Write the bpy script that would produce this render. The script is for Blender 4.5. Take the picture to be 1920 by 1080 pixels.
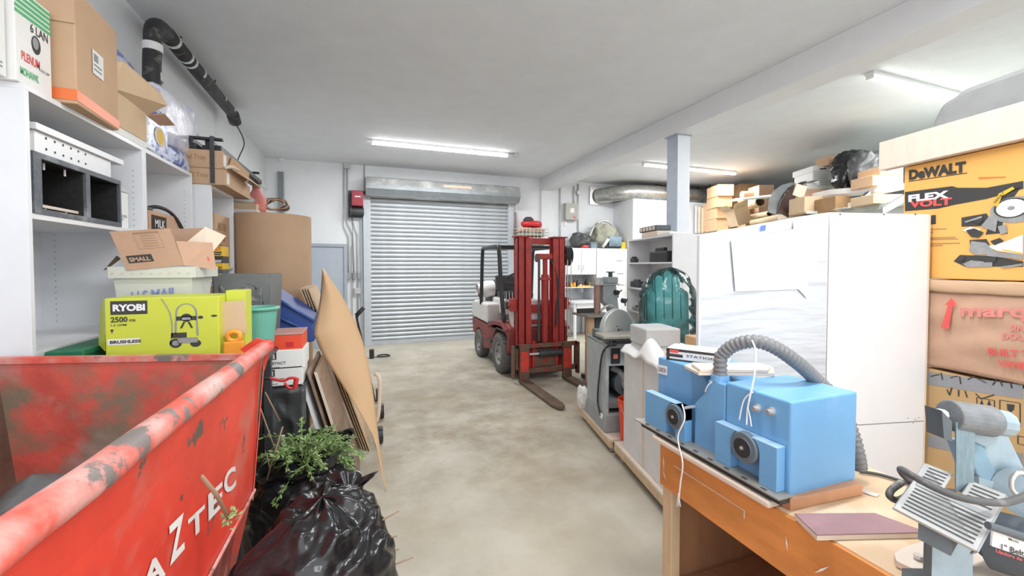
import bpy, bmesh, math, random
from mathutils import Vector, Matrix, noise
random.seed(7)
R = math.radians
PI = math.pi
S = bpy.context.scene
for o in list(bpy.data.objects): bpy.data.objects.remove(o)
COL = S.collection

# ---------------------------------------------------------------- camera, world, light
F = 775.0; YAW = R(20); PIT = R(1.5); H = 1.63
PX, PY = 960.0, 518.3
fw = Vector((math.sin(YAW)*math.cos(PIT), math.cos(YAW)*math.cos(PIT), -math.sin(PIT)))
rt = Vector((math.cos(YAW), -math.sin(YAW), 0)); upv = rt.cross(fw)
cam_d = bpy.data.cameras.new('camera'); cam = bpy.data.objects.new('camera', cam_d); COL.objects.link(cam)
cam.matrix_world = Matrix((( rt.x, upv.x, -fw.x, 0), (rt.y, upv.y, -fw.y, 0), (rt.z, upv.z, -fw.z, H), (0,0,0,1)))
cam_d.sensor_width = 36; cam_d.lens = F/1920*36; cam_d.shift_y = (PY-540)/1920; cam_d.clip_start = .03
S.camera = cam
W = bpy.data.worlds.new('world'); S.world = W; W.use_nodes = True
W.node_tree.nodes['Background'].inputs[0].default_value = (.93, .96, 1, 1)
W.node_tree.nodes['Background'].inputs[1].default_value = 1.0
vs = S.view_settings; vs.view_transform = 'Standard'; vs.look = 'None'; vs.gamma = 1; vs.use_curve_mapping = False
vs.exposure = 0.42

def area(name, loc, rot, sx, sy, power, col=(1,1,1)):
    l = bpy.data.lights.new(name, 'AREA'); l.shape = 'RECTANGLE'; l.size = sx; l.size_y = sy; l.energy = power; l.color = col
    o = bpy.data.objects.new(name, l); COL.objects.link(o); o.location = loc; o.rotation_euler = rot
    return o
area('daylight_from_open_door', (1.2, -2.6, 2.0), (R(90), 0, 0), 6.4, 3.2, 62, (.96,.98,1))  # fill lamp added behind the camera, set in an invented opening
TUBES = [(.17,7.08,2.33), (5.2,6.79,2.4), (5.02,2.84,2.33), (.17,1.2,2.33), (.17,-1.4,2.33), (5.02,-1.0,2.33)]
for (x,y,l) in TUBES:
    area('tube_light', (x+l/2, y, 3.575), (0,0,0), l, .09, 80 if y>2 else 52, (.975,.99,1))
area('tube_light', (.17+1.16, 7.08, 3.58), (R(180),0,0), 2.3, .09, 5)

# pixel -> point on a plane (used once, to read real positions off the perspective)
Cc = Vector((0,0,H))
def ray(x,y): return fw*F + rt*(x-PX) - upv*(y-PY)
def atZ(x,y,z): d = ray(x,y); return Cc + d*((z-H)/d.z)
def atY(x,y,Y): d = ray(x,y); return Cc + d*(Y/d.y)
def atX(x,y,X): d = ray(x,y); return Cc + d*(X/d.x)
def atD(x,y,D): d = ray(x,y); return Cc + d*(D/F)
YA = R(12)
dA = Vector((math.sin(YA), math.cos(YA), 0)); eA = Vector((math.cos(YA), -math.sin(YA), 0))
def atT(x,y,t): d = ray(x,y); return Cc + d*(t/d.dot(dA))
def atS(x,y,s): d = ray(x,y); return Cc + d*(s/d.dot(eA))
def A(s,t,z=0): p = eA*s + dA*t; p.z = z; return p
def V(*a): return Vector(a)

# ---------------------------------------------------------------- materials
def M(name, col, rough=.55, metal=0, var=.10, scale=6, bump=.08, bscale=60, col2=None, c2scale=4, c2lo=.55, c2hi=.65, col3=None, c3scale=9, c3lo=.6, c3hi=.68, emit=None, alpha=None, trans=0, stretch=None, spec=.5):
    m = bpy.data.materials.new(name); m.use_nodes = True
    nt = m.node_tree; N = nt.nodes; L = nt.links; b = N['Principled BSDF']
    b.inputs['Roughness'].default_value = rough; b.inputs['Metallic'].default_value = metal
    b.inputs['Specular IOR Level'].default_value = spec
    tc = N.new('ShaderNodeTexCoord'); src = tc.outputs['Object']
    if stretch:
        mp = N.new('ShaderNodeMapping'); mp.inputs['Scale'].default_value = stretch; L.new(src, mp.inputs[0]); src = mp.outputs[0]
    def nz(sc, det=5):
        n = N.new('ShaderNodeTexNoise'); n.inputs['Scale'].default_value = sc; n.inputs['Detail'].default_value = det; n.inputs['Roughness'].default_value = .62
        L.new(src, n.inputs['Vector']); return n
    c = (*col, 1)
    n1 = nz(scale); cr = N.new('ShaderNodeValToRGB')
    cr.color_ramp.elements[0].position = .3; cr.color_ramp.elements[1].position = .7
    cr.color_ramp.elements[0].color = tuple(v*(1-var) for v in col)+(1,)
    cr.color_ramp.elements[1].color = tuple(min(1,v*(1+var*.6)) for v in col)+(1,)
    L.new(n1.outputs['Fac'], cr.inputs[0]); out = cr.outputs[0]
    for (cc, sc, lo, hi) in ((col2,c2scale,c2lo,c2hi),(col3,c3scale,c3lo,c3hi)):
        if cc:
            n2 = nz(sc, 8); r2 = N.new('ShaderNodeMapRange'); r2.inputs[1].default_value = lo; r2.inputs[2].default_value = hi
            mx = N.new('ShaderNodeMix'); mx.data_type = 'RGBA'; L.new(n2.outputs['Fac'], r2.inputs[0]); L.new(r2.outputs[0], mx.inputs[0])
            L.new(out, mx.inputs[6]); mx.inputs[7].default_value = (*cc,1); out = mx.outputs[2]
    L.new(out, b.inputs['Base Color'])
    if bump:
        n3 = nz(bscale, 3); bp = N.new('ShaderNodeBump'); bp.inputs['Strength'].default_value = bump; bp.inputs['Distance'].default_value = .01
        L.new(n3.outputs['Fac'], bp.inputs['Height']); L.new(bp.outputs[0], b.inputs['Normal'])
    if emit: b.inputs['Emission Color'].default_value = (*col,1); b.inputs['Emission Strength'].default_value = emit
    if alpha is not None: b.inputs['Alpha'].default_value = alpha
    if trans: b.inputs['Transmission Weight'].default_value = trans
    return m
m_wall = M('painted_wall', (.785,.805,.825), .7, var=.05, scale=2, bump=.25, bscale=25, col2=(.66,.65,.62), c2scale=1.3, c2lo=.66, c2hi=.85)
m_ceil = M('stippled_ceiling', (.765,.79,.82), .9, var=.04, scale=3, bump=.6, bscale=140)
m_floor = M('stained_concrete', (.50,.46,.375), .6, var=.13, scale=2.2, bump=.10, bscale=30, col2=(.60,.565,.48), c2scale=1.3, c2lo=.5, c2hi=.75)
def floor_extra(m):
    nt=m.node_tree;N=nt.nodes;L=nt.links;b=N['Principled BSDF']; src=b.inputs['Base Color'].links[0].from_socket
    geo=N.new('ShaderNodeNewGeometry')
    def stain(c,rad,col,sc,lo,hi,amt,src):
        d=N.new('ShaderNodeVectorMath');d.operation='DISTANCE';L.new(geo.outputs['Position'],d.inputs[0]);d.inputs[1].default_value=c
        mr=N.new('ShaderNodeMapRange');mr.inputs[1].default_value=rad;mr.inputs[2].default_value=rad*.25;L.new(d.outputs['Value'],mr.inputs[0])
        n=N.new('ShaderNodeTexNoise');n.inputs['Scale'].default_value=sc;n.inputs['Detail'].default_value=9;n.inputs['Roughness'].default_value=.68;L.new(geo.outputs['Position'],n.inputs['Vector'])
        m2=N.new('ShaderNodeMapRange');m2.inputs[1].default_value=lo;m2.inputs[2].default_value=hi;L.new(n.outputs['Fac'],m2.inputs[0])
        mu=N.new('ShaderNodeMath');mu.operation='MULTIPLY';L.new(mr.outputs[0],mu.inputs[0]);L.new(m2.outputs[0],mu.inputs[1])
        mu2=N.new('ShaderNodeMath');mu2.operation='MULTIPLY';L.new(mu.outputs[0],mu2.inputs[0]);mu2.inputs[1].default_value=amt
        mx=N.new('ShaderNodeMix');mx.data_type='RGBA';L.new(mu2.outputs[0],mx.inputs[0]);L.new(src,mx.inputs[6]);mx.inputs[7].default_value=(*col,1);return mx.outputs[2]
    src=stain((1.0,4.2,0),1.9,(.20,.17,.12),2.2,.40,.66,.75,src)
    src=stain((.6,6.3,0),2.6,(.27,.24,.18),1.9,.42,.66,.7,src)
    src=stain((2.4,5.9,0),2.0,(.17,.15,.12),1.6,.38,.6,.65,src)
    src=stain((1.0,4.0,0),3.4,(.34,.26,.15),1.1,.45,.64,.55,src)
    L.new(src,b.inputs['Base Color'])
floor_extra(m_floor)
m_white = M('white_melamine', (.80,.82,.85), .4, var=.03, bump=.02)
m_white2 = M('white_laminate', (.80,.81,.83), .35, var=.03, bump=.0)
m_beam = M('beam_paint', (.74,.75,.77), .6, var=.03, bump=.1)
m_post = M('post_paint', (.42,.49,.58), .45, var=.10, bump=.05, scale=9)
m_slat = M('galvanised_slat', (.53,.56,.59), .42, metal=.25, var=.16, scale=3, stretch=(1,1,6), bump=.05)
m_slatd = M('galvanised_dark', (.30,.33,.35), .5, metal=.3, var=.15)
m_galv = M('galvanised_duct', (.62,.62,.60), .30, metal=.85, var=.25, scale=12, bump=.1)
m_hood = M('hood_steel', (.40,.41,.41), .5, metal=.3, var=.2, scale=7, col2=(.62,.62,.61), c2scale=2.5, c2lo=.45, c2hi=.6)
m_conduit = M('conduit', (.55,.56,.57), .4, metal=.4)
m_gdoor = M('grey_door', (.42,.47,.54), .5, var=.05)
m_gdoorf = M('grey_door_frame', (.36,.40,.45), .5, var=.05)
m_black = M('black_plastic', (.03,.032,.035), .45, var=.3, bump=.1)
m_blackpipe = M('black_pipe', (.035,.035,.037), .55, var=.3, col2=(.35,.34,.32), c2scale=14, c2lo=.55, c2hi=.9)
m_dark = M('dark_steel', (.07,.075,.08), .5, metal=.3, var=.3, bump=.1)
m_clamp = M('clamp_steel', (.7,.7,.68), .35, metal=.6)
m_tube = M('lit_tube', (1,1,.98), .4, emit=9, bump=0, var=0)
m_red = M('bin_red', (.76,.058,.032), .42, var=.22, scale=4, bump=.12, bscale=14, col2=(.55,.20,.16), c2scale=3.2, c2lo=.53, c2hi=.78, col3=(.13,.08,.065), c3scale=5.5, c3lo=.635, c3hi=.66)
m_redin = M('bin_red_grimy', (.70,.11,.08), .6, var=.3, scale=5, bump=.25, bscale=18, col2=(.24,.185,.13), c2scale=2.3, c2lo=.48, c2hi=.58, col3=(.50,.30,.27), c3scale=3.1, c3lo=.56, c3hi=.72)
m_redrail = M('bin_rail', (.74,.12,.085), .5, var=.25, scale=6, bump=.3, bscale=22, col2=(.62,.40,.36), c2scale=5, c2lo=.46, c2hi=.66, col3=(.20,.17,.16), c3scale=8, c3lo=.54, c3hi=.585)
m_redshade = M('bin_red_shaded', (.36,.07,.055), .6, var=.3, bump=.2, col2=(.6,.2,.16), c2scale=6)  # shade of the inward-sloping lower wall put into a darker red
m_let = M('white_lettering', (.78,.74,.71), .5, var=.1, bump=0)
m_card = M('cardboard', (.57,.38,.24), .8, var=.07, scale=4, bump=.06, bscale=90)
m_card2 = M('cardboard_pale', (.64,.47,.30), .8, var=.07, bump=.05)
m_card3 = M('cardboard_pink', (.55,.345,.235), .8, var=.10, bump=.1)
m_card4 = M('cardboard_brown', (.40,.24,.12), .85, var=.15, bump=.1)
m_cardw = M('cardboard_light', (.74,.62,.50), .8, var=.05, bump=.05)
m_cardor = M('cardboard_orange', (.58,.36,.20), .8, var=.1, bump=.05)
m_cardi = M('cardboard_inside', (.36,.24,.15), .85)
m_fibre = M('hardboard_sheet', (.64,.415,.23), .6, var=.05, scale=2, bump=.02)
m_ply = M('plywood', (.66,.48,.30), .6, var=.14, scale=4, stretch=(1,8,1), bump=.05)
m_plyp = M('plywood_pale', (.74,.63,.53), .6, var=.08, scale=3, stretch=(1,6,1), bump=.04, col2=(.50,.33,.25), c2scale=6, c2lo=.70, c2hi=.8)
m_wood = M('brown_board', (.27,.175,.115), .6, var=.3, scale=3, stretch=(8,1,1), bump=.1, col2=(.44,.36,.30), c2scale=2, c2lo=.5, c2hi=.8)
m_benchf = M('orange_bench_front', (.70,.27,.065), .45, var=.22, scale=4, stretch=(1,.8,3), bump=.05, col2=(.53,.17,.035), c2scale=3, c2lo=.52, c2hi=.75)
m_bencht = M('bench_top', (.70,.50,.32), .55, var=.12, scale=3, bump=.05, col2=(.80,.68,.52), c2scale=3, c2lo=.45, c2hi=.65)
m_benchi = M('bench_inside', (.36,.18,.09), .6, var=.25, scale=2, stretch=(5,5,1), bump=.04)
m_offcut = M('offcut_wood', (.60,.31,.17), .5, var=.2, scale=5, stretch=(1,6,1), bump=.04)
m_purple = M('purple_board', (.33,.19,.20), .5, var=.15, bump=.05)
m_blue = M('machine_blue', (.17,.41,.70), .42, var=.06, scale=4, bump=.04, col2=(.27,.50,.76), c2scale=5, c2lo=.6, c2hi=.8)
m_bluedust = M('machine_blue_dusty', (.34,.52,.70), .55, var=.1, bump=.04)
m_grey = M('grey_machine', (.40,.45,.47), .5, var=.12, scale=5, bump=.08, col2=(.55,.55,.52), c2scale=7, c2lo=.58, c2hi=.72)
m_greyd = M('dark_grey_machine', (.10,.12,.135), .5, var=.2, bump=.08)
m_greym = M('mid_grey', (.30,.32,.33), .5, var=.15, bump=.08)
m_teal = M('teal_plastic', (.055,.30,.31), .4, var=.1, bump=.02)
m_hose = M('grey_hose', (.20,.205,.21), .45, var=.1, bump=.05)
m_steel = M('polished_steel', (.82,.81,.79), .34, metal=.8, var=.12, scale=9, bump=.02)
m_cast = M('cast_table', (.40,.38,.34), .45, metal=.4, var=.2, bump=.05)
m_flred = M('forklift_red', (.38,.035,.03), .5, var=.28, scale=7, bump=.15, bscale=40, col2=(.15,.03,.025), c2scale=5, c2lo=.60, c2hi=.72)
m_flredb = M('forklift_body_red', (.24,.045,.04), .55, var=.2, bump=.1, col2=(.12,.05,.04), c2scale=4, c2lo=.5, c2hi=.7)
m_flwhite = M('forklift_white', (.66,.64,.62), .5, var=.1, scale=8, bump=.06, col2=(.35,.3,.26), c2scale=9, c2lo=.68, c2hi=.76)
m_rust = M('rusty_steel', (.17,.105,.075), .6, metal=.3, var=.3, scale=9, bump=.2, col2=(.38,.04,.03), c2scale=6, c2lo=.56, c2hi=.62)
m_fork = M('worn_fork', (.20,.145,.105), .5, metal=.4, var=.3, scale=9, bump=.15)
m_tyre = M('tyre_rubber', (.13,.13,.125), .8, var=.25, scale=20, bump=.3, bscale=60)
m_rim = M('tyre_rim', (.32,.33,.32), .6, var=.2)
m_bag = M('black_bag', (.013,.013,.015), .22, var=.4, scale=3, bump=.5, bscale=7, stretch=(1,.6,2.2), spec=.55)
m_bagg = M('grey_plastic', (.13,.13,.135), .35, var=.3, bump=.5, bscale=12)
m_drape = M('dark_drape', (.08,.085,.085), .4, var=.4, scale=5, bump=.8, bscale=11)
m_leaf = M('leaf_green', (.17,.31,.075), .5, var=.35, scale=8, bump=0)
m_leaf2 = M('leaf_pale', (.32,.42,.18), .5, var=.3, scale=8, bump=0)
m_twig = M('twig', (.34,.22,.14), .7, var=.2)
m_ygreen = M('lime_print', (.60,.66,.065), .5, var=.03, bump=.02)
m_prdark = M('print_dark', (.045,.045,.045), .6, bump=0, var=0)
m_prgrey = M('print_grey', (.30,.31,.31), .6, bump=0, var=.2, scale=30)
m_prwhite = M('print_white', (.85,.85,.85), .6, bump=0, var=0)
m_prred = M('print_red', (.75,.10,.09), .6, bump=0, var=.1)
m_prpink = M('print_faded_red', (.72,.25,.22), .7, bump=0, var=.15, scale=9)
m_prgreen = M('print_green', (.10,.48,.20), .6, bump=0, var=.1)
m_prblue = M('print_blue', (.10,.15,.50), .6, bump=0, var=.3, scale=30)
m_prmail = M('print_mail_blue', (.22,.27,.62), .6, bump=0, var=.1)
m_pryellow = M('print_yellow', (.78,.50,.04), .6, bump=0, var=.1)
m_orange = M('box_orange', (.84,.45,.12), .6, var=.05, scale=3, bump=.03)
m_otape = M('orange_tape', (.86,.20,.06), .4, var=.08, bump=.05)
m_paper = M('paper_white', (.82,.82,.80), .7, var=.04, bump=.04)
m_paperw = M('wrapped_white', (.72,.73,.74), .45, var=.08, bump=.15, bscale=12)
m_bluepack = M('blue_printed_pack', (.60,.66,.80), .3, var=.1, scale=9, bump=.3, bscale=14, col2=(.12,.18,.50), c2scale=16, c2lo=.50, c2hi=.56)
m_lilac = M('lilac_printed_pack', (.74,.75,.83), .3, var=.1, scale=9, bump=.4, bscale=12, col2=(.50,.50,.72), c2scale=10, c2lo=.53, c2hi=.60)
m_granite = M('speckled_grey', (.10,.115,.135), .5, var=.3, scale=60, bump=.05, col2=(.30,.32,.35), c2scale=8, c2lo=.52, c2hi=.75)
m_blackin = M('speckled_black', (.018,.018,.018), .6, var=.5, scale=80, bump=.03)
m_cream = M('mail_tote', (.66,.67,.60), .45, var=.05, bump=.04)
m_mint = M('mint_tub', (.16,.46,.36), .4, var=.06, bump=.02)
m_btote = M('blue_tote', (.035,.085,.30), .35, var=.1, bump=.02)
m_greytote = M('charcoal_tote', (.17,.18,.18), .45, var=.15, bump=.06)
m_redbox = M('red_case', (.84,.08,.035), .45, var=.06, bump=.05)
m_redp = M('red_plastic', (.62,.03,.035), .4, var=.1, bump=.03)
m_orangep = M('orange_plastic', (.90,.36,.04), .45, var=.1, bump=.1)
m_bucket = M('bucket_orange_red', (.85,.07,.025), .4, var=.05, bump=.02)
m_dgreen = M('dark_green', (.015,.16,.08), .5, var=.1)
m_tape = M('grey_tape', (.30,.31,.33), .4, var=.1, bump=.2)
m_btape = M('blue_tape', (.10,.20,.72), .5, var=.05, bump=0)
m_greybin = M('grey_translucent_bin', (.30,.31,.31), .5, var=.12, bump=.05)
m_sandbelt = M('sanding_belt', (.24,.33,.37), .8, var=.25, scale=15, stretch=(6,6,1), bump=.4, bscale=200)
m_sander = M('sander_grey_blue', (.34,.43,.48), .5, var=.15, scale=12, bump=.1, bscale=90)
m_roll = M('corrugated_roll', (.52,.35,.225), .85, var=.07, scale=3, bump=.0)
m_mass = M('dark_printed_board', (.12,.07,.06), .6, var=.3, scale=25, bump=.1)
m_fabric = M('khaki_fabric', (.33,.33,.26), .8, var=.25, bump=.3, bscale=20)
m_tbag = M('blue_grey_fabric', (.20,.28,.33), .7, var=.2, bump=.3, bscale=20)
m_yellow = M('yellow_plastic', (.85,.55,.03), .45, var=.05)
m_foam = M('grey_foam_wrap', (.56,.57,.57), .55, var=.06, bump=.4, bscale=16)
m_panelbox = M('beige_panel_box', (.45,.44,.39), .5, var=.05)
def film():
    m = bpy.data.materials.new('clear_film'); m.use_nodes = True; nt = m.node_tree; N = nt.nodes; L = nt.links
    N.remove(N['Principled BSDF']); o = N['Material Output']
    t = N.new('ShaderNodeBsdfTransparent'); g = N.new('ShaderNodeBsdfGlossy'); g.inputs['Roughness'].default_value = .18
    tc = N.new('ShaderNodeTexCoord'); mp = N.new('ShaderNodeMapping'); mp.inputs['Scale'].default_value = (1,1,7)
    n = N.new('ShaderNodeTexNoise'); n.inputs['Scale'].default_value = 5; n.inputs['Detail'].default_value = 4
    bp = N.new('ShaderNodeBump'); bp.inputs['Strength'].default_value = .35; bp.inputs['Distance'].default_value = .012
    L.new(tc.outputs['Object'], mp.inputs[0]); L.new(mp.outputs[0], n.inputs['Vector']); L.new(n.outputs['Fac'], bp.inputs['Height']); L.new(bp.outputs[0], g.inputs['Normal'])
    fr = N.new('ShaderNodeFresnel'); fr.inputs[0].default_value = 1.5; L.new(bp.outputs[0], fr.inputs['Normal'])
    ad = N.new('ShaderNodeMath'); ad.operation = 'ADD'; ad.inputs[1].default_value = .015; L.new(fr.outputs[0], ad.inputs[0])
    mx = N.new('ShaderNodeMixShader'); L.new(ad.outputs[0], mx.inputs[0]); L.new(t.outputs[0], mx.inputs[1]); L.new(g.outputs[0], mx.inputs[2]); L.new(mx.outputs[0], o.inputs[0])
    return m
m_film = film()

# ---------------------------------------------------------------- mesh helpers
class MB:
    def __init__(s): s.v = []; s.f = []
    def add(s, vs, fs, mt=None):
        n = len(s.v)
        for v in vs:
            v = Vector(v); s.v.append(mt @ v if mt else v)
        s.f += [tuple(i+n for i in f) for f in fs]; return s
    def box(s, x0,x1,y0,y1,z0,z1, mt=None):
        return s.add([(x0,y0,z0),(x1,y0,z0),(x1,y1,z0),(x0,y1,z0),(x0,y0,z1),(x1,y0,z1),(x1,y1,z1),(x0,y1,z1)],
            [(0,3,2,1),(4,5,6,7),(0,1,5,4),(1,2,6,5),(2,3,7,6),(3,0,4,7)], mt)
    def cbox(s, c, sz, mt=None):
        return s.box(c[0]-sz[0]/2,c[0]+sz[0]/2,c[1]-sz[1]/2,c[1]+sz[1]/2,c[2]-sz[2]/2,c[2]+sz[2]/2, mt)
    def tube(s, pts, r, n=10, closed=False, cap=True):
        pts = [Vector(p) for p in pts]; k = len(pts); rs = r if isinstance(r,(list,tuple)) else [r]*k
        prev = None; base = len(s.v)
        for i,p in enumerate(pts):
            a = pts[(i-1)%k] if (i>0 or closed) else p; b = pts[(i+1)%k] if (i<k-1 or closed) else p
            t = (b-a).normalized()
            if prev is None:
                u = t.orthogonal().normalized()
            else:
                u = (prev - t*prev.dot(t)); u = u.normalized() if u.length>1e-6 else t.orthogonal().normalized()
            prev = u; w = t.cross(u)
            for j in range(n):
                an = 2*PI*j/n; s.v.append(p + u*math.cos(an)*rs[i] + w*math.sin(an)*rs[i])
        m = k if closed else k-1
        for i in range(m):
            for j in range(n):
                a0 = base+i*n; b0 = base+((i+1)%k)*n
                s.f.append((a0+j, a0+(j+1)%n, b0+(j+1)%n, b0+j))
        if cap and not closed:
            s.f.append(tuple(base+j for j in range(n))[::-1]); s.f.append(tuple(base+(k-1)*n+j for j in range(n)))
        return s
    def cyl(s, a, b, r, n=20, r2=None): return s.tube([a,b], [r, r if r2 is None else r2], n)
    def lathe(s, prof, c=(0,0,0), n=28, axis='z', cap=True):
        base = len(s.v)
        for (r,h) in prof:
            for j in range(n):
                an = 2*PI*j/n; x,y = r*math.cos(an), r*math.sin(an)
                p = {'z':(x,y,h),'x':(h,x,y),'y':(x,h,y)}[axis]
                s.v.append(Vector(p)+Vector(c))
        for i in range(len(prof)-1):
            for j in range(n):
                s.f.append((base+i*n+j, base+i*n+(j+1)%n, base+(i+1)*n+(j+1)%n, base+(i+1)*n+j))
        if cap:
            if prof[0][0]>1e-5: s.f.append(tuple(base+j for j in range(n))[::-1])
            if prof[-1][0]>1e-5: s.f.append(tuple(base+(len(prof)-1)*n+j for j in range(n)))
        return s
    def prism(s, poly, vec):            # planar polygon (3D points) extruded by vec
        poly = [Vector(p) for p in poly]; vec = Vector(vec); n = len(poly)
        return s.add(poly+[p+vec for p in poly], [tuple(range(n))[::-1], tuple(range(n,2*n))]+[(i,(i+1)%n,(i+1)%n+n,i+n) for i in range(n)])
    def grid(s, fn, nu, nv, closed_u=False):
        base = len(s.v)
        for j in range(nv):
            for i in range(nu): s.v.append(Vector(fn(i/(nu if closed_u else nu-1), j/(nv-1))))
        for j in range(nv-1):
            for i in range(nu if closed_u else nu-1):
                s.f.append((base+j*nu+i, base+j*nu+(i+1)%nu, base+(j+1)*nu+(i+1)%nu, base+(j+1)*nu+i))
        return s
MW = {}
def tag(o, label=None, cat=None, group=None, kind=None):
    if label: o['label'] = label
    if cat: o['category'] = cat
    if group: o['group'] = group
    if kind: o['kind'] = kind
    return o
def thing(name, label, cat, loc=(0,0,0), rz=0, group=None):
    o = bpy.data.objects.new(name, None); o.empty_display_size = .1; COL.objects.link(o)
    o.location = loc; o.rotation_euler = (0,0,rz); MW[o.name] = Matrix.Translation(Vector(loc)) @ Matrix.Rotation(rz,4,'Z')
    return tag(o, label, cat, group)
def obj(name, mb, mat, parent=None, local=False, smooth=False, bevel=0, solid=0, label=None, kind=None, orient=None):
    me = bpy.data.meshes.new(name)
    vs_ = mb.v
    if parent is not None:
        pm = MW[parent.name]
        if not local: inv = pm.inverted(); vs_ = [inv @ v for v in vs_]
        wm = pm
    else:
        c = sum(vs_, Vector())/max(1,len(vs_)); zz = min(v.z for v in vs_); c.z = zz
        wm = Matrix.Translation(c)
        if orient is not None: wm = wm @ Matrix.Rotation(orient,4,'Z')
        inv = wm.inverted(); vs_ = [inv @ v for v in vs_]
    me.from_pydata([tuple(v) for v in vs_], [], mb.f); 
    bm = bmesh.new(); bm.from_mesh(me); bmesh.ops.recalc_face_normals(bm, faces=bm.faces); bm.to_mesh(me); bm.free()
    o = bpy.data.objects.new(name, me); COL.objects.link(o); me.materials.append(mat)
    if parent is not None: o.parent = parent
    else: o.matrix_world = wm
    MW[o.name] = wm
    if smooth:
        for p in me.polygons: p.use_smooth = True
    if solid:
        md = o.modifiers.new('solid','SOLIDIFY'); md.thickness = solid; md.offset = 0
    if bevel:
        md = o.modifiers.new('bevel','BEVEL'); md.width = bevel; md.segments = 2; md.limit_method = 'ANGLE'; md.angle_limit = R(40)
    if label: o['label'] = label
    if kind: o['kind'] = kind
    return o
def struct(name, mb, mat, **k):
    o = obj(name, mb, mat, **k); o['kind'] = 'structure'; return o
def fitted(mb_src, o0, xv, yv):
    pass
def text(s, mat, o0, xv, yv, parent, bold=.012, name='lettering', lift=.0015):
    cu = bpy.data.curves.new('t','FONT'); cu.body = s; cu.size = 1; cu.offset = bold; cu.resolution_u = 3
    to = bpy.data.objects.new('t', cu); COL.objects.link(to)
    bpy.context.view_layer.update()
    me = bpy.data.meshes.new_from_object(to.evaluated_get(bpy.context.evaluated_depsgraph_get()))
    bpy.data.objects.remove(to); bpy.data.curves.remove(cu)
    o0 = Vector(o0); xv = Vector(xv); yv = Vector(yv); nrm = xv.cross(yv).normalized()
    xs = [v.co.x for v in me.vertices]; ys = [v.co.y for v in me.vertices]
    x0,x1,y0,y1 = min(xs),max(xs),min(ys),max(ys)
    mb = MB(); mb.v = [o0 + xv*((v.co.x-x0)/(x1-x0)) + yv*((v.co.y-y0)/(y1-y0)) + nrm*lift for v in me.vertices]
    mb.f = [tuple(p.vertices) for p in me.polygons]
    bpy.data.meshes.remove(me)
    return obj(name, mb, mat, parent)
def quad(o0, xv, yv, u0,u1,v0,v1, lift=.001):
    o0=Vector(o0);xv=Vector(xv);yv=Vector(yv);n=xv.cross(yv).normalized()*lift
    return [o0+xv*u+yv*v+n for (u,v) in ((u0,v0),(u1,v0),(u1,v1),(u0,v1))]
def decal(mat, o0, xv, yv, polys, parent, name='print', lift=.001, kind=None):
    """flat printed shapes: polys in unit coordinates of the face"""
    o0=Vector(o0);xv=Vector(xv);yv=Vector(yv);n=xv.cross(yv).normalized()*lift
    mb = MB()
    for p in polys: mb.add([o0+xv*u+yv*v+n for (u,v) in p], [tuple(range(len(p)))])
    return obj(name, mb, mat, parent, kind=kind)
def rectp(u0,u1,v0,v1): return [(u0,v0),(u1,v0),(u1,v1),(u0,v1)]
def circ(u,v,ru,rv,n=20): return [(u+ru*math.cos(2*PI*i/n), v+rv*math.sin(2*PI*i/n)) for i in range(n)]
def seg(a,b,w):
    a=Vector(a);b=Vector(b);d=(b-a).normalized();q=Vector((-d.y,d.x))*w/2
    return [tuple(a+q),tuple(a-q),tuple(b-q),tuple(b+q)]
def smoothpath(pts, n=6):
    pts=[Vector(p) for p in pts]; out=[]
    for i in range(len(pts)-1):
        p0=pts[max(i-1,0)];p1=pts[i];p2=pts[i+1];p3=pts[min(i+2,len(pts)-1)]
        for k in range(n):
            t=k/n; out.append(.5*((2*p1)+(p2-p0)*t+(2*p0-5*p1+4*p2-p3)*t*t+(3*p1-p0-3*p2+p3)*t**3))
    out.append(pts[-1]); return out
def carton(name, label, c, w, d, h, mat, rz=0, group=None, flaps=0, tape=None, cat='box', top_seam=True):
    """closed carton: c = base centre; walls, seam strip and a slightly raised top flap pair"""
    t = thing(name, label, cat, c, rz, group)
    obj('body', MB().box(-w/2,w/2,-d/2,d/2,0,h), mat, t, local=True, bevel=min(.006,w*.03))
    if top_seam:
        mb = MB(); mb.box(-w/2+.002,w/2-.002,-d/2+.002,-.002,h+.0005,h+.004); mb.box(-w/2+.002,w/2-.002,.002,d/2-.002,h+.0005,h+.004)
        obj('top_flap', mb, mat, t, local=True)
    if tape:
        mb = MB(); mb.box(-w/2-.001,w/2+.001,-.025,.025,h+.004,h+.005); mb.box(-w/2-.0015,-w/2-.0005,-.025,.025,h*.7,h+.005)
        obj('tape', mb, tape, t, local=True)
    return t
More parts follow.
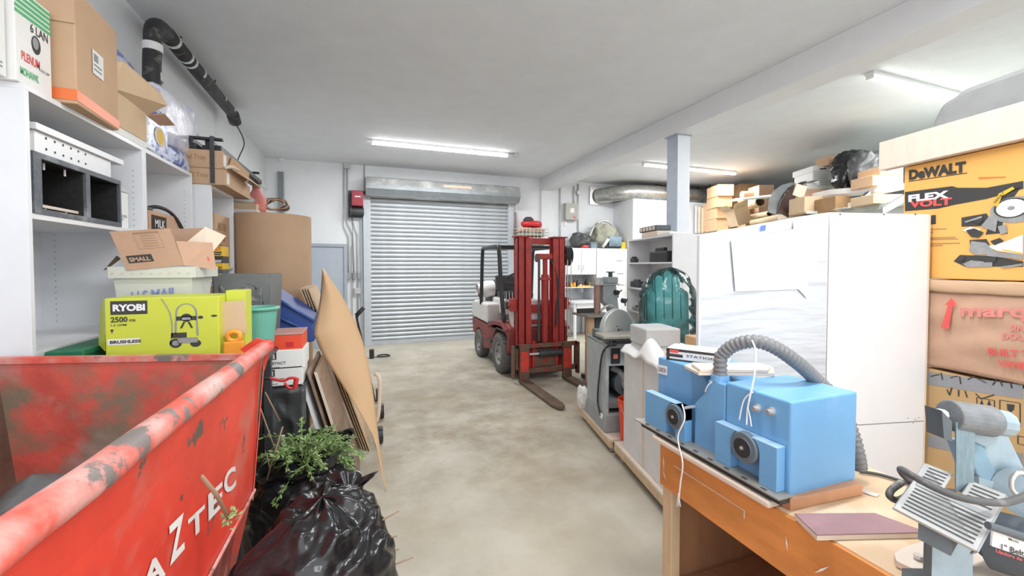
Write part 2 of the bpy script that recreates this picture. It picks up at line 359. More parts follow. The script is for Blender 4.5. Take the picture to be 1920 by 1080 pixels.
def opencarton(name, label, c, w, d, h, mat, rz=0, angles=(120,130,60,110), fl=None, group=None, inmat=None):
    t = thing(name, label, 'box', c, rz, group); k=.004; inmat = inmat or m_cardi
    mb = MB(); mb.box(-w/2,w/2,-d/2,-d/2+k,0,h); mb.box(-w/2,w/2,d/2-k,d/2,0,h); mb.box(-w/2,-w/2+k,-d/2,d/2,0,h); mb.box(w/2-k,w/2,-d/2,d/2,0,h)
    obj('body', mb, mat, t, local=True); obj('bottom', MB().box(-w/2,w/2,-d/2,d/2,0,k), inmat, t, local=True)
    fl = fl or min(w,d)/2
    spec = [((0,-d/2,h),(1,0,0),(0,-1,0),w,angles[0]),((0,d/2,h),(1,0,0),(0,1,0),w,angles[1]),((-w/2,0,h),(0,1,0),(-1,0,0),d,angles[2]),((w/2,0,h),(0,1,0),(1,0,0),d,angles[3])]
    for (p,ax,out,ln,an) in spec:
        if an is None: continue
        p=Vector(p);ax=Vector(ax);out=Vector(out); dr = out*math.sin(R(an)) + V(0,0,1)*math.cos(R(an)); nn = ax.cross(dr).normalized()*k
        obj('flap', MB().prism([p-ax*ln/2,p+ax*ln/2,p+ax*ln/2+dr*fl,p-ax*ln/2+dr*fl], nn), mat, t, local=True)
    return t

# ---------------------------------------------------------------- the setting
ZC = 3.66; YB = 8.94; XL = -1.68
struct('floor', MB().box(-1.9,12.5,-3.2,9.2,-.1,0), m_floor)
struct('ceiling', MB().box(-1.9,12.5,-3.2,9.2,ZC,ZC+.1), m_ceil)
struct('wall_left', MB().box(XL-.12,XL,-3.1,YB,0,ZC), m_wall)
struct('wall_back', MB().box(XL-.12,12.3,YB,YB+.12,0,ZC), m_wall)
struct('wall_right', MB().box(12.2,12.32,-3.1,YB,0,ZC), m_wall)
mb = MB(); mb.box(XL,-1.3,-2.9,-2.78,0,ZC); mb.box(5.2,12.2,-2.9,-2.78,0,ZC); mb.box(-1.3,5.2,-2.9,-2.78,3.4,ZC)  # unseen wall; its wide opening is added to let sky light in
struct('wall_front', mb, m_wall)
struct('trim_1', MB().box(3.95,4.28,-2.7,YB,3.40,ZC), m_beam, bevel=.004)['label']='white boxed ceiling beam running to the back wall'
struct('trim_2', MB().box(3.97,4.30,YB-.06,YB,0,3.40), m_wall)
# steel post under the beam
p = atZ(1254,262,3.40); px0 = 4.0; py0 = atX(1270,300,px0).y
post = thing('steel_post','blue-grey steel I-section post carrying the ceiling beam','post',(px0+.09,py0+.1,0)); post['kind']='structure'
mb = MB(); mb.box(px0,px0+.012,py0,py0+.2,0,3.40)
mb.box(px0+.19,px0+.202,py0,py0+.2,0,3.40); mb.box(px0+.012,px0+.19,py0+.094,py0+.106,0,3.40)
obj('i_section', mb, m_post, post)
obj('cap_plate', MB().box(px0-.03,px0+.23,py0-.02,py0+.22,3.385,3.40), m_post, post)
obj('lit_front_face', MB().box(px0,px0+.203,py0-.010,py0-.0005,0,3.383), M('post_lit_face',(.66,.70,.75),.5,var=.04), post)  # lit front of the post put into a paler colour than its side
# office-like enclosure at back right
cx0 = 5.96; cy0 = atX(1187,400,cx0).y; cz = atX(1187,372,cx0).z
struct('wall_closet', MB().box(cx0,8.6,cy0,YB,0,cz), m_wall)
# ---- roller door
x0,x1 = .15,3.15; ztop=2.99
rd = thing('door_1','corrugated grey steel roller door, closed, in the back wall','door',(1.65,YB-.06,0)); rd['kind']='structure'
n=35; zb=.09; pitch=(ztop+.1-zb)/n; first=None
for i in range(n):
    if first is None:
        mb = MB(); prof=[]
        for k in range(9):
            a=k/8; prof.append((-.028*math.sin(PI*a)**.8 if 0<a<1 else 0, a*(pitch-.009)))
        prof += [(.006,pitch-.009),(.006,0)]
        mb.prism([(-1.5,yy,zz) for yy,zz in prof],(3.0,0,0))
        first = obj('slat', mb, m_slat, rd, local=True); first.location=(0,0,zb)
    else:
        o = first.copy(); COL.objects.link(o); o.parent=rd; o.location=(0,random.uniform(-.004,.004),zb+i*pitch)
        o.rotation_euler=(random.uniform(-.03,.03),random.uniform(-.0012,.0012),0)
obj('bottom_bar', MB().box(x0,x1,YB-.10,YB-.03,.0,.09), m_slat, rd, bevel=.006)
obj('backing_sheet', MB().box(x0,x1,YB-.045,YB-.04,0,3.0), m_slatd, rd)
obj('guide_rail', MB().box(x0-.11,x0+.03,YB-.14,YB-.001,0,3.05).box(x0-.17,x0-.11,YB-.05,YB-.001,0,3.1), M('guide_steel',(.50,.54,.58),.5,var=.08), rd, bevel=.004)
obj('guide_rail', MB().box(x1-.03,x1+.10,YB-.14,YB-.001,0,3.05).box(x1+.10,x1+.16,YB-.05,YB-.001,0,3.1), bpy.data.materials['guide_steel'], rd, bevel=.004)
mb = MB(); mb.prism([(x0-.06,YB,3.0),(x0-.06,YB-.30,3.02),(x0-.06,YB-.42,3.14),(x0-.06,YB-.36,3.36),(x0-.06,YB,3.44)],(x1-x0+.22,0,0))
obj('hood', mb, m_hood, rd, bevel=.01)
obj('hood_band', MB().prism([(x0-.03,YB-.30,3.01),(x0-.03,YB-.43,3.135),(x0-.03,YB-.425,3.2),(x0-.03,YB-.31,3.01)],(x1-x0+.16,0,0)), m_slatd, rd)
obj('hood_label', MB().box(1.6,2.2,YB-.405,YB-.395,3.24,3.3), m_cardw, rd)
# ---- grey door left of it
dr = thing('door_2','plain blue-grey steel door beside the cardboard roll','door',(-.6,YB-.03,0)); dr['kind']='structure'
obj('leaf', MB().box(-1.18,-.33,YB-.045,YB-.01,0,2.0), m_gdoor, dr, bevel=.004)
obj('frame', MB().box(-1.24,-1.18,YB-.07,YB-.001,0,2.06).box(-.33,-.27,YB-.07,YB-.001,0,2.06).box(-1.18,-.33,YB-.07,YB-.001,2.0,2.06), m_gdoorf, dr, bevel=.004)
# ---- conduits and boxes on back wall
def conduit(label, pts, r=.013, boxes=(), group='thin steel conduits on the back wall'):
    t = thing('conduit', label, 'pipe', (pts[0][0], YB-.03, min(q[1] for q in pts)), 0, group)
    obj('tube', MB().tube([(x,YB-.03,z) for x,z in pts], r, 8), m_conduit, t, smooth=True)
    for (x,z,w,h) in boxes: obj('junction_box', MB().box(x-w/2,x+w/2,YB-.07,YB-.001,z-h/2,z+h/2), m_conduit if w>.07 else m_greym, t, bevel=.004)
def wp(x,y): q=atY(x,y,YB); return (q.x,q.z)
conduit('leftmost conduit left of the red hoist operator, ending in a switch box', [wp(645,309),wp(645,425),wp(654,445),wp(654,520)], boxes=[(*wp(654,517),.06,.13)])
conduit('second conduit bending right to a switch box below the red operator', [wp(651,309),wp(652,420),wp(662,440),wp(664,520)], boxes=[(*wp(664,517),.06,.13),(*wp(651,312),.12,.1)])
conduit('third conduit dropping to the round grey socket', [wp(656,400),wp(670,440),wp(671,600)], boxes=[(*wp(674,517),.06,.13),(*wp(671,545),.12,.12)])
conduit('long chain-side conduit beside the roller door guide', [wp(683,309),wp(683,640)], r=.01)
conduit('conduit running down to the floor left of the roller door', [wp(660,460),wp(661,640)], r=.01)
op = thing('hoist_operator','dark red electric door hoist mounted left of the roller door','motor',(-.08,YB-.12,2.62))
a=wp(657,406);b=wp(683,362)
obj('backplate', MB().box(a[0]-.03,b[0]+.03,YB-.06,YB-.001,a[1]-.02,b[1]+.03), m_dark, op)
obj('housing', MB().box(a[0]+.03,b[0]-.02,YB-.28,YB-.06,2.80,b[1]), m_redp if False else M('operator_red',(.33,.03,.05),.4), op, bevel=.015)
mb=MB(); mb.cyl((a[0]+.02,YB-.16,2.70),(b[0]-.01,YB-.16,2.70),.075,16); mb.cyl((a[0]+.0,YB-.16,2.70),(a[0]+.03,YB-.16,2.70),.10,16)
obj('gear_motor', mb, m_dark, op, smooth=False)
obj('label_plate', MB().box(a[0]+.09,b[0]-.07,YB-.285,YB-.279,2.97,2.99), m_prwhite, op)
obj('white_tag', MB().box(b[0]-.01,b[0]+.05,YB-.07,YB-.055,2.93,3.05), m_prwhite, op)
ch=thing('door_chain','hanging hand chain of the door hoist','chain',(a[0]-.02+.12,YB-.1,.9))
mb=MB()
xq=wp(661,410)[0]
for i in range(60):
    z=2.66-i*.028
    mb.tube([V(xq+math.cos(t)*.007*(1 if i%2 else .2),YB-.1+math.sin(t)*0+math.cos(t)*.007*(0 if i%2 else 1),z+math.sin(t)*.016) for t in [k*PI/3 for k in range(6)]],.0028,4,closed=True)
obj('links', mb, m_dark, ch); ch['label']='hanging hand chain below the red door hoist'
cm=thing('security_camera','small white dome camera at the ceiling corner','camera',atY(527,300,YB-.06))
obj('dome', MB().lathe([(.0,-.06),(.035,-.05),(.05,-.02),(.05,.0)],MW[cm.name].translation+V(0,0,.03),16), m_prwhite, cm, smooth=True)
obj('base', MB().cbox(MW[cm.name].translation+V(0,.02,.045),(.12,.08,.03)), m_prwhite, cm)
a=wp(521,322);b=wp(534,440)
tag(obj('wall_channel', MB().box(a[0],b[0],YB-.03,YB-.001,1.4,a[1]).box(a[0],a[0]+.015,YB-.06,YB-.03,1.4,a[1]).box(b[0]-.015,b[0],YB-.06,YB-.03,1.4,a[1]), m_slatd),'tall grey steel channel fixed to the wall above the cardboard roll','channel')
# black plug & cord on floor
p=atZ(697,672,0); cp=thing('power_cord','black cord with transformer lying on floor by the roller door','cord',(p.x,p.y,0))
obj('transformer', MB().box(p.x-.04,p.x+.04,p.y-.04,p.y+.04,.0,.16), m_black, cp, bevel=.01)
pts=[]; 
for k in range(40): t=k/39*4*PI; pts.append((p.x+.2+.12*math.cos(t)*(1-.2*k/39),p.y+.05+.1*math.sin(t),.012+.0006*k))
obj('coil', MB().tube([(p.x+.04,p.y,.02)]+pts,.006,6), m_black, cp, smooth=True)
# electrical panel + conduits right
e=thing('electrical_panel','beige electrical panel box with a white sticker on back wall','panel',(4.9,YB-.1,2.75))
a=wp(1056,413); b=wp(1079,383)
obj('case', MB().box(a[0],b[0],YB-.14,YB-.001,a[1],b[1]), m_panelbox, e, bevel=.006)
obj('sticker', MB().box(a[0]+.12,a[0]+.22,YB-.143,YB-.139,a[1]+.17,a[1]+.28), m_prwhite, e)
obj('warning_sticker', MB().box(a[0]+.2,a[0]+.26,YB-.143,YB-.139,a[1]+.03,a[1]+.09), m_prpink, e)
conduit('conduit dropping from beam left of the beige panel', [wp(1049,353),wp(1049,470)], r=.014)
conduit('short conduit into the top of the beige panel', [wp(1075,350),wp(1075,384)], r=.014)
conduit('conduit right of the beige panel with a round box', [wp(1083,345),wp(1083,460)], r=.014, boxes=[(*wp(1083,362),.09,.09)])
# wall switch
tag(obj('wall_switch', MB().box(wp(1059,0)[0],wp(1064,0)[0],YB-.02,YB-.001,wp(0,424)[1] if False else atY(1061,424,YB).z,atY(1061,416,YB).z), m_prwhite, bevel=.002),'small white switch plate under the beige panel','switch')
# duct
du=thing('air_duct','shiny galvanised spiral air duct elbowing out of the back wall','duct',(6.5,8.2,3.2))
zc=3.38
p1=V(5.50,YB,3.34); p2=V(6.05,8.35,zc); 
pts=smoothpath([p1,(5.62,8.78,3.35),(5.85,8.48,3.37),(6.15,8.33,zc),(6.6,8.28,zc)],4); 
pts+= [V(6.6+i*.25,8.28,zc) for i in range(1,7)]
obj('duct_body', MB().tube(pts,.185,20), m_galv, du, smooth=True)
for i in range(0,len(pts)-1):
    q=pts[i]; d=(pts[i+1]-q).normalized()
    if i%2==0: obj('seam_ring', MB().tube([q,q+d*.012],.19,20), m_galv, du)
fl=[V(8.1+i*.03,8.28,zc-.0005*i) for i in range(50)]
obj('flexible_section', MB().tube(fl,[.19+.012*math.cos(i*PI*.5) for i in range(50)],20), M('flex_foil',(.40,.40,.36),.35,metal=.7,var=.4,scale=15,bump=.3), du)
obj('wall_collar', MB().box(5.27,5.62,YB-.05,YB-.001,3.13,3.56), m_galv, du)
for xx in (6.9,8.2): [obj('hanger_strap', MB().box(xx,xx+.03,yy,yy+.02,zc,ZC), m_dark, du) for yy in (8.08,8.46)]
# black drain pipe near left wall
dp=thing('drain_pipe','black drain pipe with steel clamps elbowing along under ceiling','pipe',(-1.5,4,0))
XP=-1.5
a=atX(285,150,XP); e1=atX(286,85,XP)
pts=[V(XP,a.y,2.0),V(XP,a.y,a.z),V(XP,e1.y,3.30),V(XP,e1.y+.02,3.46),V(XP,e1.y+.12,3.535),V(XP,e1.y+.28,3.55)]
farp=6.1
obj('riser', MB().tube(smoothpath(pts,4),.058,16), m_blackpipe, dp, smooth=True)
obj('run', MB().tube([(XP,e1.y+.26,3.55),(XP,farp,3.53)],.062,16), m_blackpipe, dp, smooth=True)
for yy in (e1.y+.34,e1.y+.62,e1.y+.72,e1.y+.95,5.6,5.95):
    obj('clamp', MB().tube([(XP,yy,3.55),(XP,yy+.035,3.55)],.068,16), m_clamp, dp)
for yy,zz in ((e1.y,3.28),(e1.y,3.06)):
    obj('clamp', MB().tube([(XP,yy,zz),(XP,yy,zz+.06)],.064,16), m_prwhite if zz>3.2 else m_clamp, dp)
for yy in (e1.y+.5,5.4): obj('hanger', MB().tube([(XP,yy,3.6),(XP+.02,yy,3.655)],.008,6), m_dark, dp)
obj('cap', MB().tube([(XP,farp,3.53),(XP,farp+.12,3.46)],.07,16), m_blackpipe, dp, smooth=True)
# thin cable from pipe end
tag(obj('loose_cable', MB().tube(smoothpath([(XP+.02,farp+.1,3.42),(XP+.1,farp+.1,3.2),(XP+.02,farp+.1,2.95),(XP+.0,farp+.1,2.6)],5),.008,6), m_dark, smooth=True),'thin black cable hanging down from end of the drain pipe','cable')
# trim ledge along left wall
struct('trim_3', MB().box(XL,XL+.03,3.9,YB,3.05,3.12), m_wall)
# ceiling lights
LL=['long tube light on the ceiling before the roller door','tube light behind the steel post near the duct','tube light at upper right above the stacked saw boxes','tube light out of view above the red bin','tube light out of view near the unseen front wall on left','tube light out of view near the unseen front wall on right']
for i,(x,y,l) in enumerate(TUBES):
    t=thing('ceiling_light', LL[i], 'light', (x+l/2,y,3.6))
    obj('housing', MB().box(x,x+l,y-.045,y+.045,3.625,ZC-.0005), m_prwhite, t, bevel=.006)
    obj('tube', MB().tube([(x+.02,y,3.605),(x+l-.02,y,3.605)],.022,10), m_tube, t, smooth=True)
    for xx in (x,x+l-.02): obj('end_cap', MB().box(xx,xx+.02,y-.035,y+.035,3.585,3.625), m_prwhite, t)
p=V(.17+2.33+.15,7.08,0)
jb=thing('ceiling_junction_box','small round box on ceiling at right end of nearest tube light','junction box',(p.x,p.y,3.6))
obj('box', MB().lathe([(.05,3.60),(.055,3.61),(.055,ZC-.0005)],(p.x,p.y,0),16), m_clamp, jb); obj('nipple', MB().tube([(p.x-.15,p.y,3.64),(p.x-.05,p.y,3.64)],.012,8), m_clamp, jb)

# ================================================================ LEFT: shelving
def shelf_unit(label, xf, xb, y0, y1, zt, shelves, t=.022):
    u = thing('shelf_unit', label, 'shelf', ((xf+xb)/2,(y0+y1)/2,0))
    for yy in (y0, y1-t): obj('side_panel', MB().box(xb,xf,yy,yy+t,0,zt-t), m_white, u, bevel=.001)
    obj('top_board', MB().box(xb,xf,y0,y1,zt-t,zt), m_white2, u, bevel=.001)
    obj('back_panel', MB().box(xb,xb+.006,y0+t,y1-t,.05,zt-t), m_white, u)
    for z in shelves: obj('shelf', MB().box(xb+.006,xf-.004,y0+t,y1-t,z-t,z), m_white2, u, bevel=.001)
    mb = MB()
    for xx in (xf-.045, xb+.07):
        for k in range(int((zt-.3)/.032)):
            z=.2+k*.032
            mb.cyl((xx,y1-t-.0008,z),(xx,y1-t+.0002,z),.0032,6)
    obj('pin_holes', mb, m_prgrey, u, kind='stuff')
    return u
XS=-1.2
shelf_unit('nearest white shelf unit by the red bin, holding the dark grey cabinet', XS, XL+.01, 2.13, 3.05, 2.325, [.5,1.29,1.835])
shelf_unit('second white shelf unit holding a taped carton with a black tool', XS, XL+.01, 3.053, 3.79, 2.325, [.5,1.29,1.835])
shelf_unit('farthest and lowest white shelf unit under the strapped tray cartons', -1.1, XL+.01, 3.86, 4.46, 2.262, [.5,1.29,1.62])
# dark speckled cabinet on shelf of unit 1
z0=1.835
g=thing('speckled_cabinet','dark grey speckled two-bay cabinet lying on the near shelf','cabinet',(-1.4,2.5,z0))
gy0,gy1=2.165,2.80; gx=-1.20; gh=.245; k=.022
ya=atX(228,400,gx).y
gy1=ya
obj('case', MB().box(gx-.36,gx,gy0,gy1,z0,z0+k).box(gx-.36,gx,gy0,gy1,z0+gh-k,z0+gh).box(gx-.36,gx,gy0,gy0+.045,z0+k,z0+gh-k).box(gx-.36,gx,gy1-.012,gy1,z0+k,z0+gh-k), m_granite, g)
ym=atX(168,390,gx).y
obj('divider', MB().box(gx-.34,gx-.001,ym-.02,ym+.012,z0+k,z0+gh-k), m_granite, g)
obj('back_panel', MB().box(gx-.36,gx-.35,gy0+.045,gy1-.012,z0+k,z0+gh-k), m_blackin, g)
obj('side_dark_sheet', MB().box(gx-.35,gx-.012,gy0+.045,gy0+.047,z0+k,z0+gh-k), m_blackin, g); obj('side_dark_sheet', MB().box(gx-.35,gx-.012,gy1-.014,gy1-.012,z0+k,z0+gh-k), m_blackin, g); obj('divider_dark_sheet', MB().box(gx-.34,gx-.012,ym-.022,ym-.02,z0+k,z0+gh-k), m_blackin, g); obj('top_dark_sheet', MB().box(gx-.35,gx-.012,gy0+.047,gy1-.014,z0+gh-k-.002,z0+gh-k), m_blackin, g)  # thin black sheets added to darken the inside of the cabinet
obj('floor_dark_sheet', MB().box(gx-.35,gx-.01,gy0+.045,gy1-.012,z0+k,z0+k+.002), m_blackin, g)
obj('wood_strip', MB().box(gx-.05,gx-.03,gy0+.05,ym+.01,z0+k+.012,z0+k+.024), m_plyp, g)
for yy in (gy0+.13,gy0+.26):
    obj('screw', MB().cyl((gx-.04,yy,z0+k),(gx-.04,yy,z0+k+.012),.004,8), m_clamp, g); obj('screw', MB().cyl((gx-.04,yy,z0+gh-k-.03),(gx-.04,yy,z0+gh-k),.004,8), m_prwhite, g)
# pegboard crate
z1=z0+gh
pg=thing('white_pegged_box','long white wooden box with two rows of holes on top of grey cabinet','box',(-1.4,2.45,z1+.001))
py1=atX(208,330,gx-.02).y
obj('front_board', MB().box(gx-.035,gx-.02,gy0+.045,py1,z1+.001,z1+.09), m_white2, pg)
obj('end_board', MB().box(gx-.30,gx-.035,gy0+.03,gy0+.045,z1+.001,z1+.09), m_plyp, pg)
obj('lid_board', MB().box(gx-.31,gx-.005,gy0+.03,py1+.09,z1+.092,z1+.118), m_white2, pg)
mb=MB()
for i in range(6):
    for zz in (.03,.075):
        y=gy0+.11+i*.052; mb.tube([(gx-.0205,y,z1+zz),(gx-.0185,y,z1+zz)],[.0055,.0055],6)
obj('peg_holes', mb, m_prdark, pg)
ts=thing('metal_strips','thin grey metal strips lying on the white pegged box','strip',(-1.35,2.5,z1+.12))
for i in range(3): obj('strip', MB().box(gx-.06-.03*i,gx-.04-.03*i,gy0+.04,py1+.13,z1+.119,z1+.126), m_clamp, ts)
# paper box right of the cabinet
a=gy1+.02
pb=carton('paper_carton','white carton with printed label right of the speckled cabinet','', .26,.12,.22,m_paper) if False else None
t=thing('paper_carton','white carton with black print beside the speckled grey cabinet','box',(gx-.17,a+.06,z0))
obj('body', MB().box(gx-.32,gx-.03,a,a+.12,z0,z0+.2), m_paper, t, bevel=.003)
obj('lid', MB().box(gx-.325,gx-.025,a-.004,a+.124,z0+.2,z0+.225), m_foam, t)
text('DANGER\nKEEP', m_prgrey, (gx-.029,a+.02,z0+.04),(0,.08,0),(0,0,.035), t)
# items in unit 2
t=thing('taped_carton','tan carton in clear tape on the second shelf unit','box',(-1.38,3.42,1.835))
obj('body', MB().box(-1.60,-1.23,3.18,3.62,1.836,1.975), m_card3, t, bevel=.004)
obj('tape', MB().box(-1.2295,-1.2285,3.2,3.42,1.85,1.95), m_film, t)
text('MILK', m_prwhite, (-1.2275,3.24,1.875),(0,.14,0),(0,0,.05), t)
t=thing('black_tool','black power tool with a long cord on the taped carton','tool',(-1.35,3.3,1.976))
mb=MB(); mb.box(-1.42,-1.27,3.10+.05,3.34,1.977,2.005)
obj('body', mb, m_black, t, bevel=.01)
obj('handle', MB().tube([(-1.33,3.2,1.99),(-1.33,3.25,2.05),(-1.33,3.30,2.08)],[.02,.016,.02],8), m_black, t, smooth=True)
obj('cord', MB().tube(smoothpath([(-1.33,3.33,1.99),(-1.28,3.4,2.02),(-1.24,3.5,2.0),(-1.222,3.6,1.93),(-1.218,3.66,1.86),(-1.25,3.70,1.842)],5),.012,8), m_black, t, smooth=True)
# unit 3
t=thing('brown_carton','tall brown carton with printing inside farthest shelf unit','box',(-1.3,4.2,1.62))
obj('body', MB().box(-1.45,-1.12,4.02,4.40,1.621,2.06), m_card, t, bevel=.004)
text('FILTER\nBAGS\n123', m_card4, (-1.119,4.08,1.75),(0,.22,0),(0,0,.24), t)
obj('white_cap', MB().cyl((-1.2,3.99,1.97),(-1.2,4.0,1.97),.02,12), m_prwhite, t)

# ---- boxes on top of units 1-2 (z 2.325)
zt=2.3255
def on(px,py,x): return atX(px,py,x)
# white carton at far left
y_a=on(24,150,XS-.02).y
t=thing('white_carton','plain white carton at far left on top of near shelf unit','box',(-1.35,2.03,zt))
obj('body', MB().box(-1.62,XS-.03,1.95+.0,y_a-.01,zt,zt+.30), m_paper, t, bevel=.004)
decal(m_prgrey,(XS-.0295,1.98,zt),(0,y_a-2.0,0),(0,0,.3),[rectp(.4,.9,.10,.12),rectp(.45,.9,.15,.17),rectp(.2,.6,.4,.41),rectp(.2,.6,.6,.61),rectp(.2,.21,.4,.6)],t)
# cable box green/white
y_b=on(104,185,XS+.0).y
t=thing('cable_box','white cable box with green stripes and a round hole','box',(-1.35,(y_a+y_b)/2,zt))
hb=.36
xf=XS-.01
obj('body', MB().box(xf-.3,xf,y_a,y_b,zt,zt+hb), m_paper, t, bevel=.003)
O=(xf,y_a,zt); Xv=(0,y_b-y_a,0); Yv=(0,0,hb)
decal(m_prgreen,O,Xv,Yv,[rectp(0,1,.72+.055*i,.755+.055*i) for i in range(5)],t,name='green_stripes')
decal(m_prdark,O,Xv,Yv,[circ(.55,.50,.13,.10)],t,name='cable_hole')
decal(m_greym,O,Xv,Yv,[circ(.53,.515,.085,.065)],t,name='hole_core',lift=.002)
text('6 LAN', m_prdark, (xf,y_a+(y_b-y_a)*.4,zt+hb*.61),(0,(y_b-y_a)*.5,0),(0,0,.035), t)
text('PLENUM', m_prred, (xf,y_a+(y_b-y_a)*.14,zt+hb*.25),(0,(y_b-y_a)*.5,0),(0,0,.035), t, bold=.02)
text('MOHAWK', m_prgreen, (xf,y_a+(y_b-y_a)*.1,zt+hb*.09),(0,(y_b-y_a)*.5,0),(0,0,.03), t, bold=.02)
text('CABLE CMP', m_prgrey, (xf,y_a+(y_b-y_a)*.62,zt+hb*.24),(0,(y_b-y_a)*.3,0),(0,0,.012), t)
# big tan carton with orange tape (turned so two faces show)
c1=atX(148,110,XS+.07); yr=atX(223,200,XS-.02).y
y0b=y_b+.02; 
t=thing('tall_carton','big tan carton with orange tape on top of near shelf unit','box',(-1.3,(y0b+yr)/2,zt))
P0=V(-1.46,y0b+.02,zt); P1=V(XS+.06,y0b+.01,zt)
q1=atX(150,170,XS+.055); P1=V(XS+.055,y_b+.03,zt); q=atX(223,235,XS+.03); P2=V(XS+.03,q.y,zt); P0=V(XS-.32,y_b+.012,zt); P3=V(XS-.33,q.y+.02,zt)
obj('body', MB().prism([P0,P1,P2,P3],(0,0,.50)), m_card, t, bevel=.005)
n_=V(.002,0,0)
obj('tape', MB().prism([P0+V(0,-.001,.02),P1+V(.002,-.001,.02),P2+V(.002,0,.02),P2+V(.002,0,.025),P1+V(.002,-.001,.025),P0+V(0,-.001,.025)],(0,0,.0)) if False else MB().add([P0+V(0,-.002,.015),P1+V(.002,-.002,.015),P2+V(.002,0,.006),P2+V(.002,0,.05),P1+V(.002,-.002,.062),P0+V(0,-.002,.062)],[(0,1,4,5),(1,2,3,4)]), m_otape, t)
xv=(P2-P1)
decal(m_paper,P1+V(.001,0,0),xv,(0,0,.5),[rectp(.34,.60,.38,.60)],t,name='label_sticker',lift=.002)
decal(m_prgrey,P1+V(.0015,0,0),xv,(0,0,.5),[rectp(.37,.47,.5,.57),rectp(.37,.55,.46,.475),rectp(.37,.55,.42,.435)],t,lift=.0025)
obj('flap', MB().prism([P1+V(.001,-.002,.34),P0+V(0,-.002,.34),P0+V(0,-.006,.49),P1+V(.001,-.006,.49)],(0,-.003,0)), m_card, t)
# open carton with flap
yo0=P2.y+.02; yo1=atX(275,260,XS).y
t=thing('open_carton','open carton with a bent flap beside the tall tan carton','box',(-1.3,(yo0+yo1)/2,zt))
obj('body', MB().box(-1.5,XS,yo0,yo1,zt,zt+.22), m_paper, t, bevel=.003)
obj('side_sheet', MB().box(XS,XS+.004,yo0+.03,yo1-.01,zt+.04,zt+.215), m_card2, t)
f0=V(XS,yo0-.01,zt+.22); f1=V(XS,yo1,zt+.2)
obj('flap', MB().prism([f0,f1,f1+V(.10,.01,.075),f1+V(.08,-.03,.13),f0+V(.03,.05,.16),f0+V(.0,.0,.14)],(.003,-.002,.002)), m_card2, t)
obj('flap', MB().prism([f1+V(.0,.0,0),f1+V(.09,.0,.02),f1+V(.10,.12,-.01),f1+V(.02,.12,-.02)],(0,0,.004)), m_card3, t)
# packs in clear wrap
def pack(name,label,p,sz,mat,seed,group=None,cat='package',amp=.018):
    t=thing(name,label,cat,(p[0],p[1],p[2]),0,group)
    w,d,h=sz
    def lump(k):
        def fn(u,v):
            a=u*2*PI; ph=(v-.5)*PI
            cx=math.cos(a); sy=math.sin(a); e=.35
            sx=math.copysign(abs(cx)**e,cx); sy=math.copysign(abs(sy)**e,sy); cz=math.sin(ph); r=abs(math.cos(ph))**.25; zz=math.copysign(abs(cz)**.6,cz)
            q=V(sx*r*w/2*k,sy*r*d/2*k,zz*h/2*k+h/2)
            nn=noise.noise(q*14+V(seed,0,0))*amp
            return q+V(sx,sy,zz)*nn
        return fn
    obj('printed_pack', MB().grid(lump(.95),40,24,True), mat, t, local=True, smooth=True)
    return t
yp0=atX(265,250,XS).y; yp1=atX(318,260,XS).y
t=thing('towel_pack','blue and white towel carton with printed hand picture in clear wrap','package',(-1.35,(yp0+yp1)/2,zt))
obj('body', MB().box(-1.5,XS-.005,yp0+.005,yp1,zt,zt+.30), m_bluepack, t, bevel=.02)
O=(XS-.005,yp0,zt); Xv=(0,yp1-yp0,0); Yv=(0,0,.30)
decal(m_prblue,O,Xv,Yv,[rectp(.1,.9,.74,.97)],t,name='dark_banner')
text('SHOP', m_prwhite, (XS-.005,yp0+.15*(yp1-yp0),zt+.265),(0,.5*(yp1-yp0),0),(0,0,.022), t,lift=.003)
text('TOWEL', m_prred, (XS-.005,yp0+.15*(yp1-yp0),zt+.232),(0,.6*(yp1-yp0),0),(0,0,.022), t,lift=.003)
decal(m_cardw,O,Xv,Yv,[circ(.65,.42,.2,.2)],t,name='round_picture',lift=.003)
decal(m_pryellow,O,Xv,Yv,[circ(.66,.42,.1,.15)],t,name='picture_core',lift=.004)
decal(m_prwhite,O,Xv,Yv,[rectp(.1,.25,.3,.65),rectp(.1,.45,.05,.12)],t,name='white_panel',lift=.002)
yp2=atX(372,270,XS-.05).y
pack('small_towel_pack','low blue and white wrapped pack beside the towel carton',(-1.33,(yp1+atX(362,300,XS).y)/2+.01,zt),(.26,atX(362,300,XS).y-yp1-.01,.135),m_bluepack,3)
pack('lilac_pack','large lilac and white wrapped pack leaning on top of shelf unit',(-1.36,(yp1+yp2)/2+.0,zt+.14),(.26,yp2-yp1+.05,.42),m_lilac,9)
q=atX(262,110,-1.45)
pack('blue_label_pack','blue patterned pack standing behind the open carton flap',(-1.57,3.62,zt),(.15,.46,.76),m_bluepack,5)
# ---- tray cartons on unit 3
z3=2.263
t1=None
def tray(label,z,y0,y1,x0,x1,h,txt):
    t=thing('tray_carton',label,'box',((x0+x1)/2,(y0+y1)/2,z),0,'strapped tray cartons')
    obj('body', MB().box(x0,x1,y0,y1,z,z+h), m_card, t, bevel=.004)
    text(txt, m_card4, (x0+.36*(x1-x0)-.02,y0-.0005,z+h*.35),((x1-x0)*.42,0,0),(0,0,h*.36), t)
    obj('edge_label', MB().box(x1,x1+.001,y0+.03,y0+.10,z+.02,z+h-.02), m_paper, t)
    return t
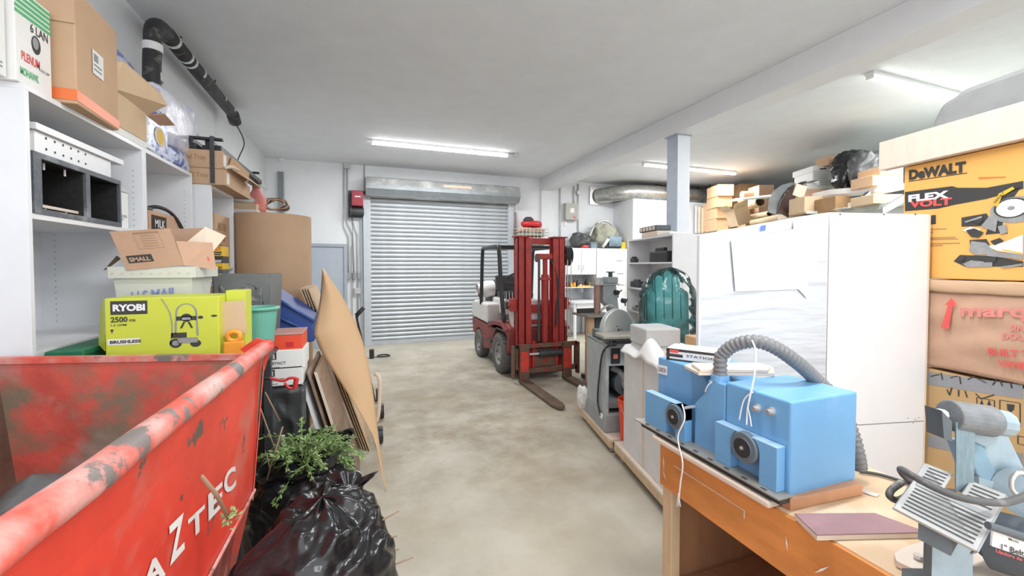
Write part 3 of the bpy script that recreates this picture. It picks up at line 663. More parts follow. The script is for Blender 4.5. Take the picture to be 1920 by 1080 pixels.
# measured on the photo: front-left corner, depth about Y 3.85
a=atY(470,372,4.5)
tx1=atY(452,350,3.9).x if False else -1.02
y0=3.9
tray('lower tan tray carton on the farthest shelf unit',z3,y0-.05,4.62,-1.42,-1.0,.125,'Feed Tray')
tray('upper tan tray carton with torn flap on farthest shelf unit',z3+.127,y0-.05,4.62,-1.42,-1.02,.14,'Feed Tray')
t=thing('torn_carton','torn tan carton lid bent over the tray cartons','box',(-1.05,4.2,z3+.1))
obj('flap', MB().prism([(-1.0,3.93,z3+.16),(-.93,3.98,z3+.12),(-.90,4.52,z3+.11),(-.99,4.58,z3+.19)],(0,.0,.006)), m_card2, t)
obj('panel', MB().prism([(-1.01,3.98,z3+.17),(-1.01,4.6,z3+.17),(-1.0,4.6,z3+.25),(-1.0,4.05,z3+.27)],(-.005,0,0)), m_cardor, t)
obj('curled_flap', MB().tube(smoothpath([(-1.0,3.83,z3+.13),(-.96,3.86,z3+.15),(-.93,3.94,z3+.14)],4),[.01,.012,.014,.015,.016,.014,.012,.01,.008],6), m_cardw, t, smooth=True)
# black folding legs on top + straps
zb_=z3+.269
t=thing('black_bars','bundle of black folding bars strapped on top of the tray cartons','frame',(-1.2,4.3,zb_))
for i,(xx,zz,yy0,yy1) in enumerate([(-1.38,.02,3.86,4.9),(-1.30,.02,3.84,5.05),(-1.22,.02,3.86,5.2),(-1.14,.02,3.9,5.4),(-1.06,.02,3.88,5.3),(-1.34,.06,3.88,4.8),(-1.24,.062,3.86,5.2),(-1.12,.058,3.9,5.45)]):
    obj('bar', MB().box(xx-.028,xx+.028,yy0,yy1,zb_+zz-.02,zb_+zz+.026), m_black, t, bevel=.006)
obj('cross_bar', MB().box(-1.43,-1.02,3.86,3.9,zb_+.08,zb_+.10), m_black, t, bevel=.005)
obj('cross_bar', MB().box(-1.43,-1.02,5.1,5.14,zb_+.08,zb_+.10), m_black, t, bevel=.005)
for xx in (-1.36,-1.10):
    obj('strap', MB().box(xx,xx+.03,3.842,3.846,z3+.01,zb_+.105).box(xx,xx+.03,3.846,3.9,zb_+.10,zb_+.105), m_dark, t)
# white round light behind, red jug, cord coil on far shelf
t=thing('grey_folded_sheet','flat grey and tan sheets under the far end of black bars','sheet',(-1.2,5.0,2.24))
obj('sheet', MB().box(-1.5,-1.06,5.16,5.7,2.235,2.30), m_card2, t, bevel=.004); obj('bulge', MB().lathe([(0,.0),(.10,.01),(.12,.05),(.08,.09),(0,.10)],(-1.2,5.3,2.30),16), m_foam, t, smooth=True)
fs=shelf_unit('small white shelf unit behind the cardboard roll', -1.05, XL+.01, 5.14, 6.1, 2.234, [.5,1.3])
q=atY(480,375,4.75)
t=thing('red_jug','orange-red plastic jug between the tray cartons and the roll','jug',(-.98,4.74,2.235)) if False else thing('red_jug','orange-red plastic jug standing behind the cardboard roll','jug',(-1.10,5.35,2.235))
obj('body', MB().lathe([(.09,0),(.10,.03),(.10,.14),(.05,.22),(.035,.26)],(-1.10,5.35,2.235),16), m_prpink, t, smooth=True)
obj('cap', MB().lathe([(.04,.26),(.04,.30)],(-1.10,5.35,2.235),14), m_card4, t)
# cardboard roll
ry=4.62; c0=atY(505,395,ry); rr=(atY(583,403,ry).x-atY(428,393,ry).x)/2*.985
rz_top=2.12; rxc=(atY(583,403,ry).x+atY(428,393,ry).x)/2-.005
t=thing('cardboard_roll','huge upright roll of corrugated cardboard beside shelf units','roll',(rxc,ry+.1,0))
def rollf(u,v):
    a=u*2*PI; h=v*(rz_top-.0)
    r=rr*(1+.0012*math.cos(a*120)); dent=0
    if v<.52: dent=.05*math.exp(-((a-5.6)/.35)**2)*math.exp(-((h-.98)/.12)**2)+.012*noise.noise(V(math.cos(a)*4,math.sin(a)*4,h*7))*(1-v/.52)
    return V(rxc+(r-dent)*math.cos(a), ry+.1+(r-dent)*math.sin(a), .002+h)
obj('outer_sheet', MB().grid(rollf,480,40,True), m_roll, t, smooth=True)
mb=MB(); sp=[]
for k in range(240):
    a=k/240*2*PI*9; r=rr-.01-(rr-.08)*k/240; sp.append((r,a))
for i in range(len(sp)-1):
    (r1,a1),(r2,a2)=sp[i],sp[i+1]
    p=V(rxc+r1*math.cos(a1),ry+.1+r1*math.sin(a1),rz_top-.03); q=V(rxc+r2*math.cos(a2),ry+.1+r2*math.sin(a2),rz_top-.03)
    mb.add([p,q,q+V(0,0,.028),p+V(0,0,.028)],[(0,1,2,3)])
obj('inner_spiral', mb, m_card2, t, solid=.006); obj('core_fill', MB().lathe([(rr*.97,0),(rr*.97,.001)],(rxc,ry+.1,rz_top-.03),48), m_cardi, t)
t=thing('cord_coil','tangled orange and black cord coil behind the top of roll','cord',(-.86,5.5,2.235))
for j in range(5):
    pts=[]
    for k in range(28):
        a=k/28*2*PI; r=.062+.01*math.sin(3*a+j)
        pts.append((-.95+r*math.cos(a)*1.8+.01*j,5.42+.03*j,2.235+.105+r*math.sin(a)*(.9+.05*j)))
    obj('loop', MB().tube(pts,.009,6,closed=True), m_dark if j%2 else m_card3, t, smooth=True)
# stack of yellow cartons
t0=None
for i,(w,h) in enumerate([(.20,.055),(.18,.05),(.2,.05),(.19,.06),(.2,.06),(.2,.10)]):
    z=1.31+sum([.06,.055,.055,.065,.065,.1][:i])
    pass
names=['yellow carton with red brand lettering topmost left of the roll','black printed carton under topmost yellow carton','narrow yellow carton in middle of stack left of roll','dark printed carton low in stack left of roll','white printed carton at bottom of stack left of roll']
hs=[.075,.05,.05,.05,.07]; z=atY(415,462,3.65).z; 
mats_=[m_pryellow,m_prdark,m_pryellow,m_greyd,m_paper]
hx=atY(404,480,4.0).x
zz=z
base_z=None
for i,h in enumerate(hs):
    zz-=h
    t=thing('small_carton',names[i],'box',(-1.03,3.7,zz),0,'printed cartons stacked left of the roll')
    obj('body', MB().box(-1.09,-.97,3.63,3.78,zz+.001,zz+h-.001), mats_[i], t, bevel=.003)
    O=(-1.09,3.63,zz); 
    if i==0: text('HUSKY', m_prred,(-1.07,3.629,zz+h*.55),(.09,0,0),(0,0,h*.38),t,bold=.03)
    decal([m_prdark,m_prwhite,m_prdark,m_pryellow,m_prgrey][i],O,(.12,0,0),(0,0,h),[rectp(.2,.95,.32,.45),rectp(.3,.9,.12,.24)],t)
sz=zz
t=thing('carton_stand','tall plain carton standing under the printed cartons','box',(-1.0,3.7,0))
obj('body', MB().box(-1.09,-.93,3.62,3.79,0,sz), m_card4, t, bevel=.004); obj('tape', MB().box(-1.03,-.99,3.618,3.619,0,sz), m_otape, t)

# ================================================================ red bin
b=thing('red_bin','big red steel rubbish bin with worn paint and white lettering','dumpster',(-.85,1.1,0))
zr=1.27
far=2.05; near=.12; dx=.03
# outer right wall as profile swept along Y (slightly skew to the room as in the photo)
def bx(y): return -.405-(far-y)*.025   # rail centre X
def wallpt(y,off,z): return V(bx(y)+off,y,z)
prof=[(.0,zr),(-.015,1.14),(-.045,.66),(-.10,.60),(-.17,.10)]
th=.02
mb=MB()
prs=[(o,z) for o,z in prof]
ys=[near,far]
vs_=[];
for y in ys:
    for (o,z) in prs: vs_.append(wallpt(y,o,z))
    for (o,z) in prs[::-1]: vs_.append(wallpt(y,o-th,z))
k=len(prs)*2
fs_=[tuple(range(k)),tuple(range(k,2*k))]+[(i,(i+1)%k,(i+1)%k+k,i+k) for i in range(k)]
mb.add(vs_,fs_)
# split: upper wall & lower fold
def strip(prs,mat,name):
    mb=MB(); vs_=[]
    for y in ys:
        for (o,z) in prs: vs_.append(wallpt(y,o,z))
        for (o,z) in prs[::-1]: vs_.append(wallpt(y,o-th,z))
    k=len(prs)*2
    mb.add(vs_,[tuple(range(k)),tuple(range(k,2*k))]+[(i,(i+1)%k,(i+1)%k+k,i+k) for i in range(k)])
    return obj(name,mb,mat,b)
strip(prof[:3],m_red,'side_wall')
strip(prof[2:],m_redshade,'lower_side_wall')
obj('fold_seam', MB().tube([wallpt(near,-.04,.655),wallpt(far,-.04,.655)],.006,6), m_redrail, b)
# far wall
xl=-1.27
mb=MB(); mb.prism([(xl,far,zr+.02),(bx(far),far,zr-.03),(bx(far)-.045,far,.66),(bx(far)-.17,far,.1),(xl+.15,far,.1),(xl+.06,far,.7)],(0,-.012,0))
obj('far_wall', mb, m_redin, b)
obj('far_rim', MB().prism([(xl-.01,far+.012,zr+.028),(bx(far),far+.012,zr-.022),(bx(far),far+.012,zr-.045),(xl-.01,far+.012,zr+.005)],(0,-.03,0)), m_redrail, b)
mb=MB(); mb.prism([(xl,near,zr+.02),(bx(near),near,zr-.03),(bx(near)-.045,near,.66),(bx(near)-.17,near,.1),(xl+.15,near,.1),(xl+.06,near,.7)],(0,.012,0))
obj('near_wall', mb, m_redin, b)
obj('left_wall', MB().prism([(xl,near,zr+.02),(xl,far,zr+.02),(xl+.06,far,.7),(xl+.06,near,.7)],(.02,0,0)).prism([(xl+.06,near,.7),(xl+.06,far,.7),(xl+.15,far,.1),(xl+.15,near,.1)],(.02,0,0)), m_rust, b)
obj('floor_plate', MB().box(xl+.15,-.62,near,far,.08,.10), m_rust, b)
rail=[V(bx(near),near-.1,zr),V(bx(far),far+.05,zr)]
rl=[]
for i in range(60):
    y=near-.1+(far+.06-near+.1)*i/59; rl.append(V(bx(y)+.004*noise.noise(V(0,y*6,0)),y,zr+.004*noise.noise(V(5,y*5,0))))
obj('top_rail', MB().tube(rl,.030,20), m_redrail, b, smooth=True)
obj('rail_end_cap', MB().tube([rl[-1],rl[-1]+V(0,.012,0)],[.032,.027],20), m_redp, b)
obj('corner_plate', MB().prism([(bx(far)-.09,far+.014,zr),(bx(far)-.03,far+.014,zr+.045),(bx(far)+.03,far+.014,zr+.02),(bx(far),far+.014,zr-.1)],(0,.012,0)), m_red, b)
for (y) in (.35,1.8):
    obj('wheel_bracket', MB().box(-.75,-.65,y-.05,y+.05,.06,.10).box(-.72,-.68,y-.04,y+.04,0.03,.08), m_dark, b); obj('caster', MB().cyl((-.72,y,.05),(-.68,y,.05),.05,16), m_black, b)
    obj('wheel_bracket', MB().box(-1.1,-1.0,y-.05,y+.05,.03,.10), m_dark, b); obj('caster', MB().cyl((-1.07,y,.05),(-1.03,y,.05),.05,16), m_black, b)
obj('corner_angle', MB().prism([wallpt(far+.002,-.0,1.2),wallpt(far+.002,-.05,.62),wallpt(far-.02,-.045,.62),wallpt(far-.02,.004,1.2)],(.004,0,0)), m_redrail, b)
# lettering AZTEC on the outer wall
def wallatpx(x,y):
    q=None; X=-.47
    for _ in range(6):
        q=atX(x,y,X); t_=(1.14-q.z)/(1.14-.66); X=bx(q.y)-.015-.03*max(-.3,min(1.3,t_))
    return q
for chx,(p_bl,p_br,p_tl) in {'A':((262,1112),(308,1078),(262,1062)),'Z':((316,1062),(345,1028),(312,990)),'T':((352,1018),(383,985),(350,975)),'E':((389,978),(416,948),(388,928)),'C':((419,932),(441,912),(417,888))}.items():
    o0=wallatpx(*p_bl); xv=wallatpx(*p_br)-o0; yv=wallatpx(*p_tl)-o0
    text(chx, m_let, o0, xv, yv, b, bold=.03, lift=.003, name='letter')
# rubbish inside
t=tag(obj('grey_rubbish_sheet', MB().grid(lambda u,v: V(xl+.1+u*.5,1.2+v*.7,.83+.16*math.exp(-((u-.5)/.3)**2-((v-.6)/.35)**2)+.03*noise.noise(V(u*5,v*5,1))+.01*noise.noise(V(u*15,v*15,4))),40,40), m_bagg, smooth=True, solid=.006),'crumpled grey plastic sheet inside the red bin','plastic sheet')
def bagmesh(c,sx,sy,sz,seed,ties=1.0,nu=110,nv=70,pk=None):
    def fn(u,v):
        a=u*2*PI; ph=(v-.5)*PI; cz=math.sin(ph); r=abs(math.cos(ph))**.6
        q=V(math.cos(a)*r,math.sin(a)*r,cz)
        low=max(0,-cz); s_=1+.12*low
        d=q.copy()
        n1=noise.noise(q*1.8+V(seed,0,0)); n2=noise.noise(q*4+V(seed,3,0)); rid=1-abs(noise.noise(V(q.x*2.4+seed,q.y*2.4,q.z*5)))*2
        rid2=1-abs(noise.noise(V(q.x*5+seed,q.y*5,q.z*9)))*2
        fold=math.sin(a*7+3*n1+seed)*.5+math.sin(a*13+4*n2)*.3
        k=1+.10*n1+.05*n2+.05*rid+.022*rid2+.045*fold*max(0,cz+.1)
        zz=cz*.5*k+.5
        if pk:
            for (pa,pz,amp,w) in pk:
                dd=((math.cos(a)-math.cos(pa))**2+(math.sin(a)-math.sin(pa))**2+(cz-pz)**2)
                k+=amp*math.exp(-dd/w)
        return V(c[0]+q.x*sx*k*s_, c[1]+q.y*sy*k*s_, c[2]+max(0,zz)*sz)
    return MB().grid(fn,nu,nv,True)
# gray slab heap: boxes etc beyond the bin stand on a low table
def table(name,label,x0,x1,y0,y1,z,mat,cat='table'):
    t=thing(name,label,cat,((x0+x1)/2,(y0+y1)/2,0))
    obj('top', MB().box(x0,x1,y0,y1,z-.025,z), mat, t, bevel=.003)
    for xx in (x0+.03,x1-.07):
        for yy in (y0+.03,y1-.07): obj('leg', MB().box(xx,xx+.04,yy,yy+.04,0,z-.025), mat, t)
    return t
tb=1.12
table('side_table','plain table behind the red bin carrying boxes',-1.17,-.50,2.14,2.95,tb,m_dark)
t=thing('tall_carton','plain tall carton holding up the charcoal tote','box',(-.9,3.2,0))
obj('body', MB().box(-1.15,-.66,2.97,3.5,0,tb), m_card4, t, bevel=.004); obj('tape', MB().box(-.93,-.88,2.968,2.969,0,tb), m_otape, t)
t=thing('green_crate','dark green plastic crate between near shelf unit and lime carton','crate',(-1.12,2.3,tb))
obj('body', MB().box(-1.17,-1.06,2.15,2.48,tb,tb+.16), m_dgreen, t, bevel=.008); obj('rim', MB().box(-1.175,-1.055,2.145,2.485,tb+.145,tb+.17), m_dgreen, t, bevel=.004)
# lime washer box
t=thing('washer_carton','lime green pressure washer carton standing behind the red bin rim','box',(-.83,2.26,tb))
ry0=2.20; a=atY(195,560,ry0); bq=atY(410,567,ry0); zl=tb; zh=a.z
obj('body', MB().box(a.x,bq.x,ry0,ry0+.24,zl,zh), m_ygreen, t, bevel=.004)
O=V(a.x,ry0,1.262); Xv=V(bq.x-a.x,0,0); Yv=V(0,0,zh-1.262)
obj('side_flap', MB().prism([(a.x-.002,ry0,zh),(a.x-.035,ry0+.05,zh-.04),(a.x-.05,ry0+.06,zh-.2),(a.x-.002,ry0,zh-.22)],(0,.004,0)), m_ygreen, t)
decal(m_prdark,O,Xv,Yv,[rectp(.05,.36,.70,.95)],t,name='dark_label')
text('RYOBI',m_prwhite,O+Xv*.07+Yv*.76,Xv*.27,Yv*.13,t,bold=.05,lift=.002)
text('2500',m_prdark,O+Xv*.05+Yv*.56,Xv*.14,Yv*.10,t,bold=.03)
text('PSI',m_prdark,O+Xv*.205+Yv*.565,Xv*.05,Yv*.045,t,bold=.03)
text('1.2 GPM',m_prdark,O+Xv*.05+Yv*.49,Xv*.13,Yv*.04,t)
text('BRUSHLESS',m_prdark,O+Xv*.04+Yv*.17,Xv*.26,Yv*.06,t,bold=.04,lift=.0022)
decal(m_prgrey if False else m_prwhite,O,Xv,Yv,[rectp(.02,.29,.145,.255)],t,name='grey_banner')
decal(m_prdark,O,Xv,Yv,[rectp(.055,.062,.36,.42),rectp(.046,.071,.40,.43)],t,name='small_symbol')
# washer picture
arc=[(.70+.09*math.cos(a_),.70+.17*math.sin(a_)) for a_ in [PI*i/12 for i in range(13)]]
pl=[seg(arc[i],arc[i+1],.018) for i in range(12)]+[seg((.79,.7),(.80,.25),.018),seg((.61,.7),(.60,.3),.018)]
decal(m_prgrey,O,Xv,Yv,pl,t,name='washer_handle')
decal(m_prdark,O,Xv,Yv,[rectp(.61,.79,.55,.63),circ(.70,.60,.05,.08),circ(.83,.60,.025,.03),circ(.60,.12,.055,.09),circ(.78,.10,.05,.07),seg((.68,.52),(.65,.40),.02),seg((.72,.52),(.75,.40),.02),rectp(.56,.70,.22,.32),circ(.955,.62,.03,.02)],t,name='washer_body', kind='stuff')
decal(m_prgrey,O,Xv,Yv,[circ(.60,.12,.03,.05),rectp(.62,.80,.12,.22),rectp(.66,.74,.56,.61)],t,name='washer_detail', kind='stuff',lift=.0022)
hp=[(.48,.98),(.52,.85),(.555,.7),(.57,.5),(.57,.3),(.55,.1)]
decal(m_prgrey,O,Xv,Yv,[seg(hp[i],hp[i+1],.012) for i in range(5)],t,name='washer_hose')
# far part of lime box (second face set back)
bx2=atY(462,562,ry0+.12)
obj('end_flap', MB().box(bq.x+.001,bx2.x,ry0+.10,ry0+.22,zl,zh+.02), m_ygreen, t, bevel=.003)
tag(obj('brown_card_square', MB().prism([atY(412,566,ry0+.05),atY(458,563,ry0+.05),atY(463,624,ry0+.05),atY(412,632,ry0+.05)],(0,.004,0)), m_card2),'square piece of brown card hanging over the lime carton end','card')
p=atY(440,630,ry0+.03)
t=thing('orange_wedge','orange foam piece with a hole in front of card square','wedge',(p.x,p.y-.01,p.z-.05))
obj('block', MB().tube([p+V(.024*math.cos(k*PI/4)*(1+.2*(k%2)),-.01,.022*math.sin(k*PI/4)-.0) for k in range(8)],.013,8,closed=True), m_orangep, t, smooth=True)
obj('foot', MB().box(p.x-.04,p.x+.04,p.y-.025,p.y+.005,zr-.06,p.z-.022), m_orangep, t, bevel=.006)
# US mail tote
ym=2.52; a=atY(205,508,ym); c_=atY(365,500,ym)
t=thing('mail_tote','cream corrugated plastic postal tote with blue lettering','tote',((a.x+c_.x)/2+.05,ym+.15,tb))
x0,x1=a.x,c_.x; zt_=c_.z; zb_=tb; d_=.30
def frust(x0,x1,y0,y1,z0,z1,ins,th=.006):
    mb=MB()
    T=[(x0,y0),(x1,y0),(x1,y1),(x0,y1)]; B=[(x0+ins,y0+ins),(x1-ins,y0+ins),(x1-ins,y1-ins),(x0+ins,y1-ins)]
    for i in range(4):
        j=(i+1)%4; pa=V(*T[i],z1);pb=V(*T[j],z1);pc=V(*B[j],z0);pd=V(*B[i],z0); n_=(pb-pa).cross(pd-pa).normalized()*th
        mb.prism([pa,pb,pc,pd],n_)
    mb.prism([V(*B[i],z0) for i in range(4)],(0,0,th)); return mb
obj('body', frust(x0+.01,x1-.01,ym,ym+d_,zb_,zt_-.01,.035), m_cream, t)
rim=[V(x0,ym-.008,zt_),V(x1,ym-.008,zt_),V(x1+.01,ym+d_,zt_),V(x0-.01,ym+d_,zt_)]
for i in range(4):
    pa,pb=rim[i],rim[(i+1)%4]; out=(pb-pa).cross(V(0,0,1)).normalized()*.006
    obj('rim_band', MB().prism([pa,pb,pb+V(0,0,-.055),pa+V(0,0,-.055)],out), m_cream, t)
mb=MB()
for i in range(9):
    q=rim[0].lerp(rim[1],.06+i*.11)+V(0,-.008,-.03); mb.cyl(q,q+V(0,-.003,0),.004,8)
obj('rivets', mb, m_cardw, t)
text('U.S.MAIL',m_prmail,atY(248,568,ym+.012)+V(0,-.004,0),atY(334,558,ym+.012)-atY(248,568,ym+.012),(0,0,.055),t,bold=.02,lift=.006)
# open SMALL carton on tote
c=V((x0+x1)/2+.03,ym+.16,zt_+.002)
t=thing('small_open_carton','open brown carton printed SMALL tipped in the postal tote','box',c)
K=.004
def P_(x,y,Y=ym-.02): return atY(x,y,Y)
fr=[P_(238,507),P_(345,497),P_(318,428),P_(205,434)]
obj('front_panel', MB().prism(fr,(0,.004,0)), m_card3, t)
obj('right_panel', MB().prism([P_(345,497),P_(405,506,ym+.10),P_(398,455,ym+.10),P_(330,452)],(0,.004,0)), m_card3, t)
obj('rear_panel', MB().prism([P_(310,430,ym+.25),P_(385,427,ym+.25),P_(400,490,ym+.25),P_(240,500,ym+.25),P_(230,440,ym+.25)],(0,.004,0)), m_card3, t)
obj('raised_flap', MB().prism([P_(337,465,ym+.06),P_(384,426,ym+.10),P_(423,443,ym+.14),P_(388,486,ym+.08)],(0,.003,.003)), m_cardw, t)
obj('left_flap', MB().prism([P_(193,508,ym),P_(218,480,ym),P_(226,486,ym+.1),P_(200,505,ym+.1)],(0,.004,.003)), m_cardi, t)
fx=fr[1]-fr[0]; fy=fr[3]-fr[0]
text('SMALL',m_card3,fr[0]+fx*.12+fy*.20,fx*.36,fy*.11,t,bold=.04,lift=.003)
decal(m_prdark,fr[0],fx,fy,[rectp(.09,.52,.17,.36)],t,name='dark_label',lift=.0015)
decal(m_cardi,fr[0],fx,fy,[rectp(.36,.80,.93,.88),rectp(.36,.80,.50,.51),rectp(.36,.365,.5,.9),rectp(.795,.8,.5,.9)]+[rectp(.46,.72,.56+.065*i,.575+.065*i) for i in range(5)],t,name='print_frame')
q=P_(385,498,ym+.055) if False else None
decal(m_prred,P_(366,500,ym+.06),P_(398,500,ym+.085)-P_(366,500,ym+.06),(0,0,.06),[circ(.5,.65,.35,.3)],t,name='red_seal',lift=.004)
# charcoal tote lying upside down with black lid flap
yl=3.0
a=atY(420,517,yl); c_=atY(497,545,yl); bt=atY(470,590,yl)
t=thing('charcoal_tote','upturned charcoal plastic tote behind the mint tub','tote',((a.x+c_.x)/2,yl+.2,tb))
obj('body', frust(a.x-.03,c_.x+.01,yl,yl+.36,a.z-.0,1.13,-.02,.008), m_greytote, t)
obj('base_panel', MB().box(a.x-.02,c_.x,yl+.005,yl+.35,a.z-.02,a.z-.002), m_greytote, t, bevel=.015)
obj('raised_ridge', MB().tube(smoothpath([V(a.x,yl-.012,a.z-.03),V(a.x+.12,yl-.016,a.z-.05),V(c_.x-.05,yl-.016,a.z-.07),V(c_.x-.03,yl-.02,a.z-.13),V(c_.x,yl-.02,a.z-.22)],4),.010,8), m_black, t, smooth=True)
obj('draped_film', MB().grid(lambda u,v: V(a.x-.02+u*(c_.x-a.x+.01),yl-.02-.03*v+.01*noise.noise(V(u*6,v*6,2)),a.z-.05-v*.22+.03*noise.noise(V(u*4,v*5,7))),30,20), m_bagg, t, smooth=True, solid=.004)
# mint tub
ymt=2.75; a=atY(515,580,ymt); l_=atY(440,575,ymt)
cxm=(a.x+l_.x)/2-.0; rm=(a.x-l_.x)/2
t=thing('mint_tub','round mint green plastic tub behind the lime carton','tub',(cxm,ymt+rm,tb))
zm=a.z
obj('body', MB().lathe([(rm*.72,0.001),(rm*.93,zm-tb-.04),(rm*.95,zm-tb-.0),(rm*.9,zm-tb-.0),(rm*.68,.01)],(cxm,ymt+rm,tb),36,cap=False), m_mint, t, smooth=False)
obj('rim', MB().tube([(cxm+rm*math.cos(k*PI/20),ymt+rm+rm*math.sin(k*PI/20),zm) for k in range(40)],.012,8,closed=True), m_mint, t, smooth=True)
obj('floor_disc', MB().cyl((cxm,ymt+rm,tb+.001),(cxm,ymt+rm,tb+.01),rm*.70,30), m_mint, t)
# lidded blue tote tilted
t=thing('blue_tote','dark blue plastic tote tipped on its side before the roll','tote',atY(550,620,3.55))
Pq=lambda x,y,Y=3.5: atY(x,y,Y)
obj('body', MB().prism([Pq(505,548),Pq(588,600),Pq(590,640),Pq(505,655)],(.0,.35,.03)), m_btote, t, bevel=.01)
obj('rim_ridge', MB().tube([Pq(505,552,3.49),Pq(590,603,3.49)],.012,8), m_btote, t, smooth=True)
obj('lower_ridge', MB().tube([Pq(505,588,3.49),Pq(572,618,3.49)],.010,8), m_btote, t, smooth=True)
# red tool case, white cartons, draped base
yc=2.95
def facebox(name,label,cat,tl,br,yc,dep,mat,bev=.004,group=None):
    a=atY(*tl,yc); b_=atY(*br,yc); t=thing(name,label,cat,((a.x+b_.x)/2,yc+dep/2,b_.z),0,group)
    obj('body', MB().box(a.x,b_.x,yc,yc+dep,b_.z,a.z), mat, t, bevel=bev); return t,a,b_
t,a,b_=facebox('red_tool_case','bright red case on top of the white printed cartons','case',(506,630),(567,657),yc,.26,m_redbox)
obj('lid', MB().box(a.x-.003,b_.x+.003,yc-.003,yc+.263,a.z+.0005,a.z+.012), M('dusty_red_lid',(.55,.30,.26),.6), t, bevel=.004)
obj('latch', MB().box(b_.x-.09,b_.x-.05,yc-.006,yc,b_.z+.03,b_.z+.06), m_redp, t)
zr_=b_.z
for i,(lb,tl,br) in enumerate([('upper white carton with black logo under the red case',(503,658),(571,689)),('lower white carton with black logo above dark drape',(500,690),(568,720))]):
    t,a,b_=facebox('white_printed_carton',lb,'box',tl,br,yc-.01,.25,m_paper,group='white printed cartons by the bin')
    O=V(a.x,yc-.01,b_.z); Xv=V(b_.x-a.x,0,0); Yv=V(0,0,a.z-b_.z)
    decal(m_prdark,O,Xv,Yv,[rectp(.07,.22,.52,.88)],t,name='logo_square')
    decal(m_prwhite,O,Xv,Yv,[circ(.145,.74,.03,.08),rectp(.115,.175,.57,.66)],t,name='logo_mark',lift=.002)
    text('JETACT',m_prdark,O+Xv*.06+Yv*.22,Xv*.42,Yv*.18,t,bold=.02)
    decal(m_prgrey,O,Xv,Yv,[rectp(.06,.3,.1,.14)],t)
zd=b_.z
# draped dark heap beneath
mb=MB()
xa=atY(486,740,2.9).x; xb=atY(592,740,2.9).x
def drp(u,v):
    # u along width, v from floor front up over the top
    x=xa-.0+u*(xb-xa-.06); 
    if v<.7: z=zd*v/.7*.995; y=2.97-.08*(1-v/.7)**2
    else: z=zd*.995; y=2.97+(v-.7)/.3*.4
    w=noise.noise(V(x*7,z*3,1))*.05*(1 if v<.68 else 0)+ (1-abs(noise.noise(V(x*11,z*6,3)))*2)*.02*(1 if v<.68 else 0)
    return V(x,y-w-.02*(v<.68),z)
t=thing('draped_machine','dark plastic drape over a hidden stand beneath the white cartons','drape',((xa+xb)/2,3.05,0))
obj('sheet', MB().grid(drp,60,60), m_drape, t, smooth=True)
obj('stand', MB().box(xa+.01,xb-.08,3.02,3.3,0,zd-.01), m_greyd, t)
obj('white_leg', MB().box(atY(527,760,2.75).x,atY(533,760,2.75).x,2.74,2.76,0,.62), m_prwhite, t)
# red D-handle shovel
t=thing('shovel_handle','red D-grip shovel handle sticking out before the white cartons','shovel',atY(540,715,2.75))
g=lambda x,y: atY(x,y,2.72)
obj('grip', MB().tube([g(556,709),g(553,727)],.014,8), m_redp, t)
obj('fork', MB().tube(smoothpath([g(556,709),g(543,709),g(532,714),g(515,711),g(505,709)],3),.008,8), m_redp, t, smooth=True)
obj('fork', MB().tube(smoothpath([g(553,728),g(541,727),g(534,718)],3),.008,8), m_redp, t, smooth=True)
obj('shaft', MB().tube([g(505,709),g(480,708)],.012,8), m_black, t)

# ---- leaning boards and hardboard sheet
def board(name,label,pts,vec,mat,cat='board',group=None):
    return tag(obj(name, MB().prism(pts,vec), mat),label,cat,group)
# brown boards: lean against the carts to the left; faces toward +X
bk=lambda x,y,Y: atY(x,y,Y)
t=thing('brown_board','dark brown laminate panel leaning behind the plant, front one','panel',(-.15,3.2,0),0,'leaning brown panels')
def leanp(x_top,x_bot,y0,y1,ztop,th): # sheet leaning to -X at top
    return [(x_bot,y0,0.002),(x_bot,y1,0.002),(x_top,y1,ztop),(x_top,y0,ztop)],(th,0,.0)
p_,v_=leanp(-.30,-.045,2.98,3.75,.93,.018); obj('sheet', MB().prism(p_,v_), m_wood, t)
obj('pale_edge', MB().prism([(-.30,2.979,.93),(-.045,2.979,.0025),(-.027,2.979,.0025),(-.282,2.979,.93)],(0,-.002,0)), m_cardw, t)
t=thing('brown_board','second brown laminate panel behind the front brown one','panel',(-.2,3.2,0),0,'leaning brown panels')
p_,v_=leanp(-.345,-.09,3.0,3.7,.93,.018); obj('sheet', MB().prism(p_,v_), m_wood, t)
t=thing('white_board','thin white-edged panel furthest left in the leaning row','panel',(-.25,3.2,0))
p_,v_=leanp(-.375,-.145,2.97,3.6,.86,.016); obj('sheet', MB().prism(p_,v_), m_white2, t)
for i in range(4):
    t=thing('plywood_sheet',['outermost thin plywood sheet beside hardboard sheet','second plywood sheet of the leaning row','third plywood sheet of the leaning row','rearmost plywood sheet of the leaning row'][i],'board',(0,3.8,0),0,'leaning plywood sheets')
    p_,v_=leanp(-.42-.022*i,.05-.022*i,3.80+.02*i,4.45,1.44,.010); obj('sheet', MB().prism(p_,v_), m_ply, t)
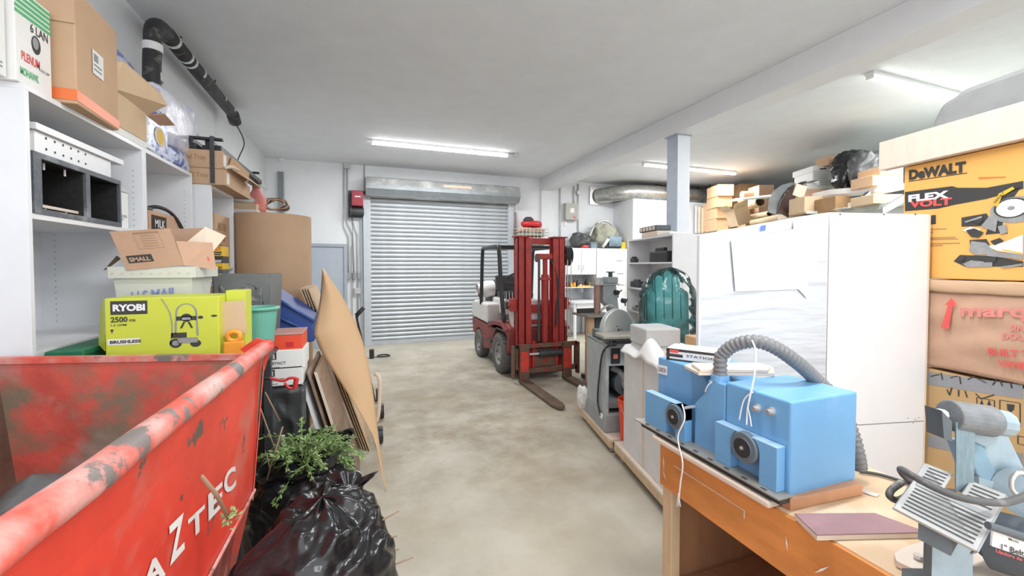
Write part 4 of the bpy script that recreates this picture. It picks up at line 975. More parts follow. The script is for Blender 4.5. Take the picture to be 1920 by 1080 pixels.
# big curved hardboard
G=lambda x,y,Y: atY(x,y,Y)
out=[((723,920),3.07,(723,921),3.07)]
L_=[(605,503,3.72),(601,560,3.66),(588,625,3.5),(600,655,3.5),(620,688,3.45),(650,735,3.38),(676,775,3.3),(697,812,3.25),(705,835,3.2),(712,870,3.13),(719,905,3.09)]
R_=[(606,503,3.72),(640,553,3.68),(665,600,3.62),(680,640,3.56),(692,690,3.48),(700,740,3.40),(706,790,3.34),(711,830,3.26),(714,855,3.2),(719,890,3.12),(724,921,3.07)]
mb=MB()
def hb_(u,v):
    k=v*(len(L_)-1); i=min(int(k),len(L_)-2); f=k-i
    lx=[L_[i][j]*(1-f)+L_[i+1][j]*f for j in range(3)]; rx=[R_[i][j]*(1-f)+R_[i+1][j]*f for j in range(3)]
    a=atY(*lx); b_=atY(*rx); q=a.lerp(b_,u); q.y-=.05*math.sin(PI*u)*(1-v)*1.0; q.z=max(q.z,.004); return q
tag(obj('hardboard_sheet', MB().grid(hb_,10,44), m_fibre, smooth=True, solid=.005),'large tan hardboard sheet curving to a point on floor','board')
# hand truck / cart behind sheet
t=thing('hand_truck','black-wheeled dolly with yellow handle behind the hardboard sheet','dolly',(.2,4.1,0))
for (px_,py_,yy) in ((716,700,5.2),(722,765,4.6),(720,822,3.95)):
    q=atY(px_-4,py_,yy); r_=.075
    q.z=r_+.001
    obj('wheel', MB().cyl((q.x-.045,yy,q.z),(q.x+.01,yy,q.z),r_,20), m_black, t, bevel=.008); obj('hub', MB().cyl((q.x+.01,yy,q.z),(q.x+.014,yy,q.z),.03,14), m_clamp, t)
q=atY(708,790,4.1)
obj('platform', MB().box(.085,q.x-.03,3.9,5.3,.15,.18), m_black, t)
obj('handle', MB().tube(smoothpath([(q.x-.05,4.0,.18),(q.x+.0,4.0,.22),(q.x+.02,4.02,.55),(q.x-.02,4.05,.62)],4),.018,8), m_cardw, t, smooth=True)
q0=atY(668,592,4.6);q1=atY(682,577,4.6)
obj('pole_grip', MB().tube([q0,q1],.022,10), m_black, t, smooth=True); obj('pole', MB().tube([q0,V(.12,4.62,.18)],.012,8), m_black, t)

# ---- trash bags and greens
bg=thing('rubbish_bag','shiny black rubbish bag in front with twigs poking out','bag',(-.15,1.74,0),0,'black rubbish bags')
obj('bag_body', bagmesh((-.15,1.74,0),.25,.27,.70,3,pk=[(R(213),.72,.55,.07),(R(40),.6,.12,.06),(R(350),-.2,.12,.3),(R(60),.9,.12,.08)]), m_bag, bg, smooth=True)
def ruffle(c,r,hgt,seed,n=40):
    def fn(u,v):
        a=u*2*PI; k=1+.25*math.sin(5*a+seed)+.12*math.sin(11*a); rr_=r*(.25+.9*v)*k
        return V(c[0]+rr_*math.cos(a),c[1]+rr_*math.sin(a)*.8,c[2]+hgt*v*(1+.4*math.sin(3*a+seed)))
    return MB().grid(fn,n*2,10,True)
obj('gathered_mouth', ruffle((-.06,1.93,.63),.085,.055,2), m_bag, bg, smooth=True, solid=.003)
bg2=thing('rubbish_bag','open black rubbish bag behind, overflowing with green cuttings','bag',(-.3,2.5,0),0,'black rubbish bags')
obj('bag_body', bagmesh((-.30,2.60,0),.27,.26,.52,11,pk=[(R(30),.5,.1,.05)]), m_bag, bg2, smooth=True)
obj('open_mouth', MB().grid(lambda u,v: V(-.31+(.20+.04*v)*math.cos(u*2*PI)*(1+.12*math.sin(4*u*2*PI)),2.64+(.20+.04*v)*math.sin(u*2*PI),.42+.13*v*(1+.4*math.cos(u*2*PI-.3)+.15*math.sin(5*u*2*PI))),70,10,True), m_bag, bg2, smooth=True, solid=.003)
# twigs in front bag
def twig(label,pts,r):
    t=thing('twig',label,'branch',pts[0],0,'bare twigs'); obj('stem', MB().tube([Vector(p) for p in pts],r,7), m_twig, t, smooth=True); return t
a=atX(378,893,-.40); b_=atX(428,972,-.385)
tw=twig('thick cut twig with a green tuft against the bin wall',[a,a.lerp(b_,.5)+V(0,.01,.004),b_],[.005,.006,.005])
mb=MB(); random.seed(4)
def leaf(mb,p,d,l,w):
    d=d.normalized(); s_=d.cross(V(random.random()-.5,random.random()-.5,1)).normalized()*w; m_=p+d*l*.5
    up_=d.cross(s_).normalized()*w*.25
    mb.add([p,m_+s_+up_,p+d*l,m_-s_+up_,m_],[(0,4,1),(4,2,1),(0,3,4),(3,2,4)])
for i in range(44): leaf(mb,b_+V(random.gauss(0,.010),random.gauss(0,.010),random.gauss(.004,.010)),V(random.uniform(-1,1),random.uniform(-1,1),random.uniform(-.6,1)),.02,.0045)
obj('leaf_tuft', mb, m_leaf2, tw, kind='stuff')
for i,(p1,p2,Y_) in enumerate([((712,978),(748,958),1.78),((722,1010),(745,1005),1.76),((722,1034),(748,1030),1.76),((735,1060),(775,1045),1.76)]):
    u=atY(*p1,Y_);w_=atY(*p2,Y_); twig(['thin twig poking from right shoulder of front bag','short stub of twig on right side of front bag','second short twig low on right side of front bag','lowest twig by the floor right of front bag'][i],[u+(u-w_)*.8,u,w_],[.004,.004,.003])
# green cuttings
gr=thing('green_cuttings','bunch of leafy green cuttings in the open black bag','plant',(-.28,2.6,.45))
random.seed(12)
cc=V(-.30,2.56,.60); m1=MB(); m2=MB(); stm=[]
for s_ in range(46):
    th_=random.uniform(0,2*PI); el=random.uniform(-.15,1.15)
    d=V(math.cos(th_)*math.cos(el)*1.1,math.sin(th_)*math.cos(el)*.9,math.sin(el)*.8); L0=random.uniform(.14,.27)
    if s_%6==0: d.x+=.5
    p=cc+V(random.gauss(0,.05),random.gauss(0,.05),random.gauss(-.03,.02)); pts=[p.copy()]
    for k in range(9):
        p=p+d.normalized()*L0/9; d.z-=.10; pts.append(p.copy())
        for q in range(7):
            tgt=m1 if random.random()<.5 else m2
            leaf(tgt,p+V(random.gauss(0,.006),random.gauss(0,.006),random.gauss(0,.006)),d+V(random.uniform(-1,1),random.uniform(-1,1),random.uniform(-.5,1))*.9,random.uniform(.02,.036),random.uniform(.004,.0075))
    stm.append(pts)
obj('leaves', m1, m_leaf, gr, kind='stuff'); obj('pale_leaves', m2, m_leaf2, gr, kind='stuff')
mb=MB(); [mb.tube(p,.002,4) for p in stm]; obj('stems', mb, m_leaf2, gr, kind='stuff')
for (p1,p2,Y_) in (((488,765),(520,855),2.5),((497,735),(525,790),2.55),((506,880),(500,850),2.45),((530,800),(500,900),2.4)):
    obj('woody_stalk', MB().tube([atY(*p1,Y_),atY(*p2,Y_)],.004,6), m_twig, gr, smooth=True)

# ================================================================ BACK: cabinets
yc_=8.3
def cabinet(label,x0,x1,y0,z0,z1,ndoor,mat=m_white2,handle='low',y1=YB-.01):
    t=thing('cabinet',label,'cabinet',((x0+x1)/2,(y0+y1)/2,z0))
    obj('body', MB().box(x0,x1,y0+.02,y1,z0,z1), mat, t, bevel=.002)
    w=(x1-x0)/ndoor
    for i in range(ndoor):
        obj('door', MB().box(x0+i*w+.004,x0+(i+1)*w-.004,y0,y0+.018,z0+.01,z1-.01), mat, t, bevel=.003)
        d=bpy.data.objects[[c for c in bpy.data.objects.keys() if c.startswith('door') and bpy.data.objects[c].parent==t][-1]]
        hx=x0+(i+1)*w-.07 if i%2==0 else x0+i*w+.05
        zc_=z0+.17 if handle=='low' else (z0+z1)/2
        o=obj('handle', MB().tube([(hx,y0,zc_-.05),(hx,y0-.03,zc_-.045),(hx,y0-.03,zc_+.045),(hx,y0,zc_+.05)],.006,6), m_clamp, t); o.parent=d
    return t
cabinet('tall white cabinet behind the forklift mast',3.42,4.30,8.3,0,2.03,2,handle='mid')
cabinet('white wall cabinet with two bar handles right of the mast',4.31,5.09,8.3,1.42,2.03,2)
tc_=cabinet('tall white corner cabinet with papers taped on its right door',5.10,5.94,8.3,0,2.03,2,handle='mid')
mb=MB()
for (u,v) in ((5.60,1.55),(5.62,1.25),(5.64,.98)):
    obj('taped_paper', MB().box(u,u+.28,8.296,8.2985,v,v+.26), m_paper, tc_)
    obj('print', MB().box(u+.03,u+.2,8.294,8.2955,v+.18,v+.20), m_prgrey, tc_)
t=thing('tool_shelf','white wall shelf full of small tools under wall cabinet','shelf',(4.7,8.6,1.14))
obj('board', MB().box(4.31,5.08,8.35,YB-.002,1.12,1.14), m_white2, t)
for xx in (4.5,4.9): obj('bracket', MB().box(xx,xx+.02,8.6,YB-.002,1.0,1.12), m_white2, t)
random.seed(3)
cols=[m_redp,m_dark,m_yellow,m_orangep,m_black,m_prwhite,m_redp,m_black,m_yellow]
for i in range(9):
    x=4.36+i*.08; h=random.uniform(.07,.2)
    nm=['red_tool','black_tool','yellow_level','orange_tool','black_case','white_jar','red_can','black_clamp','yellow_tape'][i]
    t=thing(nm.replace('yellow_level','spirit_level'),nm.replace('_',' ')+' number '+['one','two','three','four','five','six','seven','eight','nine'][i]+' from the left on the wall tool shelf','tool',(x,8.45,1.141))
    obj('body', MB().box(x-.032,x+.032,8.42,8.50,1.141,1.141+h*.7), cols[i], t, bevel=.012); obj('top', MB().cyl((x,8.46,1.141+h*.7),(x+.008,8.46,1.141+h),.018,10), m_dark if i%2 else cols[i], t)
t=thing('spirit_level','yellow level lying at the front edge of tool shelf','level',(4.8,8.38,1.141))
obj('body', MB().box(4.65,4.95,8.365,8.39,1.141,1.17), m_yellow, t, bevel=.004); obj('vial', MB().box(4.78,4.82,8.362,8.393,1.148,1.164), m_prwhite, t)
t=thing('work_desk','white desk with drawer against back wall below tool shelf','desk',(4.7,8.5,0))
obj('top', MB().box(4.40,5.09,8.05,YB-.002,.79,.83), m_white2, t, bevel=.004)
for xx in (4.42,5.03):
    for yy in (8.1,8.8): obj('leg', MB().box(xx,xx+.05,yy,yy+.05,0,.79), m_white, t)
obj('drawer', MB().box(4.47,5.02,8.08,8.5,.68,.79), m_white2, t, bevel=.003)
# brooms hanging left of tall cabinet
for i,(px_,yt,ybm,c_) in enumerate([(963,398,545,m_redp),(967,398,535,m_twig),(972,440,560,m_twig)]):
    q=atY(px_,yt,8.85); q2=atY(px_,ybm,8.85)
    t=thing('broom',['red-handled broom hung on the wall beside roller door','brown-handled broom hung second from roller door','short wooden pole hung by the mast left side'][i],'broom',(q.x,8.85,q2.z))
    obj('handle', MB().tube([(q.x,8.85,q.z),(q.x+.01,8.85,q2.z+.15)],.013,8), c_, t); obj('head', MB().box(q.x-.05,q.x+.07,8.82,8.88,q2.z,q2.z+.15), m_fabric if i else m_redp, t, bevel=.01)
# things on top of cabinets
bk_=thing('wire_basket','wire basket heaped with folded cloths on cabinet behind mast','basket',(3.60,8.6,2.031))
q0=atY(975,445,8.45)
xa,xb=atY(973,440,8.4).x,atY(1029,440,8.4).x
for k in range(6):
    z=2.10+.07*k
    obj('wire', MB().tube([(xa,8.4,z),(xb,8.4,z),(xb,8.8,z),(xa,8.8,z)],.006,5,closed=True), m_clamp, bk_)
for k in range(9):
    x=xa+(xb-xa)*k/8
    obj('upright_wire', MB().tube([(x,8.4,2.06),(x,8.4,2.46)],.005,5), m_clamp, bk_)
obj('frame', MB().box(xa,xb,8.4,8.8,2.032,2.06), m_fabric, bk_)
for k in range(4):
    z=2.07+.10*k
    obj('folded_cloth', MB().grid(lambda u,v,z=z,k=k: V((xa+xb)/2+(xb-xa)*.48*math.cos(u*2*PI)*math.cos((v-.5)*PI)**.3 if abs(v-.5)<.49 else (xa+xb)/2,8.6+.19*math.sin(u*2*PI)*max(0,math.cos((v-.5)*PI))**.3,z+.05+.05*math.sin((v-.5)*PI)+.015*noise.noise(V(u*9,k,v*4))),30,9,True), [m_fabric,m_card4,m_fabric,m_card3][k], bk_, smooth=True)
t=thing('red_folded_cloth','red folded cloth with dark cap on top of the wire basket','cloth',(3.65,8.6,2.49))
obj('cloth', MB().grid(lambda u,v: V((xa+xb)/2+.02+.25*math.cos(u*2*PI)*max(0.01,math.cos((v-.5)*PI))**.3,8.6+.17*math.sin(u*2*PI)*max(0.01,math.cos((v-.5)*PI))**.3,2.56+.07*math.sin((v-.5)*PI)+.02*noise.noise(V(u*6,2,v*4))),30,9,True), m_redp, t, smooth=True)
obj('cap', MB().lathe([(.12,0),(.12,.04),(.07,.09),(0,.10)],((xa+xb)/2-.06,8.58,2.62),18), m_dark, t, smooth=True)
def blob(name,label,cat,c,sx,sy,sz,mat,seed,z0,rot=0,n1=.25,n2=.1,extra=None):
    t=thing(name,label,cat,(c[0],c[1],z0))
    def fn(u,v):
        a=u*2*PI; ph=(v-.5)*PI; r=max(0,math.cos(ph))**.5; q=V(math.cos(a)*r,math.sin(a)*r,math.sin(ph))
        k=1+n1*noise.noise(q*1.6+V(seed,0,0))+n2*noise.noise(q*5+V(0,seed,0))
        return V(c[0]+q.x*sx*k,c[1]+q.y*sy*k,z0+max(0,(q.z*k*.5+.5))*sz)
    obj('body', MB().grid(fn,48,30,True), mat, t, smooth=True); return t
a=atY(1090,468,8.5)
t=blob('black_plastic_bundle','black plastic wrapped bundle on the wall cabinet','bundle',(4.84,8.6),.25,.2,.36,m_drape,4,2.031)
t=thing('red_bag','small red bag between the bundle and blue box on cabinet','bag',(4.85,8.36,2.031)); obj('body', MB().box(4.74,4.93,8.33,8.42,2.031,2.10), m_redp, t, bevel=.03); obj('strap', MB().tube([(4.76,8.34,2.09),(4.83,8.33,2.13),(4.91,8.34,2.09)],.008,6), m_dark, t, smooth=True)
t=thing('blue_box','small blue-teal box on top of the wall cabinet','box',(5.05,8.37,2.031)); obj('body', MB().box(4.96,5.12,8.32,8.44,2.031,2.15), m_tbag, t, bevel=.01); obj('lid', MB().box(4.95,5.13,8.31,8.45,2.15,2.17), m_tbag, t)
t=blob('khaki_gear_bag','khaki and blue-grey gear bag on top of the corner cabinet','bag',(5.50,8.6),.34,.22,.58,m_fabric,8,2.031,n1=.3)
obj('pocket', MB().grid(lambda u,v: V(5.45+u*.36,8.34-.05*math.sin(PI*u)*math.sin(PI*v),2.08+v*.24+.02*noise.noise(V(u*4,v*4,2))),16,12), m_tbag, t, smooth=True, solid=.01)
obj('black_base', MB().box(5.38,5.78,8.36,8.80,2.032,2.14), m_black, t, bevel=.03)
obj('white_tube', MB().tube([(5.28,8.33,2.06),(5.42,8.31,2.25)],.035,10), m_prwhite, t, smooth=True)
t=thing('frame_hoop','silver hoop frame arching over the gear bag','frame',(5.5,8.6,2.031))
obj('hoop', MB().tube([(5.50+.43*math.cos(PI*k/24),8.62,2.05+.66*math.sin(PI*k/24)) for k in range(25)],.028,8), m_clamp, t, smooth=True)
t=thing('yellow_tool_box','small yellow tool at right end of corner cabinet top','tool',(5.86,8.4,2.031)); obj('body', MB().box(5.80,5.93,8.35,8.47,2.031,2.19), m_yellow, t, bevel=.015); obj('handle', MB().tube([(5.82,8.41,2.19),(5.87,8.41,2.23),(5.91,8.41,2.19)],.01,6), m_black, t)
t=thing('wall_outlet','dark double outlet on the back wall under the desk','outlet',(4.36,YB-.02,.6)); obj('plate', MB().box(4.32,4.40,YB-.02,YB-.001,.60,.72), m_dark, t, bevel=.004); obj('plug', MB().box(4.34,4.38,YB-.06,YB-.02,.62,.66), m_prwhite, t)

# bookcase (angled family)
t=thing('open_bookcase','white open bookcase with small tools on its shelves','shelf',A(2.57,4.9,0),-YA)
bs0,bs1,bt0,bt1=2.408,2.73,4.30,5.49
def abox(s0,s1,t0,t1,z0,z1):
    pts=[A(s0,t0,z0),A(s1,t0,z0),A(s1,t1,z0),A(s0,t1,z0)]
    return MB().prism(pts,(0,0,z1-z0))
obj('end_panel', abox(bs0,bs1,bt0,bt0+.02,0,1.985), m_white2, t); obj('end_panel', abox(bs0,bs1,bt1-.02,bt1,0,1.985), m_white2, t)
obj('back_panel', abox(bs1-.01,bs1,bt0+.02,bt1-.02,.05,1.965), m_white2, t)
for z in (1.985,1.672,1.335,1.02,.7,.38,.08): obj('shelf', abox(bs0,bs1-.01,bt0+.02,bt1-.02,z-.02,z), m_white2, t)
def on_case(name,label,cat,px,z,w,h,mat,d=.12,top=None):
    q=atS(px,500,2.46); tt=q.dot(dA)
    t=thing(name,label,cat,A(2.5,tt,z+.001),-YA)
    obj('body', abox(2.43,2.43+d,tt-w/2,tt+w/2,z+.001,z+h), mat, t, bevel=.012)
    if top: obj('top_part', abox(2.45,2.50,tt-w/4,tt+w/4,z+h,z+h*1.35), top, t, bevel=.006)
    return t
on_case('black_toolbox','black toolbox on the upper right of bookcase','toolbox',1237,1.672,.42,.13,m_black,.2,m_black)
on_case('hand_grinder','small dark tool on upper left shelf of bookcase','tool',1187,1.672,.14,.06,m_dark,.08,m_black)
tt_=atS(1187,500,2.46).dot(dA)
on_case('dark_router','dark power tool on the second shelf of bookcase','tool',1193,1.335,.25,.08,m_dark,.12,m_greyd)
on_case('small_vise','little grey vise on lowest visible bookcase shelf','tool',1196,1.02,.22,.05,m_cast,.1,m_dark)
t=on_case('batt_carton','flat carton with black print on top of bookcase','box',1220,1.985,.42,.07,m_cardw,.22)
t=on_case('black_print_carton','black and grey flat box atop the flat carton','box',1217,2.057,.46,.07,m_greyd,.2)
for k in range(5): obj('print', abox(2.428,2.4295,tt_*0+atS(1217,500,2.46).dot(dA)-.2+k*.085,atS(1217,500,2.46).dot(dA)-.14+k*.085,2.07,2.115), m_cardw, t)
t=on_case('white_sheets','stack of thin white sheets on near end of bookcase top','sheet',1247,1.985,.30,.035,m_paper,.25)

# ================================================================ FORKLIFT
fl=thing('forklift','old red and white forklift with black overhead guard, forks towards camera','forklift',(2.45,6.4,0))
FX0,FX1=1.93,2.98; fc=(FX0+FX1)/2
def tyre(x0,x1,y,r,name='tyre'):
    w=x1-x0
    prof=[(r*.60,x0+.01),(r*.86,x0),(r*.97,x0+.02),(r,x0+.05),(r,x1-.05),(r*.97,x1-.02),(r*.86,x1),(r*.60,x1-.01)]
    o=obj(name, MB().lathe(prof,(0,y,r+.001),36,axis='x',cap=False), m_tyre, fl, smooth=True)
    h=obj('rim', MB().lathe([(0,x0+.07),(r*.2,x0+.05),(r*.25,x0+.03),(r*.35,x0+.05),(r*.5,x0+.05),(r*.6,x0+.015),(r*.6,x1-.015),(r*.5,x1-.05),(0,x1-.05)],(0,y,r+.001),28,axis='x',cap=False), m_rim, fl, smooth=False); h.parent=o
    mb=MB()
    for k in range(26):
        a=2*PI*k/26
        for (xa_,xb_,da) in ((x0+.02,(x0+x1)/2-.01,.0),((x0+x1)/2+.01,x1-.02,.12)):
            p=V(xa_,y+r*math.cos(a+da),r+.001+r*math.sin(a+da)); q=V(xb_,y+r*math.cos(a+da),r+.001+r*math.sin(a+da)); tn=V(0,-math.sin(a+da),math.cos(a+da)); nr=V(0,math.cos(a+da),math.sin(a+da))
            mb.prism([p-tn*.018-nr*.004,q-tn*.018-nr*.004,q+tn*.018-nr*.004,p+tn*.018-nr*.004],nr*.012)
    tr=obj('tread', mb, m_tyre, fl, kind='stuff'); tr.parent=o
    mb=MB()
    for k in range(6):
        a=2*PI*k/6; mb.cyl((x0+.045,y+r*.42*math.cos(a),r+r*.42*math.sin(a)),(x0+.03,y+r*.42*math.cos(a),r+r*.42*math.sin(a)),.012,6)
    lg=obj('lug_nuts', mb, m_dark, fl, kind='stuff'); lg.parent=o
tyre(FX0,FX0+.24,5.97,.30); tyre(FX1-.24,FX1,5.97,.30); tyre(FX0+.02,FX0+.2,7.18,.24); tyre(FX1-.2,FX1-.02,7.18,.24)
# chassis: side profile extruded in X
side=[(5.72,.36),(5.66,.58),(5.80,.66),(6.15,.66),(6.32,.52),(6.38,.28),(6.9,.20),(6.93,.34),(7.02,.47),(7.2,.52),(7.36,.48),(7.46,.36),(7.6,.38),(7.66,.60),(7.64,.66),(6.5,.64),(6.25,.74),(5.78,.80),(5.55,.72),(5.6,.36)]
obj('chassis', MB().prism([(FX0+.05,y,z) for y,z in side],(FX1-FX0-.1,0,0)), m_flredb, fl, bevel=.012)
obj('fender', MB().prism([(FX0,5.62,.70),(FX0,5.78,.80),(FX0,6.22,.76),(FX0,6.5,.66),(FX0,6.5,.62),(FX0,6.2,.70),(FX0,5.80,.74),(FX0,5.62,.66)],(.26,0,0)), m_flredb, fl, bevel=.006)
obj('fender', MB().prism([(FX1-.26,5.62,.70),(FX1-.26,5.78,.80),(FX1-.26,6.22,.76),(FX1-.26,6.5,.66),(FX1-.26,6.5,.62),(FX1-.26,6.2,.70),(FX1-.26,5.80,.74),(FX1-.26,5.62,.66)],(.26,0,0)), m_flredb, fl, bevel=.006)
obj('counterweight', MB().prism([(FX0+.04,6.62,.66),(FX0+.04,7.68,.68),(FX0+.04,7.66,.93),(FX0+.04,7.5,.99),(FX0+.04,6.62,.99)],(FX1-FX0-.08,0,0)), m_flwhite, fl, bevel=.03)
obj('engine_cover', MB().box(fc-.28,fc+.28,6.35,7.0,.82,1.08), m_flwhite, fl, bevel=.03)
obj('floor_board', MB().box(FX0+.05,FX1-.05,5.72,6.62,.64,.70), m_dark, fl)
obj('cowl', MB().box(FX0+.12,FX1-.12,5.60,5.80,.66,1.12), m_flwhite, fl, bevel=.02)
obj('step', MB().box(FX0+.0,FX0+.18,6.3,6.6,.40,.43), m_dark, fl)
se=obj('seat', MB().box(fc-.25,fc+.25,6.35,6.85,1.08,1.20), m_black, fl, bevel=.04); obj('seat_back', MB().prism([(fc-.25,6.80,1.18),(fc-.25,6.93,1.18),(fc-.25,6.96,1.46),(fc-.25,6.86,1.46)],(.5,0,0)), m_black, fl, bevel=.03)
# lpg tank
tk=obj('gas_tank', MB().lathe([(0,fc-.42),(.10,fc-.41),(.155,fc-.35),(.16,fc-.30),(.16,fc+.22),(.155,fc+.28),(.10,fc+.34),(0,fc+.35)],(0,7.22,1.20),26,axis='x'), m_flwhite, fl, smooth=True)
obj('tank_collar', MB().lathe([(.10,fc-.50),(.10,fc-.40)],(0,7.22,1.20),20,axis='x',cap=False), m_flwhite, fl, solid=.008)
for xx in (fc-.2,fc+.12): obj('tank_strap', MB().lathe([(.166,xx),(.166,xx+.05)],(0,7.22,1.20),26,axis='x',cap=False), m_black, fl, solid=.006)
obj('tank_bracket', MB().box(fc-.3,fc+.25,7.08,7.36,.99,1.06), m_dark, fl); obj('tank_valve', MB().tube([(fc-.42,7.22,1.20),(fc-.48,7.2,1.15),(fc-.46,7.1,1.02)],.02,8), m_dark, fl)
# overhead guard
gz=1.93
for (xx) in (FX0+.05,FX1-.05):
    o=obj('guard_post', MB().tube(smoothpath([(xx,7.02,.95),(xx,6.98,1.5),(xx,6.93,gz-.05),(xx,6.86,gz)],4),.032,8), m_black, fl, smooth=True)
    o=obj('guard_post', MB().tube(smoothpath([(xx,5.78,.78),(xx,5.92,1.3),(xx,6.02,gz-.06),(xx,6.12,gz)],4),.034,8), m_black, fl, smooth=True)
    obj('guard_side_rail', MB().tube([(xx,6.86,gz),(xx,6.10,gz)],.034,8), m_black, fl)
for k in range(9):
    y=6.12+k*.093; obj('guard_bar', MB().tube([(FX0+.05,y,gz),(FX1-.05,y,gz)],.022,8), m_black, fl)
# steering
obj('steering_column', MB().tube([(fc-.12,5.85,1.0),(fc-.12,6.12,1.40)],.025,8), m_black, fl)
w_=[]; n0=V(0,.55,.83).normalized(); u0=V(1,0,0); v0=n0.cross(u0)
obj('steering_wheel', MB().tube([V(fc-.12,6.14,1.42)+u0*.19*math.cos(2*PI*k/28)+v0*.19*math.sin(2*PI*k/28) for k in range(28)],.014,8,closed=True), m_black, fl, smooth=True)
for k in range(3): obj('spoke', MB().tube([V(fc-.12,6.14,1.41),V(fc-.12,6.14,1.42)+u0*.19*math.cos(2*PI*k/3)+v0*.19*math.sin(2*PI*k/3)],.008,6), m_black, fl)
for k in range(3): obj('lever', MB().tube([(fc-.36+.05*k,6.0,.9),(fc-.42+.05*k,5.85,1.22)],.008,6), m_clamp, fl)
obj('dashboard_box', MB().box(fc-.50,fc-.38,5.62,5.72,1.0,1.1), m_dark, fl)
# mast
MX0,MX1=2.06,2.80; my=5.42; mz=2.03
def chan(x0,x1,y0,y1,z0,z1,open_right=True,t=.018):
    mb=MB(); 
    if open_right: mb.box(x0,x0+t,y0,y1,z0,z1)
    else: mb.box(x1-t,x1,y0,y1,z0,z1)
    mb.box(x0,x1,y0,y0+t,z0,z1); mb.box(x0,x1,y1-t,y1,z0,z1); return mb
obj('outer_channel', chan(MX0,MX0+.10,my,my+.15,.08,mz,True), m_flred, fl, bevel=.004)
obj('outer_channel', chan(MX1-.10,MX1,my,my+.15,.08,mz,False), m_flred, fl, bevel=.004)
obj('inner_channel', chan(MX0+.10,MX0+.20,my-.02,my+.12,.10,mz-.01,True), m_flred, fl, bevel=.004)
obj('inner_channel', chan(MX1-.20,MX1-.10,my-.02,my+.12,.10,mz-.01,False), m_flred, fl, bevel=.004)
for (z0,z1_,yy) in ((mz-.09,mz,my+.12),(.94,1.06,my+.12),(.78,.84,my+.12),(.12,.28,my+.10)): obj('mast_crossbar', MB().box(MX0,MX1,yy,yy+.04,z0,z1_), m_flred, fl, bevel=.004)
obj('top_plate', MB().box(MX0-.03,MX0+.2,my-.02,my+.16,mz,mz+.02), m_flred, fl); obj('top_plate', MB().box(MX1-.2,MX1+.03,my-.02,my+.16,mz,mz+.02), m_flred, fl)
cxm_=(MX0+MX1)/2+.04
obj('lift_cylinder', MB().cyl((cxm_+.03,my+.05,.2),(cxm_+.03,my+.05,1.50),.055,16).cyl((cxm_+.03,my+.05,1.5),(cxm_+.03,my+.05,1.80),.035,14), m_flred, fl, smooth=False)
obj('cylinder_head', MB().box(cxm_-.10,cxm_+.16,my+.0,my+.10,1.72,1.80), m_flred, fl, bevel=.01)
for xx in (cxm_-.09,cxm_+.15):
    obj('chain_wheel', MB().cyl((xx-.02,my+.05,1.74),(xx+.02,my+.05,1.74),.06,18), m_rust, fl)
    obj('lift_chain', MB().box(xx-.018,xx+.018,my-.012,my-.004,.55,1.74), m_dark, fl)
obj('collar', MB().box(cxm_-.04,cxm_+.10,my-.01,my+.11,1.42,1.46), m_flred, fl)
for k,(xa_,xb_) in enumerate(((cxm_+.18,cxm_+.22),(cxm_+.14,cxm_+.24))):
    obj('hydraulic_hose', MB().tube(smoothpath([(xa_-.04,my,1.72),(xb_-.02,my-.02,1.35),(xa_+.03,my-.02,.98),(xb_-.08,my,.62)],5),.014,8), m_black, fl, smooth=True)
for xx,sg in ((MX0-.04,-1),(MX1+.04,1)):
    obj('tilt_bracket', MB().box(xx-.05,xx+.05,my+.05,my+.13,.98,1.16), m_flred, fl, bevel=.01); obj('bracket_pin', MB().cyl((xx-.07,my+.09,1.07),(xx+.07,my+.09,1.07),.03,12), m_flred, fl)
obj('hose_reel', MB().lathe([(.10,MX1+.02),(.155,MX1+.02),(.155,MX1+.03),(.13,MX1+.04),(.13,MX1+.10),(.155,MX1+.11),(.155,MX1+.12),(.1,MX1+.12)],(0,my+.12,1.78),24,axis='x',cap=False), m_dark, fl)
for k in range(3): obj('reel_hose', MB().tube([(MX1+.05+.02*k,my+.12+.135*math.cos(a),1.78+.135*math.sin(a)) for a in [PI*2*i/24 for i in range(24)]],.011,6,closed=True), m_black, fl, smooth=True)
obj('reel_cable', MB().tube([(MX1+.04,my+.0,1.75),(MX1+.05,my+.02,.6)],.006,6), m_clamp, fl); obj('reel_cable', MB().tube([(MX1+.10,my+.0,1.75),(MX1+.10,my+.02,.6)],.006,6), m_clamp, fl)
# carriage
cy_=my-.10; KX0,KX1=2.0,2.95
obj('carriage_bar', MB().box(KX0,KX1,cy_,cy_+.05,.47,.53), m_rust, fl, bevel=.006); obj('carriage_bar', MB().box(KX0,KX1,cy_,cy_+.05,.12,.19), m_rust, fl, bevel=.006)
for xx in (KX0,KX1-.03): obj('carriage_end', MB().box(xx,xx+.03,cy_,cy_+.05,.12,.53), m_rust, fl)
for xx in (2.26,2.62): obj('carriage_upright', MB().box(xx,xx+.05,cy_+.05,cy_+.09,.10,.56), m_flred, fl)
obj('side_shift_cylinder', MB().cyl((2.35,cy_+.02,.385),(2.72,cy_+.02,.385),.045,14), m_dark, fl); obj('side_shift_rod', MB().cyl((2.2,cy_+.02,.385),(2.8,cy_+.02,.385),.018,10), m_steel, fl)
obj('lower_plate', MB().box(2.28,2.66,cy_+.06,cy_+.08,.19,.44), m_rust, fl)
